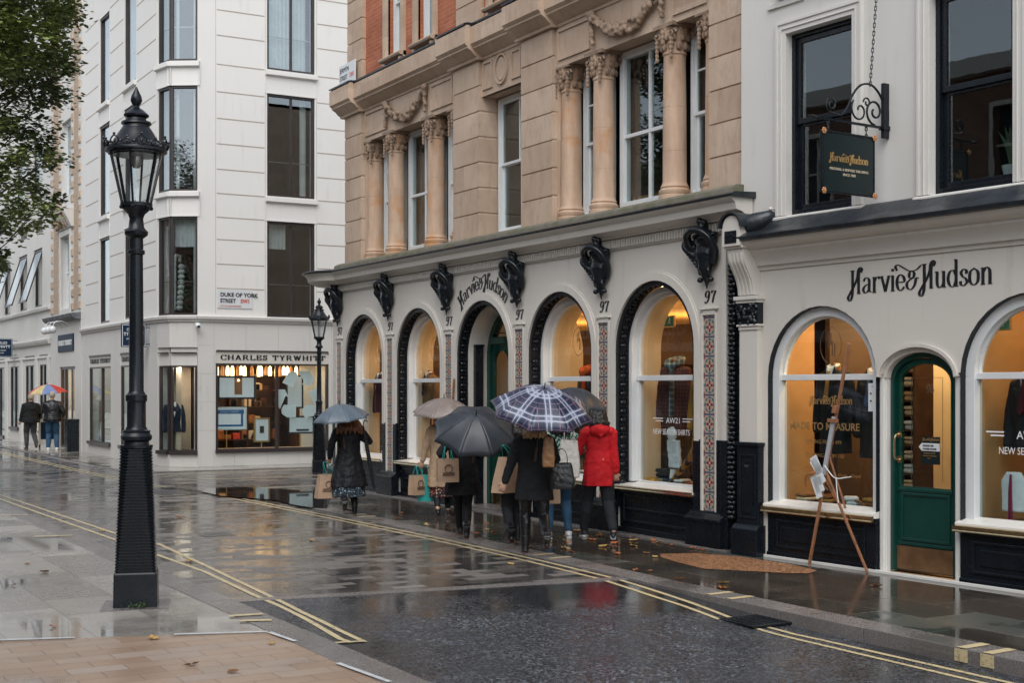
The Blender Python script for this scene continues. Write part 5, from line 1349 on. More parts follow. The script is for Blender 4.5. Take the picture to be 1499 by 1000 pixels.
framed('framed_print', 'small grey framed print on a gold stand, low in the recycling window', 11.54, 11.90, .60, 1.16, .3, print_em, gold, ex3, cat='picture', stand=[(11.72, .4, .57)])
def ex4(t):
    mb = MB(); mb.box(Fw, 12.62, 12.96, .226, .23, .84, .89); mb.build('caption_band', ink, t)
framed('framed_print', 'pale landscape print below the white recycling arrows', 12.42, 13.08, .80, 1.20, .24, print_em, ink, ex4, cat='picture', stand=[(13.10, .7, 1.3), (12.75, .4, .76)])
framed('framed_print', 'tall pale print standing behind the white recycling arrows', 12.44, 12.85, 1.45, 2.25, .42, print_em, ink, None, cat='picture')
RC = thing('recycling_emblem', 'large white emblem of three chasing recycling arrows in the shirt shop window', 'emblem', tuple(Fw.p(12.75, .2, 1.2)))
ems = simple('emblem_card', (.78, .80, .80), .6, var=.05)
for k, pl_ in enumerate([[(12.22, 2.08), (12.38, 2.34), (12.5, 2.38), (12.59, 2.35), (12.64, 2.25), (12.49, 1.96)], [(12.59, 2.38), (12.95, 2.38), (13.03, 2.21), (13.11, 2.24), (13.01, 2.02), (12.74, 2.04), (12.82, 2.09), (12.69, 2.31)], [(12.92, 1.83), (13.16, 1.97), (13.31, 1.74), (13.3, 1.61), (13.22, 1.53), (13.07, 1.53)], [(12.72, 1.35), (12.88, 1.52), (13.23, 1.5), (13.11, 1.23), (12.89, 1.19), (12.87, 1.12)], [(12.26, 1.52), (12.58, 1.51), (12.58, 1.2), (12.35, 1.19), (12.2, 1.29), (12.19, 1.4)], [(12.0, 1.91), (12.28, 1.91), (12.38, 1.71), (12.3, 1.75), (12.15, 1.41), (12.0, 1.65), (12.05, 1.73)]]):
    mb = MB(); mb.prism(Fw, pl_, .155, .168); mb.build('arrow_piece', ems, RC)
PL = thing('pendant_lights', 'row of amber glass pendants hanging across the top of the recycling window', 'lights', tuple(Fw.p(11.5, 1, 2.85)))
mb = MB(); rn = random.Random(2)
for k in range(20):
    u = 10.55+k*.125; d_ = .9+rn.uniform(-.15, .25)
    b2 = MB(); b2.lathe([(.045, 2.26+rn.uniform(-.02, .02)), (.05, 2.36), (.04, 2.48), (.01, 2.52)], 10, c=tuple(Fw.p(u, d_, 0))); b2.build('pendant', bulb_em if k % 3 else simple('amber_glass', (.5, .25, .1), .2), PL, smooth=True)
mb.box(Fw, 10.5, 13.1, .98, 1.02, 2.52, 2.55); mb.build('rail', ink, PL)
# shelves & folded stock deep in the recycling shop
SH = thing('stock_shelves', 'dark shelves of folded shirts at the back of the recycling window', 'shelves', tuple(Fw.p(12, 4, 0)))
mb = MB()
for z in (.5, .95, 1.4, 1.85): mb.box(Fw, 10.6, 13.4, 3.4, 3.9, z, z+.03)
for u in (10.6, 11.5, 12.4, 13.3): mb.box(Fw, u, u+.04, 3.4, 3.9, .0, 2.4)
mb.build('frame', wood_dark, SH)
for k in range(44):
    u = 10.7+rn.random()*2.5; z = rn.choice((.53, .98, 1.43, 1.88)); b2 = MB(); b2.box(Fw, u, u+.2, 3.42, 3.7, z, z+rn.uniform(.1, .28)); b2.build('folded_shirt', random.choice([wood, cream_panel, wood_dark, red_ink, cloth_white]), SH, bevel=.02)

# second building: rendered front with stone quoins
BQ = thing('quoined_building', 'narrow pale building with rough stone quoins and a shop door', 'building', (9.4, 44, 0))
mb = MB(); mb.prism(Lw, [(41.92, 0), (46.4, 0), (46.4, 17), (41.92, 17)], -.02, .4, [rect(42.75, 45.0, .05, 2.62), rect(43.35, 44.65, 4.45, 6.75), rect(43.35, 44.65, 8.0, 10.4)]); mb.build('wall', cream2, BQ)
qb = simple('rough_quoin', (.46, .36, .27), .85, var=.3, bump=.8, bs=14, bd=.03)
mb = MB()
for z in [4.35+.42*k for k in range(24)]:
    for (u, s_) in ((42.1, 1), (43.1, -1), (44.9, 1), (46.1, -1)): mb.box(Lw, u-(.16 if int(z*10) % 2 else .09), u+(.16 if int(z*10) % 2 else .09), -.06, .0, z, z+.25)
mb.build('quoins', qb, BQ, bevel=.03)
mb = MB(); mb.box(Lw, 42.3, 42.9, -.03, .0, 4.35, 14); mb.box(Lw, 45.15, 45.9, -.03, .0, 4.35, 14); mb.build('brick_strip', simple('buff_brick', (.42, .32, .235), .85, var=.25, vs=12, bump=.5, bs=20), BQ)
mb = MB(); mb.ext(Lw, [(0, 4.05), (-.18, 4.05), (-.28, 4.12), (-.32, 4.22), (0, 4.26)], 41.95, 46.3); mb.build('lead_ledge', simple('weathered_ledge', (.13, .14, .15), .6, var=.4, bump=.4, bs=10), BQ)
mb = MB(); mb.band(Lw, rect(43.35, 44.65, 4.45, 6.75), -.18, 0, -.08, .0, closed=True); mb.ext(Lw, [(0, 6.95), (-.1, 6.95), (-.3, 7.35), (-.34, 7.5), (0, 7.55)], 42.9, 45.1); mb.build('window_surround', cream2, BQ, bevel=.01)
rn = random.Random(9); mb = MB()
for k in range(40): mb.ell(Lw.p(rn.uniform(43.2, 44.8), -.14-.2*rn.random(), rn.uniform(6.98, 7.4)), rn.uniform(.04, .08), 6, 5)
mb.build('carved_hood', carved, BQ, remesh=.03)
sash(Lw, 43.35, 44.65, 4.45, 6.75, .12, 2, BQ); sash(Lw, 43.35, 44.65, 8.0, 10.4, .12, 2, BQ)
mb = MB(); mb.band(Lw, rect(42.75, 45.0, .05, 2.62), 0, .09, .02, .12, closed=True); mb.box(Lw, 44.35, 44.45, .02, .12, .1, 2.55); mb.box(Lw, 43.5, 43.6, .05, .12, .1, 2.55); o = mb.build('door_frame', bronze_frame, BQ)
mb = MB(); mb.box(Lw, 42.8, 44.95, .06, .064, .1, 2.55); mb.build('pane', glass, o)
mb = MB(); mb.box(Lw, 42.6, 45.1, 1.8, 1.85, 0, 2.8); mb.box(Lw, 42.6, 42.65, .4, 1.8, 0, 2.8); mb.box(Lw, 45.1, 45.15, .4, 1.8, 0, 2.8); mb.box(Lw, 42.6, 45.1, .4, 1.8, 2.75, 2.8); mb.build('lobby', cream_panel, BQ)
area(10.2, 43.9, 2.7, .6, 1.2, 35)
t = thing('shop_plaque', 'dark blue name plaque over the shop door of the quoined building', 'sign', tuple(Lw.p(44, 0, 3.1)))
mb = MB(); mb.box(Lw, 42.9, 45.1, -.06, .0, 3.10, 3.64); mb.build('board', navy, t, bevel=.006)
fit('CHARLES TYRWHITT', Lw, 44.98, 43.05, 3.30, .15, -.062, -1, white_ink, t, name='lettering')
for k, u in enumerate((44.6, 44.0, 43.4)):
    t = thing('globe_lamp', ['farthest', 'middle', 'nearest'][k]+' of three white globe lamps on swan neck arms over the blue plaque', 'lamp', tuple(Lw.p(u, 0, 3.85)), group='globe lamps over the plaque')
    mb = MB(); mb.tube(crom([Lw.p(u, 0, 3.85), Lw.p(u, -.2, 4.0), Lw.p(u, -.45, 4.02), Lw.p(u, -.55, 3.88)], 5), .014, 6); mb.build('arm', white_frame, t, smooth=True)
    mb = MB(); mb.ell(Lw.p(u, -.56, 3.76), .12, 14, 10); mb.build('globe', white_sign, t, smooth=True)
t = thing('bollard_bin', 'black rectangular post bin against the pier beside the shop door', 'bin', tuple(Lw.p(42.3, -.25, 0)))
mb = MB(); mb.box(Lw, 42.15, 42.55, -.38, -.05, 0, .95); mb.build('body', black_paint, t, bevel=.02); mb = MB(); mb.box(Lw, 42.13, 42.57, -.40, -.03, .95, 1.0); mb.build('lid', ink, t, bevel=.01)
# third building
BC = thing('plain_rendered_building', 'plain off white building with tilted open windows at the far left', 'building', (9.4, 52, 0))
mb = MB(); so_ = [rect(47.0, 48.35, .45, 2.75), rect(49.2, 50.9, .45, 2.75), rect(52.2, 53.9, .45, 2.75), rect(55.2, 57.4, .05, 2.75)]
uo = [rect(47.9, 49.4, 4.75, 6.75), rect(50.6, 52.2, 4.75, 6.75), rect(53.9, 55.4, 4.75, 6.75), rect(47.9, 49.4, 7.3, 7.75), rect(50.6, 52.2, 7.3, 7.75), rect(47.9, 49.4, 8.4, 10.6), rect(51, 52.6, 8.4, 10.6)]
mb.prism(Lw, [(46.42, 0), (75, 0), (75, 24), (46.42, 24)], .0, .4, so_+uo); mb.build('wall', cream2, BC)
mb = MB(); mb.ext(Lw, [(0, 3.42), (-.08, 3.42), (-.12, 3.5), (-.14, 3.58), (0, 3.62)], 46.42, 75); mb.ext(Lw, [(0, 4.55), (-.10, 4.56), (-.12, 4.66), (0, 4.7)], 46.42, 75)
for u in (46.7, 48.75, 51.5, 54.5): mb.box(Lw, u-.2, u+.2, -.06, 0, 0, 2.95)
mb.box(Lw, 46.42, 75, -.05, 0, 2.95, 3.0); mb.build('trim', cream2, BC, bevel=.01)
for q in so_: shopwin(Lw, q[0][0], q[1][0], q[0][1], q[2][1], [(q[0][0]+q[1][0])/2], parent=BC)
mb = MB(); mb.box(Lw, 46.5, 58, .9, .95, 0, 3.0); mb.build('display_back', dark_in, BC)
mb = MB()
for a in (47.3, 49.6, 52.6, 53.2): mb.box(Lw, a, a+.35, .5, .55, .4, 2.7)
mb.build('display_screen_panel', white_trim, BC)
for q in uo[3:5]: 
    mb = MB(); mb.box(Lw, q[0][0], q[1][0], .08, .12, q[0][1], q[2][1]); mb.build('vent_panel', simple('vent_grey', (.12, .11, .115), .6), BC)
for q in (uo[0], uo[1], uo[2], uo[5], uo[6]):
    u0, u1, z0, z1 = q[0][0], q[1][0], q[0][1], q[2][1]
    mb = MB(); mb.band(Lw, rect(u0, u1, z0, z1), 0, .06, .06, .14, closed=True); o = mb.build('window_frame', bronze_frame, BC)
    # sash pushed out at the foot
    T_ = Fr((9.25, 0), (0, 1)).flip(); ang = .30 if z0 < 7 else 0
    pf = lambda u, t_, dd: Lw.p(u, .05-math.sin(ang)*(z1-z0-.1)*t_+dd, z1-.05-math.cos(ang)*(z1-z0-.1)*t_)
    mb = MB()
    for (ua, ub, ta, tb) in ((u0+.05, u0+.11, 0, 1), (u1-.11, u1-.05, 0, 1), (u0+.05, u1-.05, 0, .03), (u0+.05, u1-.05, .96, 1)):
        vs = [pf(u, t_, dd) for u in (ua, ub) for t_ in (ta, tb) for dd in (-.02, .02)]
        mb.add(vs, [(0, 1, 3, 2), (4, 6, 7, 5), (0, 4, 5, 1), (2, 3, 7, 6), (0, 2, 6, 4), (1, 5, 7, 3)])
    s2 = mb.build('open_sash', bronze_frame, o)
    mb = MB(); mb.add([pf(u0+.1, .02, 0), pf(u1-.1, .02, 0), pf(u1-.1, .98, 0), pf(u0+.1, .98, 0)], [(0, 1, 2, 3)]); mb.build('pane', glass, o)
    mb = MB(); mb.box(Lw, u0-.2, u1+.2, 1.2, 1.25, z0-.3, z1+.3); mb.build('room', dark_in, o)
# projecting shop signs
def proj_sign(lb, u, x0, x1, z0, z1):
    fr = Fr((9.25-x1, u), (1, 0))
    t = thing('projecting_sign', lb, 'sign', (9.25-x0, u, z0)); w = x1-x0
    mb = MB(); mb.box(fr, 0, w, -.03, .03, z0, z1); mb.build('board', navy, t, bevel=.006)
    mb = MB(); mb.band(fr, rect(.02, w-.02, z0+.02, z1-.02), 0, .012, -.033, -.028, closed=True); mb.build('border', white_ink, t)
    mb = MB(); mb.tube([fr.p(w-.02, 0, z1-.08), fr.p(w+x0+.02, 0, z1-.08)], .012, 6); mb.tube([fr.p(w-.02, 0, z0+.08), fr.p(w+x0+.02, 0, z0+.08)], .012, 6); mb.build('arm', ink, t)
    h_ = (z1-z0)
    fit('CHARLES', fr, w*.22, w*.78, z0+h_*.70, h_*.12, -.031, 1, white_ink, t, name='lettering', depth=.003)
    fit('TYRWHITT', fr, w*.10, w*.90, z0+h_*.50, h_*.13, -.031, 1, white_ink, t, name='lettering', depth=.003)
    merge(sans('JERMYN STREET', fr, w/2, z0+h_*.33, h_*.09, -.032, align='CENTER'), sans('LONDON', fr, w/2, z0+h_*.2, h_*.09, -.032, align='CENTER')).build('small_lettering', white_ink, t)
proj_sign('square navy projecting sign seen behind the lamp post on the white corner building', 34.3, .10, .72, 2.98, 3.56)
proj_sign('navy projecting sign at the left edge of the picture', 52.6, .15, 1.05, 3.08, 3.78)

# ---------------------------------------------------------------- street lamps
def lamp_post(label, loc, sc=1.0, rz=0.0, group='black lantern street lamps'):
    t = thing('street_lamp', label, 'street lamp', loc, rz, group)
    s_ = sc
    def L(mb): mb.v = [v*s_ for v in mb.v]; return mb
    # pedestal: square with cut corners, ribbed
    def sqr(w, c, z): return [(x*w if abs(x) == 1 else x, y*w if abs(y) == 1 else y, z) for x, y in ()]
    def ring(w, ch, z): return [Vector(p) for p in ((w, -w+ch, z), (w, w-ch, z), (w-ch, w, z), (-w+ch, w, z), (-w, w-ch, z), (-w, -w+ch, z), (-w+ch, -w, z), (w-ch, -w, z))]
    def stack(rs):
        mb = MB(); b = 0
        for r_ in rs: mb.v += r_
        for i in range(len(rs)-1):
            for k in range(8): mb.f.append((i*8+k, i*8+(k+1) % 8, (i+1)*8+(k+1) % 8, (i+1)*8+k))
        mb.f.append(tuple(range(8))[::-1]); mb.f.append(tuple((len(rs)-1)*8+k for k in range(8))); return mb
    L(stack([ring(.190, .006, 0), ring(.190, .006, .02), ring(.186, .008, .30), ring(.180, .012, .315)])).build('plinth', black_paint, t, local=True, bevel=.004*s_)
    rs = []; n = 40
    for k in range(n):
        z = .315+(1.42-.315)*k/n; z2 = .315+(1.42-.315)*(k+1)/n; w = .178-.040*(k/n); c = .02+.055*(k/n); h_ = (z2-z)
        rs += [ring(w-.009, c, z), ring(w-.009, c, z+h_*.3), ring(w, c, z+h_*.42), ring(w, c, z+h_*.88), ring(w-.009, c, z2-h_*.02)]
    L(stack(rs)).build('ribbed_pedestal', black_paint, t, local=True)
    L(MB().lathe([(.135, 1.42), (.145, 1.425), (.145, 1.45), (.115, 1.455), (.11, 1.48), (.135, 1.50), (.14, 1.53), (.12, 1.56), (.125, 1.58), (.10, 1.59), (.085, 1.62), (.083, 1.84), (.095, 1.85), (.095, 1.90), (.082, 1.91), (.066, 1.94), (.064, 2.4), (.058, 3.17), (.074, 3.18), (.076, 3.21), (.062, 3.22), (.060, 3.32), (.10, 3.35), (.105, 3.38), (.07, 3.42), (.06, 3.50), (.075, 3.54), (.11, 3.57), (.13, 3.60), (.13, 3.63), (.05, 3.635)], 20)).build('shaft', black_paint, t, local=True, smooth=True)
    # lantern
    mb = MB(); nb = 6
    for k in range(nb):
        a = 2*PI*k/nb+.35
        mb.bar((math.cos(a)*.125, math.sin(a)*.125, 3.62), (math.cos(a)*.235, math.sin(a)*.235, 4.10), .016, .022)
        mb.ell((math.cos(a)*.135, math.sin(a)*.135, 3.60), .02, 8, 6)
    for (r_, z, h_) in ((.235, 4.08, .04), (.128, 3.61, .03)): mb.lathe([(r_, z), (r_+.014, z), (r_+.014, z+h_), (r_, z+h_)], 30)
    L(mb).build('lantern_frame', black_paint, t, local=True)
    mb = MB(); n = 30; mb.v = [Vector((math.cos(2*PI*k/n)*r_, math.sin(2*PI*k/n)*r_, z)) for r_, z in ((.122, 3.63), (.230, 4.09)) for k in range(n)]; mb.f = [(k, (k+1) % n, (k+1) % n+n, k+n) for k in range(n)]
    L(mb).build('lantern_glass', glass_lamp, t, local=True, smooth=True)
    mb = MB(); mb.lathe([(.235, 4.09), (.272, 4.10), (.275, 4.125), (.262, 4.14), (.255, 4.15), (.235, 4.16), (.20, 4.20), (.165, 4.26), (.13, 4.315), (.118, 4.33), (.118, 4.345), (.135, 4.355), (.13, 4.375), (.09, 4.39), (.085, 4.41), (.11, 4.425), (.112, 4.44), (.08, 4.47), (.055, 4.49), (.035, 4.50), (.025, 4.52), (.04, 4.54), (.052, 4.57), (.045, 4.61), (.02, 4.66), (.006, 4.695)], 28)
    L(mb).build('lantern_roof', black_paint, t, local=True, smooth=True, ang=50)
    mb = MB(); nc = 14
    for k in range(nc):
        a = 2*PI*k/nc; ca, sa = math.cos(a), math.sin(a); e = Vector((-sa, ca, 0)); o_ = Vector((ca*.272, sa*.272, 4.13))
        hgt = .085 if k % 2 else .055
        pts = [o_+e*.045*math.sin(PI*j/8)*(1 if j < 9 else 1)-e*0+Vector((0, 0, hgt*j/8))+Vector((ca, sa, 0))*.015*j/8 for j in range(9)]
        pts2 = [o_-e*.045*math.sin(PI*j/8)+Vector((0, 0, hgt*j/8))+Vector((ca, sa, 0))*.015*j/8 for j in range(9)]
        mb.tube(pts, .007, 5); mb.tube(pts2, .007, 5); mb.ell(o_+Vector((ca*.012, sa*.012, hgt+.012)), .013, 6, 5); mb.ell(o_+e*.06+Vector((0, 0, .03)), .014, 6, 5)
        mb.ell(o_+Vector((ca*.005, sa*.005, hgt*.4)), (.01, .01, .025), 6, 5)
    L(mb).build('crown', black_orn, t, local=True, smooth=True)
    mb = MB(); mb.lathe([(.05, 4.06), (.05, 4.0), (.03, 3.96)], 12); mb.lathe([(.21, 4.07), (.05, 4.085)], 20); L(mb).build('burner', steel, t, local=True, smooth=True)
    mb = MB(); mb.tube([(.10, -.03, 3.64), (.13, -.04, 3.8), (.18, -.05, 4.05)], .006, 6); L(mb).build('gas_pipe', black_paint, t, local=True)
    return t
lamp_post('tall black lantern street lamp with a ribbed pedestal standing near the camera', (3.155, 12.145, 0.006), .988, R(-18), None)
lamp_post('black lantern street lamp at the far corner beside the stone building', (12.0*.985, 29.3, 0.0), .86, R(-18), None)
mb = MB(); pl = thing('lamp_base_slab', 'square stone slab under the near lamp pedestal', 'slab', (3.155, 12.145, 0))
MB().box(Fr((3.155, 12.145), (math.cos(R(-18)), math.sin(R(-18)))), -.29, .29, -.29, .29, 0, .012).build('slab', kerb_m, pl)

# ---------------------------------------------------------------- people
VF = Vector((math.sin(THETA), math.cos(THETA), 0)); VR = Vector((math.cos(THETA), -math.sin(THETA), 0))
def cloth(name, c, rough=.85, var=.18, vs=5, bump=.35, bs=160, sheen=.0, spec=.3):
    return simple(name, c, rough, var=var, vs=vs, bump=bump, bs=bs, bd=.002, sheen=sheen, spec=spec)
skin = simple('skin', (.50, .29, .20), .5, var=.06)
hair_br = simple('auburn_hair', (.16, .062, .026), .45, var=.6, vs=30, bump=.8, bs=90, bd=.006)
hair_dk = simple('dark_hair', (.014, .011, .010), .45, var=.4, vs=20, bump=.8, bs=90, bd=.006)
hair_bl = simple('fair_hair', (.30, .19, .095), .5, var=.4, vs=30, bump=.8, bs=90, bd=.006)
hair_gr = simple('grey_hair', (.36, .30, .24), .6, var=.3, vs=20, bump=.8, bs=90, bd=.006)
c_black = cloth('black_wool', (.010, .011, .013)); c_navyb = cloth('black_nylon', (.009, .010, .013), .55, bump=.2)
c_trench = cloth('beige_gabardine', (.36, .255, .165), .75); c_red = cloth('red_waterproof', (.50, .010, .016), .75, bump=.15, bs=40)
c_jean = cloth('blue_denim', (.028, .075, .135), .85, var=.4, vs=7); c_char = cloth('charcoal_trousers', (.018, .020, .024))
c_leather = simple('black_leather', (.008, .009, .011), .32, var=.3, bump=.5, bs=26, bd=.008, spec=.5)
c_greyj = cloth('faded_grey_denim', (.055, .058, .062), .85, var=.35, vs=7)
c_tight = cloth('black_tights', (.008, .008, .010), .7)
sole_w = simple('white_sole', (.60, .61, .60), .5, var=.08); sole_b = simple('brown_sole', (.075, .03, .022), .5, var=.2)
trainer_w = simple('white_trainer', (.62, .63, .62), .45, var=.08); trainer_b = simple('black_trainer', (.016, .018, .021), .6, var=.2)
def floral(name, a, cols_, sc):
    m = Mt(name); v = m.vor(sc, out='Distance'); vc = m.vor(sc, out='Color')
    sp = m.nt.nodes.new('ShaderNodeSeparateColor'); m.nt.links.new(vc, sp.inputs[0]); r_ = Ex(m.nt, sp.outputs[0]); f = Ex(m.nt, v)
    c = m.mix(f < .36, a, m.mix(r_ > .5, cols_[0], m.mix(Ex(m.nt, sp.outputs[1]) > .5, cols_[1], cols_[2])))
    m.set('Base Color', c); m.set('Roughness', .8); return m.m
c_flo1 = floral('blue_print_skirt', (.012, .02, .03), ((.30, .40, .46), (.10, .20, .27), (.02, .035, .05)), 42)
c_flo2 = floral('warm_floral_skirt', (.02, .012, .014), ((.55, .12, .04), (.50, .36, .26), (.28, .03, .06)), 34)
def zig():
    m = Mt('green_zigzag_knit'); x, y, z = m.xyz()
    tri = ((x+y)*16.0).fr()-.5; zz = ((z*17.0)+tri.abs()*1.5).fr()
    m.set('Base Color', m.mix(zz < .36, (.008, .105, .070), (.50, .54, .50))); m.set('Roughness', .9); m.bump(m.noise(120), .3, .003); return m.m
c_zig = zig()

def ik(a, b, l1, l2, bend):
    a, b = Vector(a), Vector(b); d = b-a; L = min(d.length, (l1+l2)*.999); u = d.normalized(); b = a+u*L
    x = (l1*l1-l2*l2+L*L)/(2*L); h_ = math.sqrt(max(l1*l1-x*x, 0)); bd = Vector(bend); bd = (bd-u*bd.dot(u)).normalized()
    return a+u*x+bd*h_, b
def add_hand(mb, wr, dirv, side, curl=.9, s=1.0, back=None):
    """palm, four bent fingers of unequal length and a thumb"""
    d = Vector(dirv).normalized(); bk = Vector(back) if back else Vector((0, -1, 0)); x = d.cross(bk).normalized(); n = x.cross(d).normalized()
    pc = wr+d*.045*s
    q = Matrix((x, n, d)).transposed().to_quaternion()
    mb.ell(pc, (.040*s, .017*s, .052*s), 10, 8, rot=q)
    for k, (o_, L) in enumerate(((-.030, .030), (-.010, .036), (.010, .034), (.029, .026))):
        p0 = wr+d*.08*s+x*o_*s; a = curl
        p1 = p0+(d*math.cos(a*.4)-n*math.sin(a*.4))*L*s; p2 = p1+(d*math.cos(a*1.1)-n*math.sin(a*1.1))*L*.8*s; p3 = p2+(d*math.cos(a*1.8)-n*math.sin(a*1.8))*L*.6*s
        mb.tube([p0-d*.012, p0, p1, p2, p3], [.0098*s, .0098*s, .0092*s, .0088*s, .0080*s], 8, round_ends=True)
    t0 = wr+d*.025*s+x*side*.030*s; t1 = t0+(x*side*.9+d*.6-n*.3).normalized()*.030*s; t2 = t1+(d*.9-n*.5+x*side*.1).normalized()*.028*s
    mb.tube([t0, t1, t2], [.0125*s, .011*s, .009*s], 8, round_ends=True)

def person(label, loc, rz, H, feet, hands, trousers=None, coat=None, skirt=None, shoes=None, hair=None, lean=0.0, group=None, head_turn=0.0, hand_dir=None, headx=0.0):
    t = thing('person', label, 'person', loc, rz, group); k = H/1.70
    V = lambda x, y, z: Vector((x*k, y*k, z*k))
    hip = [V(-.09, 0, .90), V(.09, 0, .90)]; ly = lean
    sh = [V(-.175, ly, 1.385), V(.175, ly, 1.385)]
    nk = V(0, ly, 1.44); hd = V(headx, ly+.02, 1.59)
    ank, knee = [], []
    for i in (0, 1):
        fx, fy, fz, tilt = feet[i]
        an = V(fx, fy-.0, fz+.085) ; kn, an = ik(hip[i], an, .435*k, .425*k, (0, 1, 0)); ank.append(an); knee.append(kn)
    el, wr = [], []
    for i in (0, 1):
        hx, hy, hz = hands[i]; e, w = ik(sh[i], V(hx, hy, hz), .285*k, .255*k, ((-.5 if i == 0 else .5), -1, -.2)); el.append(e); wr.append(w)
    b = MB()
    b.tube([V(0, 0, .88), V(0, .0, 1.05), V(0, ly*.6, 1.2), V(0, ly, 1.36)], [.13*k, .12*k, .13*k, .12*k], 14, flat=.72, round_ends=True, up=(0, 1, 0)) if False else b.loft([(0, 0, .84*k, .13*k, .095*k), (0, 0, .92*k, .165*k, .115*k), (0, ly*.3*k, 1.05*k, .135*k, .10*k), (0, ly*.7*k, 1.22*k, .155*k, .11*k), (0, ly*k, 1.36*k, .165*k, .095*k), (0, ly*k, 1.42*k, .09*k, .07*k)], 18)
    b.tube([V(0, ly, 1.38), nk, V(headx*.6, ly+.01, 1.52)], [.062*k, .052*k, .050*k], 12, round_ends=True)
    b.ell(hd+V(0, .0, .02), (.072*k, .090*k, .105*k), 16, 12); b.ell(hd+V(0, .035, -.055), (.052*k, .055*k, .055*k), 12, 8)
    b.tube([hd+V(0, .085, .02), hd+V(0, .103, -.015), hd+V(0, .098, -.03)], [.011*k, .014*k, .012*k], 8, round_ends=True)
    b.ell(hd+V(0, .086, -.062), (.022*k, .010*k, .006*k), 8, 6); b.ell(hd+V(0, .084, -.075), (.018*k, .010*k, .006*k), 8, 6)
    for sx in (-1, 1):
        b.ell(hd+V(sx*.074, -.005, .0), (.010*k, .020*k, .032*k), 8, 8); b.ell(hd+V(sx*.03, .078, .018), (.014*k, .010*k, .009*k), 8, 6)
    for i in (0, 1):
        b.tube([sh[i], (sh[i]+el[i])/2, el[i], (el[i]+wr[i])/2, wr[i]], [.046*k, .043*k, .036*k, .034*k, .025*k], 12, round_ends=True)
        hdv = hand_dir[i] if hand_dir and hand_dir[i] else (wr[i]-el[i]); add_hand(b, wr[i], hdv, 1 if i == 0 else -1, 1.0, k)
        b.tube([hip[i], (hip[i]+knee[i])/2, knee[i], knee[i]*.65+ank[i]*.35+V(0, -.012, 0), ank[i]], [.085*k, .072*k, .052*k, .055*k, .036*k], 12, round_ends=True)
    b.build('body', skin, t, local=True, remesh=.009, smooth_it=1)
    # shoes
    for i in (0, 1):
        tilt = feet[i][3]; kind, sm, so_ = shoes; A0 = ank[i]
        Mx = Matrix.Translation(A0) @ Matrix.Rotation(-tilt, 4, 'X') @ Matrix.Rotation((-.08 if i else .08), 4, 'Z')
        sb = MB(); g_ = lambda x, y, z: Mx @ Vector((x*k, y*k, z*k))
        hz = -.085
        for (y, rx, rz_, zc) in ((-.045, .033, .030, -.05), (-.02, .036, .038, -.047), (.03, .038, .034, -.053), (.08, .043, .026, -.058), (.12, .042, .022, -.062), (.155, .033, .017, -.066)):
            sb.ell(g_(0, y, zc), (rx*k, .045*k, rz_*k), 12, 8, rot=Mx.to_quaternion())
        top = .06 if kind == 'boot' else (.02 if kind == 'hi' else -.005)
        sb.tube([g_(0, -.012, -.05), g_(0, -.008, 0), g_(0, -.004, top)], [.046*k, .046*k, .050*k if kind != 'boot' else .052*k], 12)
        if kind == 'boot': sb.tube([g_(0, -.004, top), A0*.70+knee[i]*.30], [.053*k, .062*k], 12)
        so2 = sb.build('shoe', sm, t, local=True, remesh=.007, smooth_it=1)
        ss = MB(); out = [(.030, -.078), (.040, -.03), (.036, .02), (.046, .08), (.044, .13), (.026, .175), (-.020, .178), (-.040, .13), (-.042, .08), (-.034, .02), (-.038, -.03), (-.028, -.078)]
        for (zz) in ((-.088, -.066),):
            bb = len(ss.v); ss.v += [g_(x, y, zz[0]) for x, y in out]+[g_(x*.98, y*.99, zz[1]) for x, y in out]; n = len(out)
            ss.f += [tuple(range(bb, bb+n))[::-1], tuple(range(bb+n, bb+2*n))]+[(bb+j, bb+(j+1) % n, bb+n+(j+1) % n, bb+n+j) for j in range(n)]
        if kind == 'boot':
            ss.cbox(Mx @ Matrix.Translation((0, -.045*k, -.092*k)), .060*k, .06*k, .02*k)
        ss.build('sole', so_, so2, local=True)
    if trousers:
        m_, wide = trousers; tb = MB()
        tb.loft([(0, 0, .82*k, .14*k, .10*k), (0, 0, .90*k, .165*k, .115*k), (0, 0, 1.0*k, .145*k, .105*k)], 18)
        for i in (0, 1):
            e = ank[i]*.92+knee[i]*.08
            tb.tube([hip[i]+V(0, 0, .02), (hip[i]+knee[i])/2+V(0, -.005, 0), knee[i], knee[i]*.6+e*.4+V(0, -.014, 0), e], [(.088+wide*.4)*k, (.083+wide)*k, (.062+wide)*k, (.060+wide)*k, (.044+wide)*k], 14, round_ends=True)
        tb.build('trousers', m_, t, local=True, remesh=.009, disp=.014, dscale=.05)
    if skirt:
        m_, z0, rx, ry = skirt; sb = MB()
        sb.loft([(0, 0, z0*k, rx*k, ry*k, .05), (0, 0, (z0+.15)*k, rx*.97*k, ry*.97*k, .045), (0, 0, .62*k, rx*.70*k, ry*.66*k, .02), (0, 0, .90*k, .15*k, .10*k, 0)], 48, folds=11)
        sb.build('skirt', m_, t, local=True, remesh=.010, disp=.008)
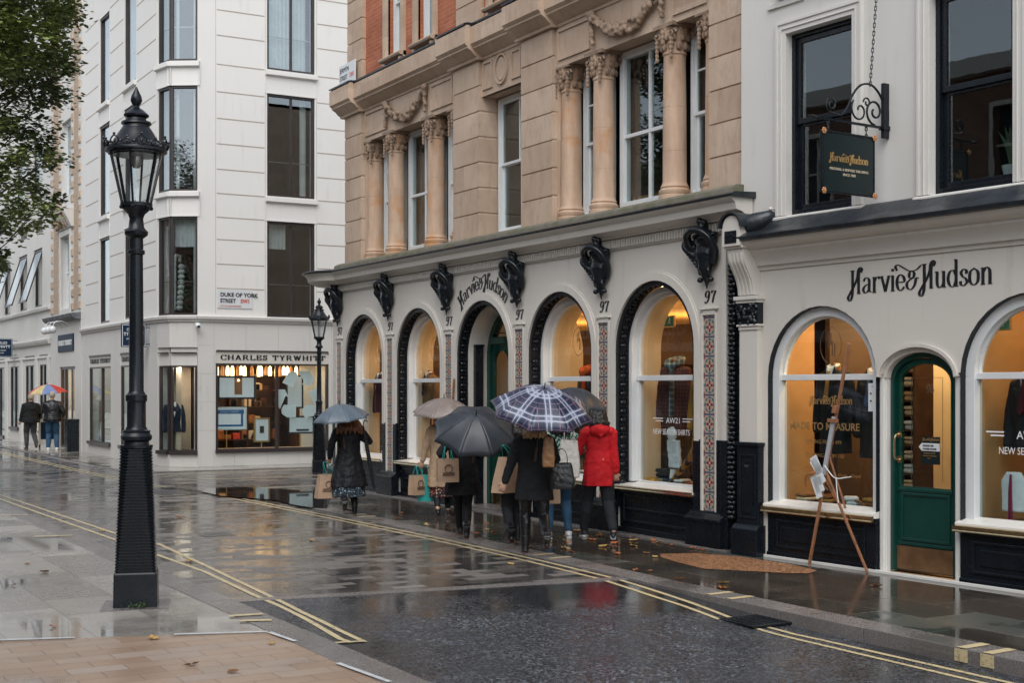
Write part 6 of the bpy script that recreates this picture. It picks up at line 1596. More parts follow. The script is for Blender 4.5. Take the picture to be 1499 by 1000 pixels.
    if coat:
        m_ = coat['m']; z0 = coat['hem']; fl = coat.get('flare', .05); w = coat.get('w', 1.0); cb_ = MB(); st = coat.get('waist', 0.0); W_ = max(w, .96)
        mz = (z0+.98)/2
        cb_.loft([(0, -.01*k, z0*k, (.205+fl)*W_*k, (.155+fl*.8)*W_*k, .045), (0, -.01*k, mz*k, (.205+fl*.5)*W_*k, (.158+fl*.4)*W_*k, .03), (0, 0, 1.0*k, .192*W_*k, .150*W_*k, .012), (0, ly*.5*k, 1.14*k, .185*w*k, .135*w*k, .01), (0, ly*k, 1.27*k, .20*w*k, .135*w*k, .006), (0, ly*k, 1.355*k, .195*w*k, .118*w*k), (0, ly*k, 1.40*k, .165*w*k, .10*w*k), (0, ly*k, 1.435*k, .10*w*k, .08*w*k), (0, ly*k, 1.46*k, .07*w*k, .065*w*k)], 40, folds=7, phase=.7)
        for i in (0, 1):
            cb_.tube([sh[i]*.85+V(0, ly*.15, 1.37)*.15+V(0, 0, -.01), sh[i]+V((-.012 if i == 0 else .012), 0, -.03), (sh[i]+el[i])/2, el[i], (el[i]+wr[i])/2, wr[i]*.93+el[i]*.07], [.078*k, .078*k*w, .068*k*w, .058*k*w, .055*k, .046*k], 14, round_ends=True)
        if coat.get('hood'):
            cb_.ell(V(0, ly-.10, 1.40), (.13*k, .075*k, .085*k), 16, 10); cb_.tube([V(-.11, ly-.02, 1.44), V(-.06, ly-.10, 1.46), V(0, ly-.12, 1.465), V(.06, ly-.10, 1.46), V(.11, ly-.02, 1.44)], .034*k, 10, round_ends=True)
            cb_.tube([V(-.10, ly-.10, 1.42), V(0, ly-.15, 1.33), V(.10, ly-.10, 1.42)], .028*k, 8, round_ends=True)
        if coat.get('collar'): cb_.tube([V(-.085, ly+.03, 1.43), V(-.06, ly-.06, 1.455), V(0, ly-.085, 1.46), V(.06, ly-.06, 1.455), V(.085, ly+.03, 1.43)], .026*k, 8, round_ends=True)
        if coat.get('belt'): cb_.loft([(0, 0, .985*k, (.195-st)*w*k, (.145-st)*w*k), (0, 0, 1.025*k, (.195-st)*w*k, (.145-st)*w*k)], 30)
        co_ = cb_.build(coat.get('name', 'coat'), m_, t, local=True, remesh=.0095, smooth_it=1, disp=coat.get('disp', .022), dscale=.07)
        if coat.get('seams'):
            for x in (-.07, .07):
                sm = MB(); sm.ell(V(x*.0+.03, -.175, 1.03), (.010*k, .006*k, .010*k), 8, 6)
            sm.build('toggle', gold, co_, local=True, smooth=True)
            cd = MB(); cd.tube([V(x_, -.158*w-.005, 1.0+.003*math.sin(x_*50)) for x_ in [-.13+.026*j for j in range(11)]], .005*k, 6); cd.build('waist_seam', m_, co_, local=True)
    if hair:
        m_, L, hw = hair; hb = MB()
        hb.ell(hd+V(0, -.018, .035), (.086*k, .100*k, .105*k), 18, 12)
        if L > 0:
            n = 9
            for j in range(n):
                a = PI+PI*j/(n-1); x, y = math.cos(a), math.sin(a)
                p0 = hd+V(x*.075, y*.07-.02, .02); p1 = hd+V(x*.095*hw, y*.085-.03, -.10); p2 = hd+V(x*.13*hw, y*.09-.045-L*.42+.02*math.sin(j*2), -.10-L*(.85+.15*math.sin(j*3.1)))
                hb.tube([p0, p1, (p1+p2)/2+V(.008*math.sin(j*5), -.02-L*.12, 0), p2], [.035*k, .040*k, .038*k, .012*k], 8, round_ends=True)
        hb.build('hair', m_, t, local=True, remesh=.008, smooth_it=1, disp=.02, dscale=.03)
    t['_k'] = k
    W = Matrix.Translation(loc) @ Matrix.Rotation(rz, 4, 'Z')
    return t, [W @ (wr[i]+(Vector(hand_dir[i]).normalized() if hand_dir and hand_dir[i] else (wr[i]-el[i]).normalized())*.085*k) for i in (0, 1)]
RZ_AWAY = -THETA

PZ = .016
p1, h1 = person('woman in a black hooded coat and blue print skirt, leftmost of the umbrella group', (8.12, 18.95, PZ), RZ_AWAY+.25, 1.60,
    [(-.10, -.30, .14, -.9), (.11, .12, 0, 0)], [(-.30, .02, .93), (.22, .30, 1.25)], coat=dict(m=c_navyb, hem=.47, flare=.10, w=1.0, hood=True), skirt=(c_flo1, .31, .27, .23), trousers=(c_tight, .004), shoes=('boot', c_leather, sole_b), hair=(hair_br, .20, 1.6))
p2, h2 = person('woman in a beige trench coat and warm floral skirt carrying a teal bag', (9.35, 18.25, PZ), RZ_AWAY+.15, 1.62,
    [(-.09, -.20, .05, -.5), (.10, .08, 0, 0)], [(-.32, .03, .84), (.16, .33, 1.30)], coat=dict(m=c_trench, hem=.46, flare=.04, w=.98, belt=True, collar=True, name='trench_coat'), skirt=(c_flo2, .30, .20, .17), trousers=(c_tight, .0), shoes=('shoe', c_leather, sole_b), hair=(hair_br, .0, 1))
p3, h3 = person('woman in a short black coat and black leggings under the large black umbrella', (8.24, 15.5, PZ), RZ_AWAY+.1, 1.56,
    [(-.02, .30, .0, 0), (.04, -.22, .02, -.3)], [(-.26, .12, 1.12), (.13, .26, 1.22)], coat=dict(m=c_black, hem=.60, flare=.05, w=1.04, collar=True), trousers=(c_tight, .008), shoes=('boot', c_leather, sole_b), hair=(hair_br, .14, 1.1))
p4, h4 = person('woman in black jacket, leather leggings and boots nearest the camera under the checked umbrella', (8.07, 13.42, PZ), RZ_AWAY+.05, 1.64,
    [(-.10, .16, 0, 0), (.13, -.34, .14, -.85)], [(-.37, -.02, .83), (.14, .30, 1.24)], coat=dict(m=c_black, hem=.66, flare=.02, w=1.04, collar=True), trousers=(c_leather, .004), shoes=('boot', c_leather, sole_b), hair=(hair_bl, .10, 1.0))
p7, h7 = person('person in dark clothes with one hand raised, mostly hidden behind the woman in leather leggings', (8.50, 14.62, PZ), RZ_AWAY+.25, 1.60,
    [(-.10, -.22, .06, -.5), (.08, .15, 0, 0)], [(-.34, .10, 1.20), (.22, .1, .86)], coat=dict(m=c_char, hem=.66, w=1.0, collar=True), trousers=(c_char, .006), shoes=('boot', c_leather, sole_b), hair=(hair_dk, .10, 1.0), hand_dir=[(-.55, .2, .8), None])
p5, h5 = person('person in a green and white zigzag jumper and blue jeans with a white tote bag', (9.27, 14.78, PZ), RZ_AWAY+.15, 1.62,
    [(-.16, -.06, .0, 0), (.13, .02, 0, 0)], [(-.18, .25, 1.1), (.22, .26, 1.2)], coat=dict(m=c_zig, hem=.70, flare=.0, w=1.08, name='jumper', collar=True, disp=.012), trousers=(c_jean, .008), shoes=('shoe', trainer_w, sole_w), hair=(hair_dk, .1, 1.0))
p6, h6 = person('person in a bright red hooded raincoat with black trousers and trainers', (9.66, 14.46, PZ), RZ_AWAY+.1, 1.69,
    [(-.15, .26, .0, .1), (.15, -.24, .04, -.45)], [(-.16, .27, 1.13), (.235, .04, .84)], coat=dict(m=c_red, hem=.68, flare=.0, w=.84, hood=True, name='raincoat', seams=True, disp=.018), trousers=(c_char, .016), shoes=('shoe', trainer_b, sole_w), hair=(hair_dk, .03, 1.0))
m1, hm1 = person('man in a black jacket and grey jeans under the left side of the multicoloured umbrella', (8.32, 44.9, PZ), .05, 1.72,
    [(-.10, .10, .0, 0), (.12, -.22, .06, -.5)], [(-.30, .10, .86), (.28, .12, .92)], coat=dict(m=c_black, hem=.82, flare=.02, w=1.25, collar=True, name='jacket'), trousers=(c_greyj, .018), shoes=('shoe', trainer_b, sole_b), hair=(hair_gr, 0, 1))
m2, hm2 = person('grey haired man in a black leather jacket and blue jeans at the far left', (8.66, 43.3, PZ), -.25, 1.80,
    [(-.11, -.04, .0, 0), (.13, -.06, .0, 0)], [(-.14, .30, 1.12), (.30, .16, .98)], coat=dict(m=c_leather, hem=.84, flare=.0, w=1.28, collar=True, name='jacket'), trousers=(c_jean, .018), shoes=('shoe', trainer_w, sole_w), hair=(hair_gr, 0, 1))

# ---------------------------------------------------------------- umbrellas
def tartan():
    m = Mt('navy_tartan_canopy'); x, y, z = [Ex(m.nt, o) for o in (lambda n: (m.nt.links.new(m.tc.outputs['UV'], n.inputs[0]), n.outputs)[1])(m.nt.nodes.new('ShaderNodeSeparateXYZ'))]
    def band(e, c, w): return (e-c).abs() < w
    def tri(e, p): return ((e/p).fr()-.5)*p
    u = tri(x+.5*.34, .34); v = tri(y-.02, .30)
    wh = band(u.abs(), .028, .008).mx(band(v.abs(), .028, .008)); hal = (band(u, 0, .052).mx(band(v, 0, .052)))
    pk = band((u.abs()-.13).abs(), .0, .0035).mx(band((v.abs()-.115).abs(), .0, .0035))
    c = m.mix(hal*.5, (.010, .015, .042), (.075, .095, .16)); c = m.mix(band(u, 0, .052)*band(v, 0, .052)*.6, c, (.25, .28, .38)); c = m.mix(wh*.75, c, (.42, .45, .52)); c = m.mix(pk*.7, c, (.28, .18, .26))
    m.set('Base Color', c); m.set('Roughness', .38); m.bump(m.noise(300, 2), .15, .001); return m.m
def wetcloth(name, c, c2=None, rough=.38):
    m = Mt(name); n = m.noise(7, 4); k = m.mix((n-.5)*2+.5, mul(c, .8), mul(c, 1.25))
    if c2: k = m.mix(Ex(m.nt, m.vor(80, out='Distance')) < .28, k, c2)
    m.set('Base Color', k); m.set('Roughness', (m.noise(5)*.3+rough-.12)); m.bump(m.noise(60, 3)+m.noise(400, 2)*.4, .2, .002); return m.m
def umbrella(label, apex, axis, Rr, mats, dep=.34, n=8, L=.85, twist=0.0, fold=False, group='open umbrellas in the street', sag=.055):
    ax = Vector(axis).normalized(); q = ax.to_track_quat('Z', 'Y') @ Matrix.Rotation(twist, 3, 'Z').to_quaternion()
    base = Vector(apex)-ax*L
    t = thing('umbrella', label, 'umbrella', base, rot=q, group=group)
    S_ = 10; W_ = 10
    parts = {}
    prof = lambda f: L-dep*Rr*(f**1.9)
    for g_ in range(n):
        key = g_ % len(mats); mb = MB(); mb.uv = []
        for i in range(S_+1):
            f = i/S_; r_ = Rr*f
            for j in range(W_+1):
                w = j/W_; a = 2*PI*(g_+w)/n; s_ = 1-(1-math.cos(PI/n))*math.sin(PI*w)*.9-sag*math.sin(PI*w)*f**2
                mb.v.append(Vector((math.cos(a)*r_*s_, math.sin(a)*r_*s_, prof(f)-.012*Rr*math.sin(PI*w)*f+(.014*Rr*math.sin(PI*w)*f**3)+.002*math.sin(f*19+g_*2)*math.sin(PI*w))))
                mb.uv.append(((w-.5)*2*PI/n*r_, r_))
        for i in range(S_):
            for j in range(W_): mb.f.append((i*(W_+1)+j, i*(W_+1)+j+1, (i+1)*(W_+1)+j+1, (i+1)*(W_+1)+j))
        o = mb.build('canopy_panel', mats[key], t, local=True, smooth=True, ang=80, solid=.0015)
    for g_ in range(n):
        a = 2*PI*g_/n; mb = MB()
        mb.tube([Vector((math.cos(a)*Rr*f, math.sin(a)*Rr*f, prof(f)-.006)) for f in (0, .2, .4, .6, .8, .97)], .0028, 5); mb.tube([Vector((0, 0, L-.38*Rr-.1)), Vector((math.cos(a)*Rr*.5, math.sin(a)*Rr*.5, prof(.5)-.008))], .0022, 5)
        mb.ell((math.cos(a)*Rr*1.0, math.sin(a)*Rr*1.0, prof(1.0)-.002), .006, 6, 4)
        if fold: mb.tube([Vector((math.cos(a)*Rr*f*1.003, math.sin(a)*Rr*f*1.003, prof(f)+.0015)) for f in (.05, .3, .6, 1.0)], .0022, 4)
        mb.build('rib', steel if not fold else c_black, t, local=True)
    mb = MB(); mb.tube([(0, 0, .06), (0, 0, L+.055)], .0055, 8); mb.tube([(0, 0, L), (0, 0, L+.02), (0, 0, L+.07)], [.011, .008, .005], 8); mb.build('shaft', ink, t, local=True)
    mb = MB(); mb.tube([(0, 0, .10), (0, 0, -.02), (0, 0, -.05)], [.013, .014, .012], 10, round_ends=True); mb.build('handle', wood_dark, t, local=True, smooth=True)
    return t
def at_px(px, py, F):
    a = (px-749.5)/1980; return VF*F+VR*(a*F)+Vector((0, 0, CAM_H+(568-py)/1980*F))
def axis_to(apex, hand, k=1.0): return (Vector(apex)-Vector(hand))
def umb(label, px, py, F, r_, up, fwd, mats, **kw):
    """up/fwd: how far the shaft tips to the right and away"""
    ap = at_px(px, py, F); return umbrella(label, ap, Vector((0, 0, 1))+VR*up+VF*fwd, r_, mats, **kw)
um_blue = wetcloth('blue_patterned_canopy', (.085, .115, .145), (.20, .25, .29)); um_taupe = wetcloth('taupe_canopy', (.20, .165, .15)); um_black = wetcloth('black_canopy', (.022, .028, .036)); um_black2 = wetcloth('charcoal_canopy', (.030, .036, .044))
umb('blue grey patterned umbrella held by the woman in the black hooded coat', 497, 592, 20.05, .44, -.10, -.14, [um_blue], dep=.50, L=.62, twist=.2)
umb('taupe umbrella held above the woman in the trench coat', 650, 583, 20.3, .50, .02, -.14, [um_taupe, um_taupe], dep=.48, L=.75, twist=.35)
umb('large black umbrella tipped back over the woman in the short black coat', 697, 607, 16.5, .54, .08, -.72, [um_black], dep=.50, L=.70, twist=.35, fold=True)
umb('navy and white checked umbrella over the woman in leather leggings', 797, 569, 15.1, .60, .12, -.42, [tartan()], dep=.46, L=.85, twist=.28)
umb('charcoal umbrella behind the checked one above the red raincoat', 846, 568, 16.6, .43, .16, -.10, [um_black2], dep=.50, L=.75, twist=.1)
mm = [cloth('canopy_yellow', (.50, .40, .20), .5), cloth('canopy_blue', (.16, .22, .40), .5), cloth('canopy_green', (.08, .20, .15), .5), cloth('canopy_red', (.42, .04, .04), .5)]
umb('golf umbrella with yellow, blue, green and red panels over the two men', 69, 563, 42.2, .62, -.05, -.10, [mm[i_] for i_ in (0, 1, 0, 2, 3, 0, 1, 3)], dep=.42, L=.85, twist=.5)

# ---------------------------------------------------------------- bags
kraft = simple('kraft_paper', (.40, .27, .18), .75, var=.1, vs=8, bump=.4, bs=14, bd=.006); kraft2 = simple('kraft_paper_print', (.12, .075, .05), .7)
teal = simple('teal_ribbon', (.01, .29, .27), .6, var=.1); teal_bag = simple('teal_plastic', (.008, .26, .24), .35, var=.2, bump=.4, bs=12, bd=.01)
def paper_bag(label, hand, w, h_, dpt, yaw, m=kraft, hm=teal, hl=.14, tilt=0.0, logo=True, group=None):
    hand = Vector(hand); base = hand-Vector((0, 0, hl+h_))
    t = thing('paper_bag' if m is kraft else 'carrier_bag', label, 'bag', base, yaw, group)
    mb = MB(); x, y = w/2, dpt/2
    rings = [(1, 1, 0), (1.0, 1.0, h_*.33), (.99, .86, h_*.66), (.985, .70, h_)]
    for sx, sy, z in rings: mb.v += [Vector((-x*sx, -y*sy, z)), Vector((0, -y*sy*1.04, z)), Vector((x*sx, -y*sy, z)), Vector((x*sx*.94, 0, z)), Vector((x*sx, y*sy, z)), Vector((0, y*sy*1.04, z)), Vector((-x*sx, y*sy, z)), Vector((-x*sx*.94, 0, z))]
    for i in range(3):
        for k in range(8): mb.f.append((i*8+k, i*8+(k+1) % 8, (i+1)*8+(k+1) % 8, (i+1)*8+k))
    mb.f.append(tuple(range(8))[::-1])
    mb.v = [v+Vector((tilt*v.z, 0, 0)) for v in mb.v]
    mb.build('sheet_body', m, t, local=True, solid=.003, recalc=True)
    for sy in (-1, 1):
        z = h_; yy = sy*y*.70; mb = MB()
        mb.tube(crom([(-w*.22+tilt*h_, yy, z-.03), (-w*.20+tilt*h_, yy, z+.02), (-.03, yy*.2, z+hl*.92), (0, yy*.1, z+hl), (.03, yy*.2, z+hl*.92), (w*.20+tilt*h_, yy, z+.02), (w*.22+tilt*h_, yy, z-.03)], 4), .006, 6)
        mb.build('handle', hm, t, local=True, smooth=True)
    if logo:
        lf = Fr((0, 0), (1, 0)); mb = MB(); yy = -y*.93-.008
        mb.band(lf, [(.0+.045*math.cos(a*PI/8)+tilt*h_*.55, h_*.58+.045*math.sin(a*PI/8)) for a in range(16)], -.008, 0, yy-.004, yy+.03, closed=True)
        for q in (.36, .28): mb.box(lf, -w*.28+tilt*h_*q, w*.28+tilt*h_*q, yy-.010, yy+.02, h_*q, h_*q+.018)
        mb.build('print', kraft2, t, local=True)
    return t
paper_bag('kraft paper bag with teal handles hanging from the hooded coat woman\'s left hand', h1[0]+VR*-.06, .30, .36, .17, RZ_AWAY+.45, hl=.18, tilt=.15)
paper_bag('kraft paper bag hanging low from the trench coat woman\'s left hand', h2[0]+VR*-.05, .26, .30, .14, RZ_AWAY+.8, hl=.13)
paper_bag('glossy teal carrier bag beside the low kraft bag under the trench coat sleeve', h2[0]+VR*.06+VF*.06, .24, .40, .10, RZ_AWAY+.1, m=teal_bag, hl=.13, logo=False)
paper_bag('kraft paper bag with a printed ring held between trench coat and short black coat', at_px(655, 652, 17.3), .27, .30, .15, RZ_AWAY+.25, hl=.17)
paper_bag('tall kraft paper bag with teal handles left of the woman in leather leggings', at_px(738, 652, 16.0), .27, .42, .18, RZ_AWAY+.9, hl=.14, logo=False, tilt=.25)
paper_bag('small kraft paper bag hanging between the leather leggings and the blue jeans', at_px(808, 700, 16.0), .18, .22, .10, RZ_AWAY+.2, hl=.08, logo=False)
def soft_bag(label, c, w, h_, d_, m, strap, nm='handbag', yaw=RZ_AWAY, flare=1.15, sw=.011):
    t = thing(nm, label, 'bag', tuple(Vector(c)-Vector((0, 0, h_/2))), yaw)
    mb = MB(); mb.loft([(0, 0, 0, w/2*.92*flare, d_/2, .02), (0, 0, h_*.3, w/2*flare, d_/2*1.05, .03), (0, 0, h_*.7, w/2, d_/2*.8, .02), (0, 0, h_, w/2*.88, d_/2*.45, .01)], 28, folds=5, sq=.55)
    mb.build('body', m, t, local=True, remesh=.010, disp=.016, dscale=.05)
    for y in (-d_*.2, d_*.2):
        mb = MB(); mb.tube(crom([(-w*.25, y, h_-.02), (-w*.22, y, h_+strap*.6), (0, y, h_+strap), (w*.22, y, h_+strap*.6), (w*.25, y, h_-.02)], 5), sw, 6, flat=.4); mb.build('strap', m, t, local=True)
    return t
soft_bag('large slouchy black handbag on the right hip of the woman in leather leggings', at_px(822, 697, 15.35), .26, .30, .12, c_leather, .16)
soft_bag('small tan leather bag hanging down the back of the woman in the black jacket', at_px(803, 662, 15.0), .12, .34, .06, simple('tan_leather', (.22, .105, .04), .45, var=.2), .18, flare=1.2)
soft_bag('white cotton tote bag on the shoulder of the person in the zigzag jumper', at_px(833, 672, 16.6), .24, .46, .10, simple('white_cotton', (.52, .50, .47), .85, var=.08, bump=.5, bs=12, bd=.01), .30, nm='tote_bag', sw=.016)
# folded umbrella carried by the first woman
fu = thing('folded_umbrella', 'rolled black umbrella hanging at the right side of the woman in the hooded coat', 'umbrella', tuple(at_px(545, 705, 20.1)))
mb = MB(); a_, b_ = at_px(532, 625, 20.1), at_px(548, 717, 20.1); mb.tube([a_, a_*.7+b_*.3, a_*.4+b_*.6, b_*.96+a_*.04, b_], [.012, .028, .032, .02, .005], 10); mb.build('rolled_cloth', c_black, fu, smooth=True)
mb = MB(); mb.tube(crom([a_, a_+Vector((0, 0, .06)), a_+Vector((0, 0, .10))+VR*.03, a_+Vector((0, 0, .07))+VR*.06], 4), .009, 8); mb.build('crook', wood_dark, fu, smooth=True)

# ---------------------------------------------------------------- things in the shop windows
def mannequin(label, c, rz, jm, shirt=None, tie=None, scarf=None, long=False, stand=True, floor=.64, neck=2.25, lap=True, group=None):
    """tailor's dummy: c = (x, y); wears a jacket"""
    t = thing('tailor_dummy', label, 'dummy', (c[0], c[1], floor), rz, group); z = neck-floor
    mb = MB(); mb.lathe([(.13, 0), (.13, .02), (.02, .03), (.015, z-.7)], 12); mb.build('stand', wood_dark, t, local=True)
    mb = MB(); mb.lathe([(.062, z-.12), (.055, z-.03), (.058, z), (.03, z+.012)], 14); mb.build('neck_cap', wood, t, local=True, smooth=True)
    b = MB(); L = .95 if long else .72
    b.loft([(0, 0, z-L-.05, .21, .14, .03), (0, 0, z-.55, .185, .125, .015), (0, 0, z-.35, .205, .135), (0, 0, z-.2, .21, .125), (0, 0, z-.12, .185, .10), (0, 0, z-.07, .09, .075)], 30, folds=6)
    for sx in (-1, 1): b.tube([(sx*.18, 0, z-.15), (sx*.225, .01, z-.35), (sx*.24, .03, z-.55), (sx*.235, .05, z-.74)], [.065, .062, .055, .05], 12, round_ends=True)
    jo = b.build('jacket', jm, t, local=True, remesh=.012, smooth_it=1, disp=.012, dscale=.06)
    # front is +y
    if shirt:
        fr = Fr((0, 0), (1, 0)); mb = MB(); mb.v = [Vector(p) for p in ((-.065, .085, z-.055), (.065, .085, z-.055), (.0, .150, z-.40), (-.05, .03, z-.0), (.05, .03, z-.0))]; mb.f = [(0, 1, 2), (0, 3, 4, 1)]; mb.build('shirt_front', shirt, t, local=True, solid=.008)
        mb = MB(); mb.tube([(-.05, .0, z-.01), (-.06, .06, z-.03), (0, .10, z-.10)], .016, 6); mb.tube([(.05, .0, z-.01), (.06, .06, z-.03), (0, .10, z-.10)], .016, 6); mb.build('collar', shirt, t, local=True)
        if tie:
            mb = MB(); mb.v = [Vector(p) for p in ((-.02, .115, z-.08), (.02, .115, z-.08), (.014, .12, z-.12), (-.014, .12, z-.12), (.036, .165, z-.40), (-.036, .165, z-.40), (0, .168, z-.44))]; mb.f = [(0, 1, 2, 3), (3, 2, 4, 6, 5)]; mb.build('tie', tie, t, local=True, solid=.012)
        if lap:
            for sx in (-1, 1):
                mb = MB(); mb.v = [Vector(p) for p in ((sx*.06, .085, z-.03), (sx*.135, .10, z-.16), (sx*.10, .135, z-.20), (sx*.012, .160, z-.42), (sx*.03, .125, z-.2))]; mb.f = [(0, 1, 2, 3, 4)]; mb.build('lapel', jm, jo, local=True, solid=.012)
    if scarf:
        mb = MB(); mb.tube(crom([(-.09, -.02, z-.02), (-.08, .08, z-.05), (0, .12, z-.09), (.09, .07, z-.04), (.08, -.05, z-.0), (-.06, -.07, z+.01), (-.10, .0, z-.03)], 5), .045, 10, round_ends=True)
        mb.tube([(-.03, .12, z-.08), (-.06, .15, z-.35), (-.05, .16, z-.75)], [.04, .05, .05], 8, flat=.4); mb.build('scarf', scarf, t, local=True, remesh=.010, disp=.01)
    return t
maroon = cloth('maroon_wool', (.085, .014, .022)); tanw = cloth('tan_tweed', (.22, .12, .05)); charc = cloth('charcoal_suiting', (.020, .021, .024)); navyw = cloth('navy_flannel', (.014, .022, .042)); oran = cloth('orange_knit', (.45, .08, .02)); brn = cloth('brown_cord', (.06, .035, .022)); olive = cloth('olive_wool', (.05, .045, .03))
must = cloth('mustard_cloth', (.42, .22, .04)); rust_c = cloth('rust_leather', (.28, .09, .025), .5)
def plaid(name, a, b, sc):
    m = Mt(name); x, y, z = m.xyz(); u = ((x+y*.7)*sc).fr(); v = (z*sc).fr(); k = (u < .35)+(v < .35)
    m.set('Base Color', m.mix((k*.5), a, b)); m.set('Roughness', .85); return m.m
sc_pl = plaid('blue_check_scarf', (.035, .07, .12), (.30, .33, .26), 13); mar_pl = plaid('maroon_check_tweed', (.065, .018, .016), (.14, .05, .04), 20)
DIRW = R(90)                    # +y of a dummy turned towards the street (-X)
mannequin('dummy in a maroon velvet jacket in the farthest arched window', (10.86, 23.72), DIRW, maroon, cloth_white, None)
mannequin('dummy in a tan tweed jacket with white shirt in the second farthest arched window', (10.85, 21.62), DIRW, tanw, cloth_white, navyw)
mannequin('dummy in a dark check coat with an orange scarf in the second nearest arched window', (10.90, 16.55), DIRW, plaid('dark_check', (.02, .02, .02), (.08, .03, .025), 16), None, None, scarf=oran, long=True)
mannequin('dummy in a maroon check coat with a blue tartan scarf in the nearest arched window', (10.86, 14.42), DIRW+.25, mar_pl, None, None, scarf=sc_pl, long=True, neck=2.32)
mannequin('half seen dummy in mustard and brown beside the maroon check coat', (10.90, 13.85), DIRW, must, None, None, neck=2.18, long=True)
mannequin('dummy in a dark long coat at the back left of the nearest arched window', (11.6, 15.5), DIRW, c_black, None, None, neck=2.1, long=True, floor=.05)
q = D.p(1.12, .42, 0); mannequin('dummy in a black suit with gold tie in the made to measure window', (q.x, q.y), DIRW+R(4), c_black, cloth_white, must, long=True, neck=2.22, floor=.62)
q = D.p(1.62, .52, 0); mannequin('dummy in a charcoal suit and blue tie behind the easel', (q.x, q.y), DIRW+R(4), charc, cloth_white, simple('blue_tie', (.05, .11, .25), .6), long=True, neck=2.18, floor=.62)
q = D.p(3.56, .50, 0); mannequin('dummy in a dark suit at the right edge of the picture', (q.x, q.y), DIRW, charc, cloth_white, maroon, neck=2.12, floor=.62)
q = Fw.p(9.72, .75, 0); mannequin('dummy in a navy jumper and white shirt in the corner window of the white building', (9.62, 33.45), R(180)-.15, navyw, cloth_white, None, neck=1.62, floor=.39)
q = mannequin('dummy in a pale long coat inside the lit door under the blue plaque', (9.95, 43.4), DIRW, simple('grey_check_coat', (.16, .14, .13), .8), None, None, neck=2.0, long=True, floor=.02)
# clothes on hangers: rails and hung jackets, every jacket a copy
def rail(label, a, b, z):
    t = thing('clothes_rail', label, 'clothes rail', (a[0], a[1], .05)); mb = MB(); A0, B0 = Vector((a[0], a[1], z)), Vector((b[0], b[1], z)); mb.tube([A0, B0], .012, 8); mb.build('bar', steel, t)
    mb = MB(); mb.tube([A0-Vector((0, 0, z-.05)), A0], .014, 8); mb.tube([B0-Vector((0, 0, z-.05)), B0], .014, 8); mb.build('upright', steel, t)
def hung(mat_, label, group):
    t = thing('hung_jacket', label, 'jacket', (0, 0, -50), 0, group)
    mb = MB(); mb.loft([(0, 0, -.82, .20, .045, .05), (0, 0, -.5, .19, .040, .04), (0, 0, -.18, .215, .045, .01), (0, 0, -.10, .20, .035), (0, 0, -.05, .07, .03)], 22, folds=4)
    for sx in (-1, 1): mb.tube([(sx*.19, 0, -.13), (sx*.22, 0, -.4), (sx*.215, 0, -.7)], [.045, .04, .035], 8, round_ends=True)
    mb.build('jacket', mat_, t, local=True, smooth=True, ang=80)
    mb = MB(); mb.tube([(-.19, 0, -.115), (0, 0, -.035), (.19, 0, -.115)], .010, 6); mb.tube(crom([(0, 0, -.04), (0, 0, .0), (.02, 0, .03), (.0, 0, .05), (-.018, 0, .03)], 4), .004, 5); mb.build('hanger', wood, t, local=True)
    return t
def row(n, a, b, z, mats_, lab, grp):
    protos = [hung(m_, lab, grp) for m_ in mats_]; used = set()
    for k in range(n):
        f = (k+.5)/n; p = protos[k % len(protos)]
        o = p if (k % len(protos)) not in used else copy_tree(p); used.add(k % len(protos))
        o.location = (a[0]+(b[0]-a[0])*f, a[1]+(b[1]-a[1])*f, z-.06); o.rotation_euler = (0, 0, math.atan2(b[1]-a[1], b[0]-a[0])+PI/2+.1*math.sin(k*2.3)+.25)
rail('low clothes rail of brown jackets behind the nearest arched window', (11.25, 15.85), (11.3, 14.75), 1.52)
row(10, (11.25, 15.8), (11.3, 14.8), 1.52, [brn, olive], 'brown or olive jacket on the low rail behind the nearest arched window', 'jackets on the low rail')
rail('clothes rail of dark coats behind the second nearest arched window', (11.55, 18.0), (11.6, 16.2), 1.75)
row(12, (11.55, 17.9), (11.6, 16.3), 1.75, [c_black, maroon, charc], 'dark jacket on the rail behind the second nearest arched window', 'jackets on the dark rail')
rail('clothes rail at the back of the arcaded shop', (13.6, 21.5), (13.6, 16), 1.8)
row(22, (13.6, 21.4), (13.6, 16.1), 1.8, [olive, charc, tanw], 'jacket on the rail at the back of the arcaded shop', 'jackets on the back rail')
# low displays: folded cloth, shoes, leather goods on the display floors
def pile(label, c, n, mats_, w=.30, d_=.22, h_=.05, rz=0.0, z=.64, nm='folded_clothes', cat='folded clothes', group=None):
    t = thing(nm, label, cat, (c[0], c[1], z), rz, group)
    for k in range(n):
        mb = MB(); ox, oy = random.uniform(-.015, .015), random.uniform(-.015, .015); mb.box(Fr((ox, oy), (1, .02*k)), -w/2, w/2, -d_/2, d_/2, k*h_, (k+.9)*h_); mb.build('fold', mats_[k % len(mats_)], t, local=True, bevel=h_*.4)
    return t
pile('pile of black and blue folded trousers at the foot of the nearest arched window', (10.82, 14.55), 4, [c_black, c_jean, c_black, charc], h_=.06, rz=1.5)
pile('tan leather folder lying on a pile in the nearest arched window', (10.74, 14.72), 2, [c_black, must], h_=.055, rz=1.3, w=.42)
t = thing('shirt_board', 'folded white shirt propped upright in the nearest arched window', 'shirt', (10.74, 14.27, .9), R(90))
mb = MB(); mb.loft([(0, 0, 0, .12, .03), (.02, 0, .18, .125, .03), (.04, 0, .36, .13, .035)], 16, sq=.5); mb.ell((.06, .01, .44), (.10, .04, .10), 14, 10); mb.build('shirt', cloth_white, t, local=True, remesh=.01, disp=.02)
mb = MB(); mb.tube([(.0, .03, -.02), (.01, .04, -.14)], .05, 8, flat=.4); mb.build('cuff', cloth_white, t, local=True)
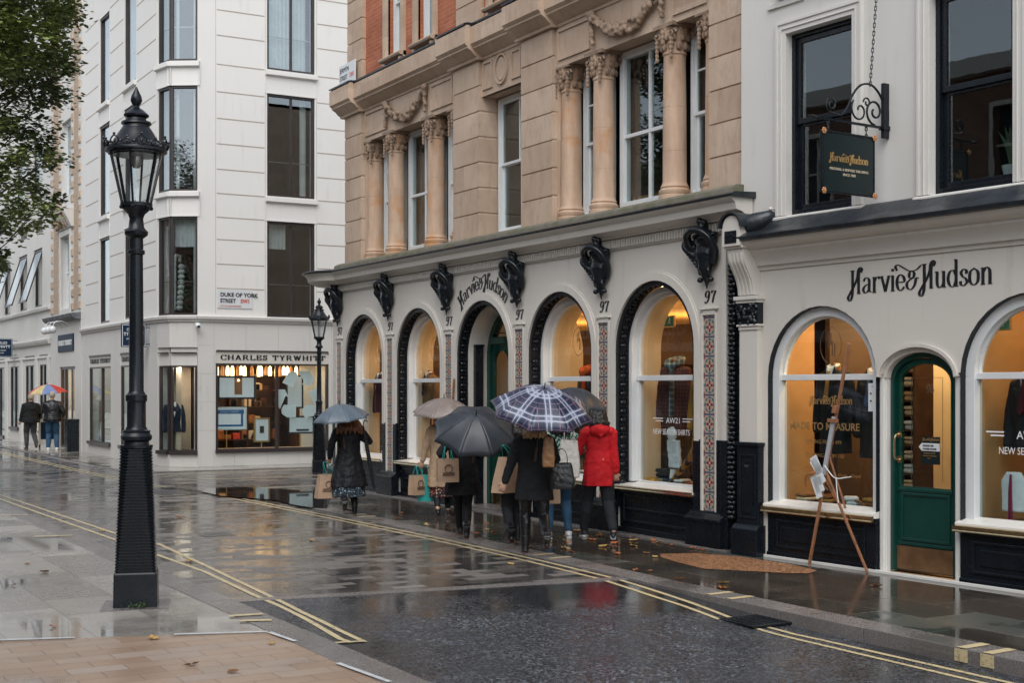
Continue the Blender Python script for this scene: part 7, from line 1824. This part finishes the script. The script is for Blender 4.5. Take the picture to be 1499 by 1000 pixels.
t = thing('striped_scarf', 'mustard and black striped scarf sweeping down the corner of the nearest arched window', 'scarf', (10.7, 13.95, .7))
strm = Mt('mustard_black_stripe'); sx_, sy_, sz_ = strm.xyz(); strm.set('Base Color', strm.mix((((sy_+sz_*.35)*16.0).fr() < .4), (.42, .20, .03), (.012, .012, .016))); strm.set('Roughness', .8)
mb = MB(); P0 = crom([(10.68, 14.32, .70), (10.72, 14.15, .85), (10.78, 13.98, 1.05), (10.84, 13.82, 1.35), (10.86, 13.72, 1.7)], 6); mb.tube(P0, [.03+.005*i for i in range(len(P0))], 12, flat=.45); mb.build('scarf', strm.m, t, smooth=True)
rn = random.Random(11)
for i, (c, nm) in enumerate(zip(CEN, ('farthest', 'second farthest', None, 'second nearest', 'nearest'))):
    if not nm: continue
    for k in range(3):
        pile('small stack of %s on the display floor of the %s arched window, %s' % (('gloves', 'wallets', 'ties')[k], nm, ('left', 'centre', 'right')[k]), (10.72+.06*k, c+.45-.42*k), 2+k % 2, [[rust_c, wood, cream_panel], [navyw, rust_c, cloth_white], [wood, must, c_black]][k], w=.22, d_=.14, h_=.04, rz=rn.uniform(0, 3))
for k, (u, m_) in enumerate(((.75, [wood, cream_panel]), (1.05, [rust_c, must]), (1.42, [cloth_white, cloth_white]), (1.72, [must, rust_c]), (3.75, [wood, cloth_white]))):
    q = D.p(u, .36, 0); pile(['low stack of braces at the left of the made to measure window', 'rust and mustard ties rolled below the black suit', 'folded white shirts below the charcoal suit', 'mustard ties by the right edge of the made to measure window', 'folded shirt below the white lettering right of the green door'][k], (q.x, q.y), 3, m_, w=.24, d_=.16, h_=.045, rz=.4*k, z=.62)
for k, u in enumerate((1.10, 1.50)):
    q = D.p(u, .30, 0); t = thing('hooked_umbrella', ['curved wooden umbrella handle at the foot of the black suit', 'curved wooden umbrella handle lying by the folded white shirts'][k], 'umbrella', (q.x, q.y, .62), R(90))
    mb = MB(); mb.tube(crom([(-.12, 0, .02), (0, 0, .08), (.08, 0, .16), (.05, 0, .22), (-.01, 0, .19)] if k == 0 else [(-.2, 0, .02), (-.08, 0, .09), (.06, 0, .09), (.2, 0, .03)], 5), .013, 8, round_ends=True); mb.build('crook', wood, t, local=True, smooth=True)
q = D.p(3.52, .28, 0); t = thing('shirt_board', 'white shirt with a crimson tie standing at the right edge of the picture', 'shirt', (q.x, q.y, .75), R(94))
mb = MB(); mb.loft([(0, 0, 0, .13, .05), (0, 0, .30, .14, .05), (0, 0, .38, .08, .045)], 16); mb.build('shirt', cloth_white, t, local=True, remesh=.01, disp=.01)
mb = MB(); mb.loft([(0, .055, -.12, .03, .01), (0, .06, .2, .022, .01), (0, .05, .36, .012, .01)], 8); mb.build('tie', simple('crimson_silk', (.20, .008, .04), .4), t, local=True)
# shirt shelving seen through the green door and beside the easel
for (nm, u0, u1, d_) in (('tall shelf of folded shirts seen through the green door', 2.02, 2.19, .42), ('narrow shelf of folded shirts at the right of the made to measure window', 1.62, 1.82, .75), ('shelf of folded shirts behind the window right of the green door', 3.66, 3.80, 1.1)):
    t = thing('shirt_shelf', nm, 'shelf', tuple(D.p(u0, d_, .05)))
    mb = MB(); mb.box(D, u0-.03, u0, d_, d_+.3, .05, 2.55); mb.box(D, u1, u1+.03, d_, d_+.3, .05, 2.55); mb.box(D, u0, u1, d_+.28, d_+.3, .05, 2.55)
    for k in range(15): mb.box(D, u0, u1, d_, d_+.28, .25+k*.155, .265+k*.155)
    mb.build('frame', wood_dark, t)
    for k in range(15):
        z = .265+k*.155; mb = MB(); j = rn.uniform(.08, .115)
        mb.box(D, u0+.02, u1-.02, d_+.02+rn.uniform(0, .03), d_+.26, z, z+j*.55); mb.box(D, u0+.03, u1-.03, d_+.015, d_+.25, z+j*.6, z+j); mb.build('folded_shirt', [cream_panel, cloth('cream_shirting', (.62, .45, .26)), cloth_white][k % 3], t, bevel=.018)
t = thing('notice', 'white printed notice taped inside the glass beside the green door', 'notice', tuple(D.p(1.97, .11, 1.75)))
mb = MB(); mb.box(D, 1.86, 2.035, .108, .111, 1.70, 2.0); mb.build('sheet', paper, t)
mb = MB(); mb.box(D, 1.865, 2.035, .1085, .1105, 1.63, 1.70); mb.build('green_band', dark_green, t)
mb = sans('NOTICE', D, 1.95, 1.955, .025, .107, align='CENTER', depth=.001)
for r_ in range(2):
    for c_ in range(3): mb.box(D, 1.885+c_*.05, 1.905+c_*.05, .106, .108, 1.88-.08*r_, 1.90-.08*r_)
mb.build('print', ink, t)
# green exit signs hanging in both shops
def exit_sign(label, fr, u, d_, z, sgn):
    t = thing('exit_sign', label, 'exit sign', tuple(fr.p(u, d_, z)))
    mb = MB(); mb.box(fr, u-.16, u+.16, d_, d_+.02, z, z+.14); mb.build('panel', exit_em, t)
    mb = MB(); mb.band(fr, rect(u-.16, u+.16, z, z+.14), -.008, .004, d_-.004, d_+.024, closed=True); mb.build('frame', gold, t)
    x = lambda a: u+sgn*a
    mb = MB(); mb.band(fr, [(x(-.04), z+.07), (x(-.12), z+.07)], -.006, .006, d_-.003, d_); mb.band(fr, [(x(-.09), z+.10), (x(-.125), z+.07), (x(-.09), z+.04)], -.006, .006, d_-.0035, d_)
    # running figure through a door
    mb.ell(fr.p(x(.07), d_-.002, z+.112), (.011, .004, .011), 8, 6)
    mb.band(fr, [(x(.065), z+.10), (x(.055), z+.065)], -.010, .010, d_-.003, d_); mb.band(fr, [(x(.095), z+.085), (x(.065), z+.095), (x(.04), z+.075)], -.004, .004, d_-.0035, d_); mb.band(fr, [(x(.085), z+.03), (x(.075), z+.055), (x(.055), z+.065), (x(.04), z+.045), (x(.02), z+.045)], -.005, .005, d_-.0037, d_)
    mb.build('pictogram', white_ink, t)
    mb = MB(); mb.box(fr, u-.02, u+.02, d_+.005, d_+.012, z+.14, z+.35); mb.build('hanger', steel, t)
q = at_px(976, 473, 18.3); exit_sign('green running man exit sign in the nearest arched window', A, q.y, q.x-10.3, q.z-.05, -1)
exit_sign('green running man exit sign above the window right of the green door', D, 3.30, .30, 2.52, 1)
# plant and blue garment in the upstairs window, ornament in the corner room
t = thing('potted_plant', 'tall snake plant in a pale pot on the upstairs window sill at the right', 'plant', tuple(D.p(3.40, .42, 4.0)))
mb = MB(); c_ = D.p(3.40, .42, 0); mb.lathe([(.07, 4.0), (.095, 4.12), (.10, 4.14), (.085, 4.14)], 16, c=(c_.x, c_.y, 0)); mb.build('pot', white_sign, t, smooth=True)
lf = simple('snake_plant_leaf', (.055, .085, .035), .5, var=.4, vs=20); rn = random.Random(4)
for k in range(9):
    a = rn.uniform(0, 6.28); s_ = rn.uniform(.05, .28); h_ = rn.uniform(.3, .6); p0 = c_+Vector((0, 0, 4.12)); mb = MB()
    P0 = [p0+Vector((math.cos(a)*s_*f*f+.02*math.cos(a), math.sin(a)*s_*f*f+.02*math.sin(a), h_*f)) for f in (0, .25, .5, .75, 1)]
    mb.tube(P0, [.018, .024, .024, .016, .003], 6, flat=.25); mb.build('leaf', lf, t, smooth=True)
mb = MB(); mb.box(D, 2.75, 3.68, .28, .6, 3.93, 4.0); t = thing('window_board', 'pale inner sill board of the right hand upstairs window', 'sill', tuple(D.p(3.2, .4, 3.9))); mb.build('board', white_trim, t)
mannequin('dummy in a bright blue jacket upstairs behind the snake plant', tuple(D.p(3.5, .95, 0))[:2], DIRW, cloth('royal_blue', (.02, .09, .32)), None, None, neck=4.75, floor=3.9)
t = thing('scroll_ornament', 'pale corbel shaped ornament in the corner window above the shop', 'ornament', tuple(Vector((9.75, 33.5, 3.9))))
mb = MB()
for k in range(9): mb.ell((9.78+.05*math.sin(k*.2), 33.5, 3.95+k*.13), (.09, .09, .075), 12, 8)
mb.tube([(9.66, 33.5, 3.9), (9.66, 33.5, 5.2)], .035, 8); mb.build('carving', curt, t, smooth=True); mb = MB(); mb.tube([(9.66, 33.5, 5.15), (9.70, 33.5, 5.28), (9.80, 33.5, 5.25), (9.78, 33.5, 5.15)], .045, 8, round_ends=True); mb.build('volute', curt, t, smooth=True)

# ---------------------------------------------------------------- easels
def easel(label, foot, foot2, top, board=True):
    t = thing('easel', label, 'easel', tuple(foot)); foot, foot2, top = Vector(foot), Vector(foot2), Vector(top)
    wd_ = simple('easel_wood', (.27, .12, .06), .45, var=.3, vs=14) if 'easel_wood' not in bpy.data.materials else bpy.data.materials['easel_wood']
    mb = MB(); mb.bar(foot, top, .032, .026); mb.build('long_leg', wd_, t, bevel=.003)
    j = foot+(top-foot)*.42; mb = MB(); mb.bar(foot2, j+Vector((0, 0, .02)), .026, .022); mb.build('short_leg', wd_, t, bevel=.003)
    j2 = foot+(top-foot)*.50; f3 = (foot+foot2)/2+D.N*.28; mb = MB(); mb.bar(Vector((f3.x, f3.y, .3)), j2, .022, .02); mb.build('rear_leg', wd_, t, bevel=.003)
    mb = MB(); a = foot+(top-foot)*.40; b_ = foot2+(j-foot2)*.72; mb.bar(a, b_, .022, .02); mb.ell(j, .022, 8, 6); mb.ell(b_, .014, 8, 6); mb.build('brace', wd_, t)
    if board:
        u = (top-foot).normalized(); o_ = -D.N*.03; mb = MB(); mb.bar(foot+u*1.02+o_, foot+u*1.66+o_, .02, .045); mb.build('picture_edge', simple('board_grey', (.36, .37, .40), .5), t)
        mb = MB(); mb.bar(foot+u*1.62+o_*1.5-D.U*.06, foot+u*1.62+o_*1.5+D.U*.07, .03, .04); mb.bar(foot+u*1.70+o_, foot+u*1.78+o_, .05, .05); mb.build('top_clamp', wd_, t)
        pp = foot+u*.98; mb = MB(); rn = random.Random(8)
        for k in range(5):
            c = pp+o_*2+D.U*rn.uniform(-.12, .10)+Vector((0, 0, rn.uniform(-.10, .14))); M_ = Matrix.Translation(c) @ (Matrix.Rotation(rn.uniform(-.9, .9), 4, D.N)) @ D_M(); mb.cbox(M_, rn.uniform(.06, .12), .004, rn.uniform(.16, .26))
        mb.build('loose_papers', paper, t)
        mb = MB(); mb.tube(crom([pp+D.U*-.22+o_*2+Vector((0, 0, -.10)), pp+D.U*-.18+o_*3+Vector((0, 0, .02)), pp+D.U*-.05+o_*3+Vector((0, 0, .06))], 4), .018, 8, flat=.3); mb.build('wood_strip', wood, t)
        mb = MB(); mb.tube(crom([pp+D.U*.05+o_*2+Vector((0, 0, .14)), pp+D.U*.22+o_*3+Vector((0, 0, .02)), pp+D.U*.36+o_*2+Vector((0, 0, .03)), pp+D.U*.42+o_*2+Vector((0, 0, .04))], 5), .006, 5); mb.tube(crom([pp+D.U*.24+o_*3+Vector((0, 0, .02)), pp+D.U*.25+o_*3+Vector((0, 0, -.10)), pp+D.U*.27+o_*3+Vector((0, 0, -.24))], 5), .006, 5); mb.build('white_cord', paper, t)
    return t
def D_M(): return Matrix(((D.U.x, D.N.x, 0, 0), (D.U.y, D.N.y, 0, 0), (0, 0, 1, 0), (0, 0, 0, 1)))
easel('tall wooden easel with papers and cord leaning before the made to measure window', D.p(1.27, -.16, .02), D.p(2.03, -.10, .02), D.p(1.80, -.12, 2.42))
easel('plain wooden easel standing in the arched doorway behind the umbrellas', A.p(19.75, -.10, .03), A.p(19.2, -.06, .03), A.p(19.52, -.08, 2.10), board=False)
t = thing('pavement_board', 'low white and blue pavement board behind the two men', 'sign', (8.85, 44.9, .02)); fr = Fr((8.6, 45.1), (1, 0))
mb = MB(); mb.box(fr, .0, .6, -.02, .02, .12, .95); mb.build('panel', white_sign, t); mb = MB(); mb.box(fr, .06, .54, -.026, -.02, .3, .85); mb.build('poster', navy, t); mb = MB(); mb.box(fr, 0, .05, -.04, .04, .02, .12); mb.box(fr, .55, .6, -.04, .04, .02, .12); mb.build('feet', ink, t)

# ---------------------------------------------------------------- fallen leaves, weeds
lm = [simple('dead_leaf_%s' % n_, c, .6, var=.3, vs=20) for n_, c in (('orange', (.40, .12, .03)), ('brown', (.17, .075, .03)), ('yellow', (.40, .25, .08)))]
def leaf_mb():
    mb = MB(); pts = []; lobes = 5
    for k in range(20):
        a = 2*PI*k/20; r_ = .030*(1+.38*math.cos(5*a))*(1.15 if abs(a-PI/2) < .6 else 1); pts.append((r_*math.cos(a), r_*1.2*math.sin(a)))
    mb.v = [Vector((x, y, .006+.008*math.sin(x*90)+.22*abs(x))) for x, y in pts]+[Vector((0, 0, .004))]; mb.f = [(k, (k+1) % 20, 20) for k in range(20)]
    return mb
protos = []
for k in range(3):
    t = thing('fallen_leaf', 'small autumn leaf lying on the wet paving', 'leaf', (0, 0, -60), 0, 'fallen leaves on the paving')
    leaf_mb().build('blade', lm[k], t, local=True, solid=.001); mb = MB(); mb.tube([(0, -.03, .006), (.004, -.065, .010)], .0014, 4); mb.build('stalk', lm[1], t, local=True); protos.append(t)
rn = random.Random(21); spots = []
for k in range(44): spots.append((rn.uniform(8.25, 10.0), rn.choice([rn.uniform(9.5, 20), rn.uniform(12.5, 17.5)]), .022))
for k in range(12): spots.append((rn.uniform(8.9, 10.05), 14.2+rn.uniform(-.8, .8), .022))
for k in range(10): spots.append((rn.uniform(4.3, 7.9), rn.uniform(12.2, 22), .006))
for k in range(8): spots.append((rn.uniform(1.2, 3.9), rn.uniform(8.6, 17), .014))
for k in range(8): spots.append((rn.uniform(9.95, 10.12), rn.uniform(12.3, 14.5), .022))
spots += [(3.55, 9.75, .016), (2.8, 9.3, .012), (8.25, 10.9, .03)]
for k, (x, y, z) in enumerate(spots):
    o = protos[k % 3] if k < 3 else copy_tree(protos[rn.randrange(3)])
    o.location = (x, y, z); o.rotation_euler = (rn.uniform(-.15, .15), rn.uniform(-.15, .15), rn.uniform(0, 6.28)); s_ = rn.uniform(.7, 1.35); o.scale = (s_, s_, s_)
t = thing('weed', 'small green weed growing at the foot of the near lamp post', 'weed', (3.1, 11.9, .012)); mb = MB(); rn = random.Random(6)
wl_ = simple('weed_leaf', (.05, .085, .03), .6, var=.4)
for k in range(26):
    a = rn.uniform(0, 6.28); c = Vector((3.10+rn.uniform(-.13, .10), 11.90+rn.uniform(-.03, .03), .02)); d_ = Vector((math.cos(a)*.035, math.sin(a)*.035-.01, rn.uniform(.02, .07))); s_ = Vector((-math.sin(a), math.cos(a), 0))*.010
    b_ = len(mb.v); mb.v += [c, c+d_*.5+s_, c+d_, c+d_*.5-s_]; mb.f.append((b_, b_+1, b_+2, b_+3))
mb.build('leaves', wl_, t)

# ---------------------------------------------------------------- the tree at the left
def tree():
    F0 = 21.5; root = VF*F0+VR*(-10.6); t = thing('street_tree', 'dense dark green tree overhanging the left of the picture', 'tree', (root.x, root.y, 0)); rn = random.Random(12)
    bark = simple('tree_bark', (.055, .045, .036), .85, var=.4, vs=6, bump=.8, bs=14, bd=.02)
    mb = MB(); top = root+Vector((0, 0, 9.5)); mb.tube([root, root+Vector((.05, 0, 1.5)), root+Vector((.1, .1, 3.4)), root+Vector((.1, .2, 6)), top], [.26, .21, .18, .13, .04], 12)
    mb.build('trunk', bark, t, smooth=True)
    # clumps: (px, py, radius); the visible edge of the crown reaches into the picture
    cl = []
    for (px, py, r_) in ((30, 20, .55), (80, 10, .5), (110, 30, .42), (60, 60, .6), (20, 90, .6), (95, 90, .45), (120, 100, .30), (60, 130, .55), (90, 150, .35), (20, 170, .6), (70, 190, .40), (85, 215, .34), (35, 230, .55), (95, 235, .22), (20, 280, .5), (70, 260, .36), (55, 300, .42), (92, 300, .30), (75, 320, .28), (20, 330, .40), (5, 378, .34), (25, 372, .20), (48, 120, .3), (100, 60, .3), (-40, 60, .9), (-40, 200, .9), (-50, 320, .8), (60, -40, .7), (-20, -60, 1.0), (20, 385, .22)):
        cl.append((at_px(px-22, py, F0+rn.uniform(-1.6, 1.2)), r_*.86))
    for k in range(34):
        a = rn.uniform(0, 6.28); rr = rn.uniform(.4, 2.6); z = rn.uniform(4.6, 10.2)
        p = root+Vector((math.cos(a)*rr, math.sin(a)*rr, z)); 
        cl.append((p, rn.uniform(.6, 1.0)))
    br = MB()
    for i, (c, r_) in enumerate(cl):
        zz = max(2.8, c.z-1.2-rn.random()*.8); s_ = root+Vector((.1, .15, min(zz, 8.6))); m_ = (s_+c)/2+Vector((rn.uniform(-.2, .2), rn.uniform(-.2, .2), -.15))
        br.tube(crom([s_, m_, c], 3), [.04, .032, .025, .018, .013, .008, .004], 6)
        for q in range(2):
            e = c+Vector((rn.gauss(0, 1), rn.gauss(0, 1), rn.gauss(0, 1))).normalized()*r_*.9; br.tube([m_*.3+c*.7, (c+e)/2, e], [.012, .008, .003], 4)
    br.build('limbs', bark, t, smooth=True)
    lf = MB()
    for (c, r_) in cl:
        vis = c.dot(VR) > -9.2
        n = int((2700 if vis else 900)*r_*r_)
        subs = [c+Vector((rn.gauss(0, .5), rn.gauss(0, .5), rn.gauss(0, .42)))*r_ for _ in range(9)]
        for k in range(n):
            s_ = rn.choice(subs); p = s_+Vector((rn.gauss(0, .20), rn.gauss(0, .20), rn.gauss(0, .15)))*r_*1.25
            a = rn.uniform(0, 6.28); d_ = Vector((math.cos(a), math.sin(a), rn.uniform(-.7, .2))).normalized(); u = d_.cross(Vector((rn.uniform(-.4, .4), rn.uniform(-.4, .4), 1))).normalized(); L = rn.uniform(.06, .115); w = L*.40; nn = u.cross(d_)*L*.12
            b_ = len(lf.v); lf.v += [p, p+d_*L*.35+u*w, p+d_*L*.75+u*w*.7, p+d_*L, p+d_*L*.75-u*w*.7, p+d_*L*.35-u*w, p+d_*L*.5-nn]
            lf.f += [(b_, b_+1, b_+2, b_+6), (b_+6, b_+2, b_+3), (b_+6, b_+3, b_+4), (b_, b_+6, b_+4, b_+5)]
    m = Mt('tree_leaf'); n1 = m.noise(.9, 3); n2 = m.noise(9, 2)
    c = m.mix((n1-.5)*3+.5, (.045, .085, .028), (.20, .24, .07)); c = m.mix(n2.step(.6, .7)*.5, c, (.15, .18, .06)); m.set('Base Color', c); m.set('Roughness', .42)
    lf.build('crown', m.m, t, recalc=False)
    return t
tree()

# ---------------------------------------------------------------- the far side of the street, seen only in the glass and the wet ground
OP = thing('brick_terrace', 'brown brick terrace with pale stone windows mirrored in the upstairs glass', 'building', (-7.0, 20, 0))
Of = Fr((-7.0, 0), (0, 1))
wins = [rect(y, y+1.1, z, z+1.9) for y in range(-11, 62, 3) for z in (3.9, 6.9)]
mb = MB(); mb.prism(Of, [(-13, 0), (64, 0), (64, 9.6), (-13, 9.6)], 0, .3, wins); mb.build('wall', brick_op, OP)
for q in wins[::1]:
    pass
mb = MB()
for q in wins:
    u0, u1, z0, z1 = q[0][0], q[1][0], q[0][1], q[2][1]
    mb.band(Of, q, -.12, .0, -.03, .05, closed=True); mb.box(Of, (u0+u1)/2-.03, (u0+u1)/2+.03, .15, .2, z0, z1); mb.box(Of, u0, u1, .14, .2, (z0+z1)/2-.03, (z0+z1)/2+.03)
mb.box(Of, -13, 64, -.15, .0, 3.2, 3.5); mb.box(Of, -13, 64, -.3, .3, 9.6, 10.0); mb.build('stone_trim', cream, OP)
mb = MB(); mb.box(Of, -13, 64, .25, .29, 3.6, 9.5); mb.build('glazing', dark_in, OP)
mb = MB()
for y in range(-12, 62, 6): mb.box(Of, y+.4, y+5.6, -.05, .0, .5, 2.9)
mb.build('shop_glazing', dark_in, OP)

mannequin('dummy in a black overcoat standing behind the maroon velvet jacket in the farthest window', (11.5, 24.0), DIRW, c_black, cloth_white, None, long=True, floor=.05, neck=1.95)
mannequin('dummy in an orange brown coat deep behind the second farthest window', (11.9, 22.5), DIRW, rust_c, None, None, long=True, floor=.05, neck=1.9)
mannequin('dummy in a dark olive coat deep behind the second nearest window', (11.7, 17.3), DIRW, olive, None, None, long=True, floor=.05, neck=1.95)
for k, (x, y, nm) in enumerate(((14.2, 14.2, 'nearest the party wall'), (14.2, 17.2, 'in the middle'), (14.2, 20.4, 'farthest along'))):
    t = thing('wall_cabinet', 'dark cabinet of folded cloth at the back of the arcaded shop, '+nm, 'cabinet', (x, y, 0.03))
    mb = MB(); fr = Fr((x, y), (0, 1)).flip()
    for z in (.1, .6, 1.1, 1.6, 2.1): mb.box(fr, -1.2, 1.2, -.2, .25, z, z+.03)
    for u in (-1.2, -.4, .4, 1.17): mb.box(fr, u, u+.03, -.2, .25, .03, 2.35)
    mb.build('carcass', wood_dark, t)
    for q in range(30):
        u = -1.15+.8*(q % 3)+rn.uniform(.02, .42); z = rn.choice((.13, .63, 1.13, 1.63)); mb = MB(); mb.box(fr, u, u+.28, -.17, .1, z, z+rn.uniform(.08, .34)); mb.build('folded_cloth', rn.choice([cloth_white, wood, rust_c, navyw, cream_panel, must, charc]), t, bevel=.02)
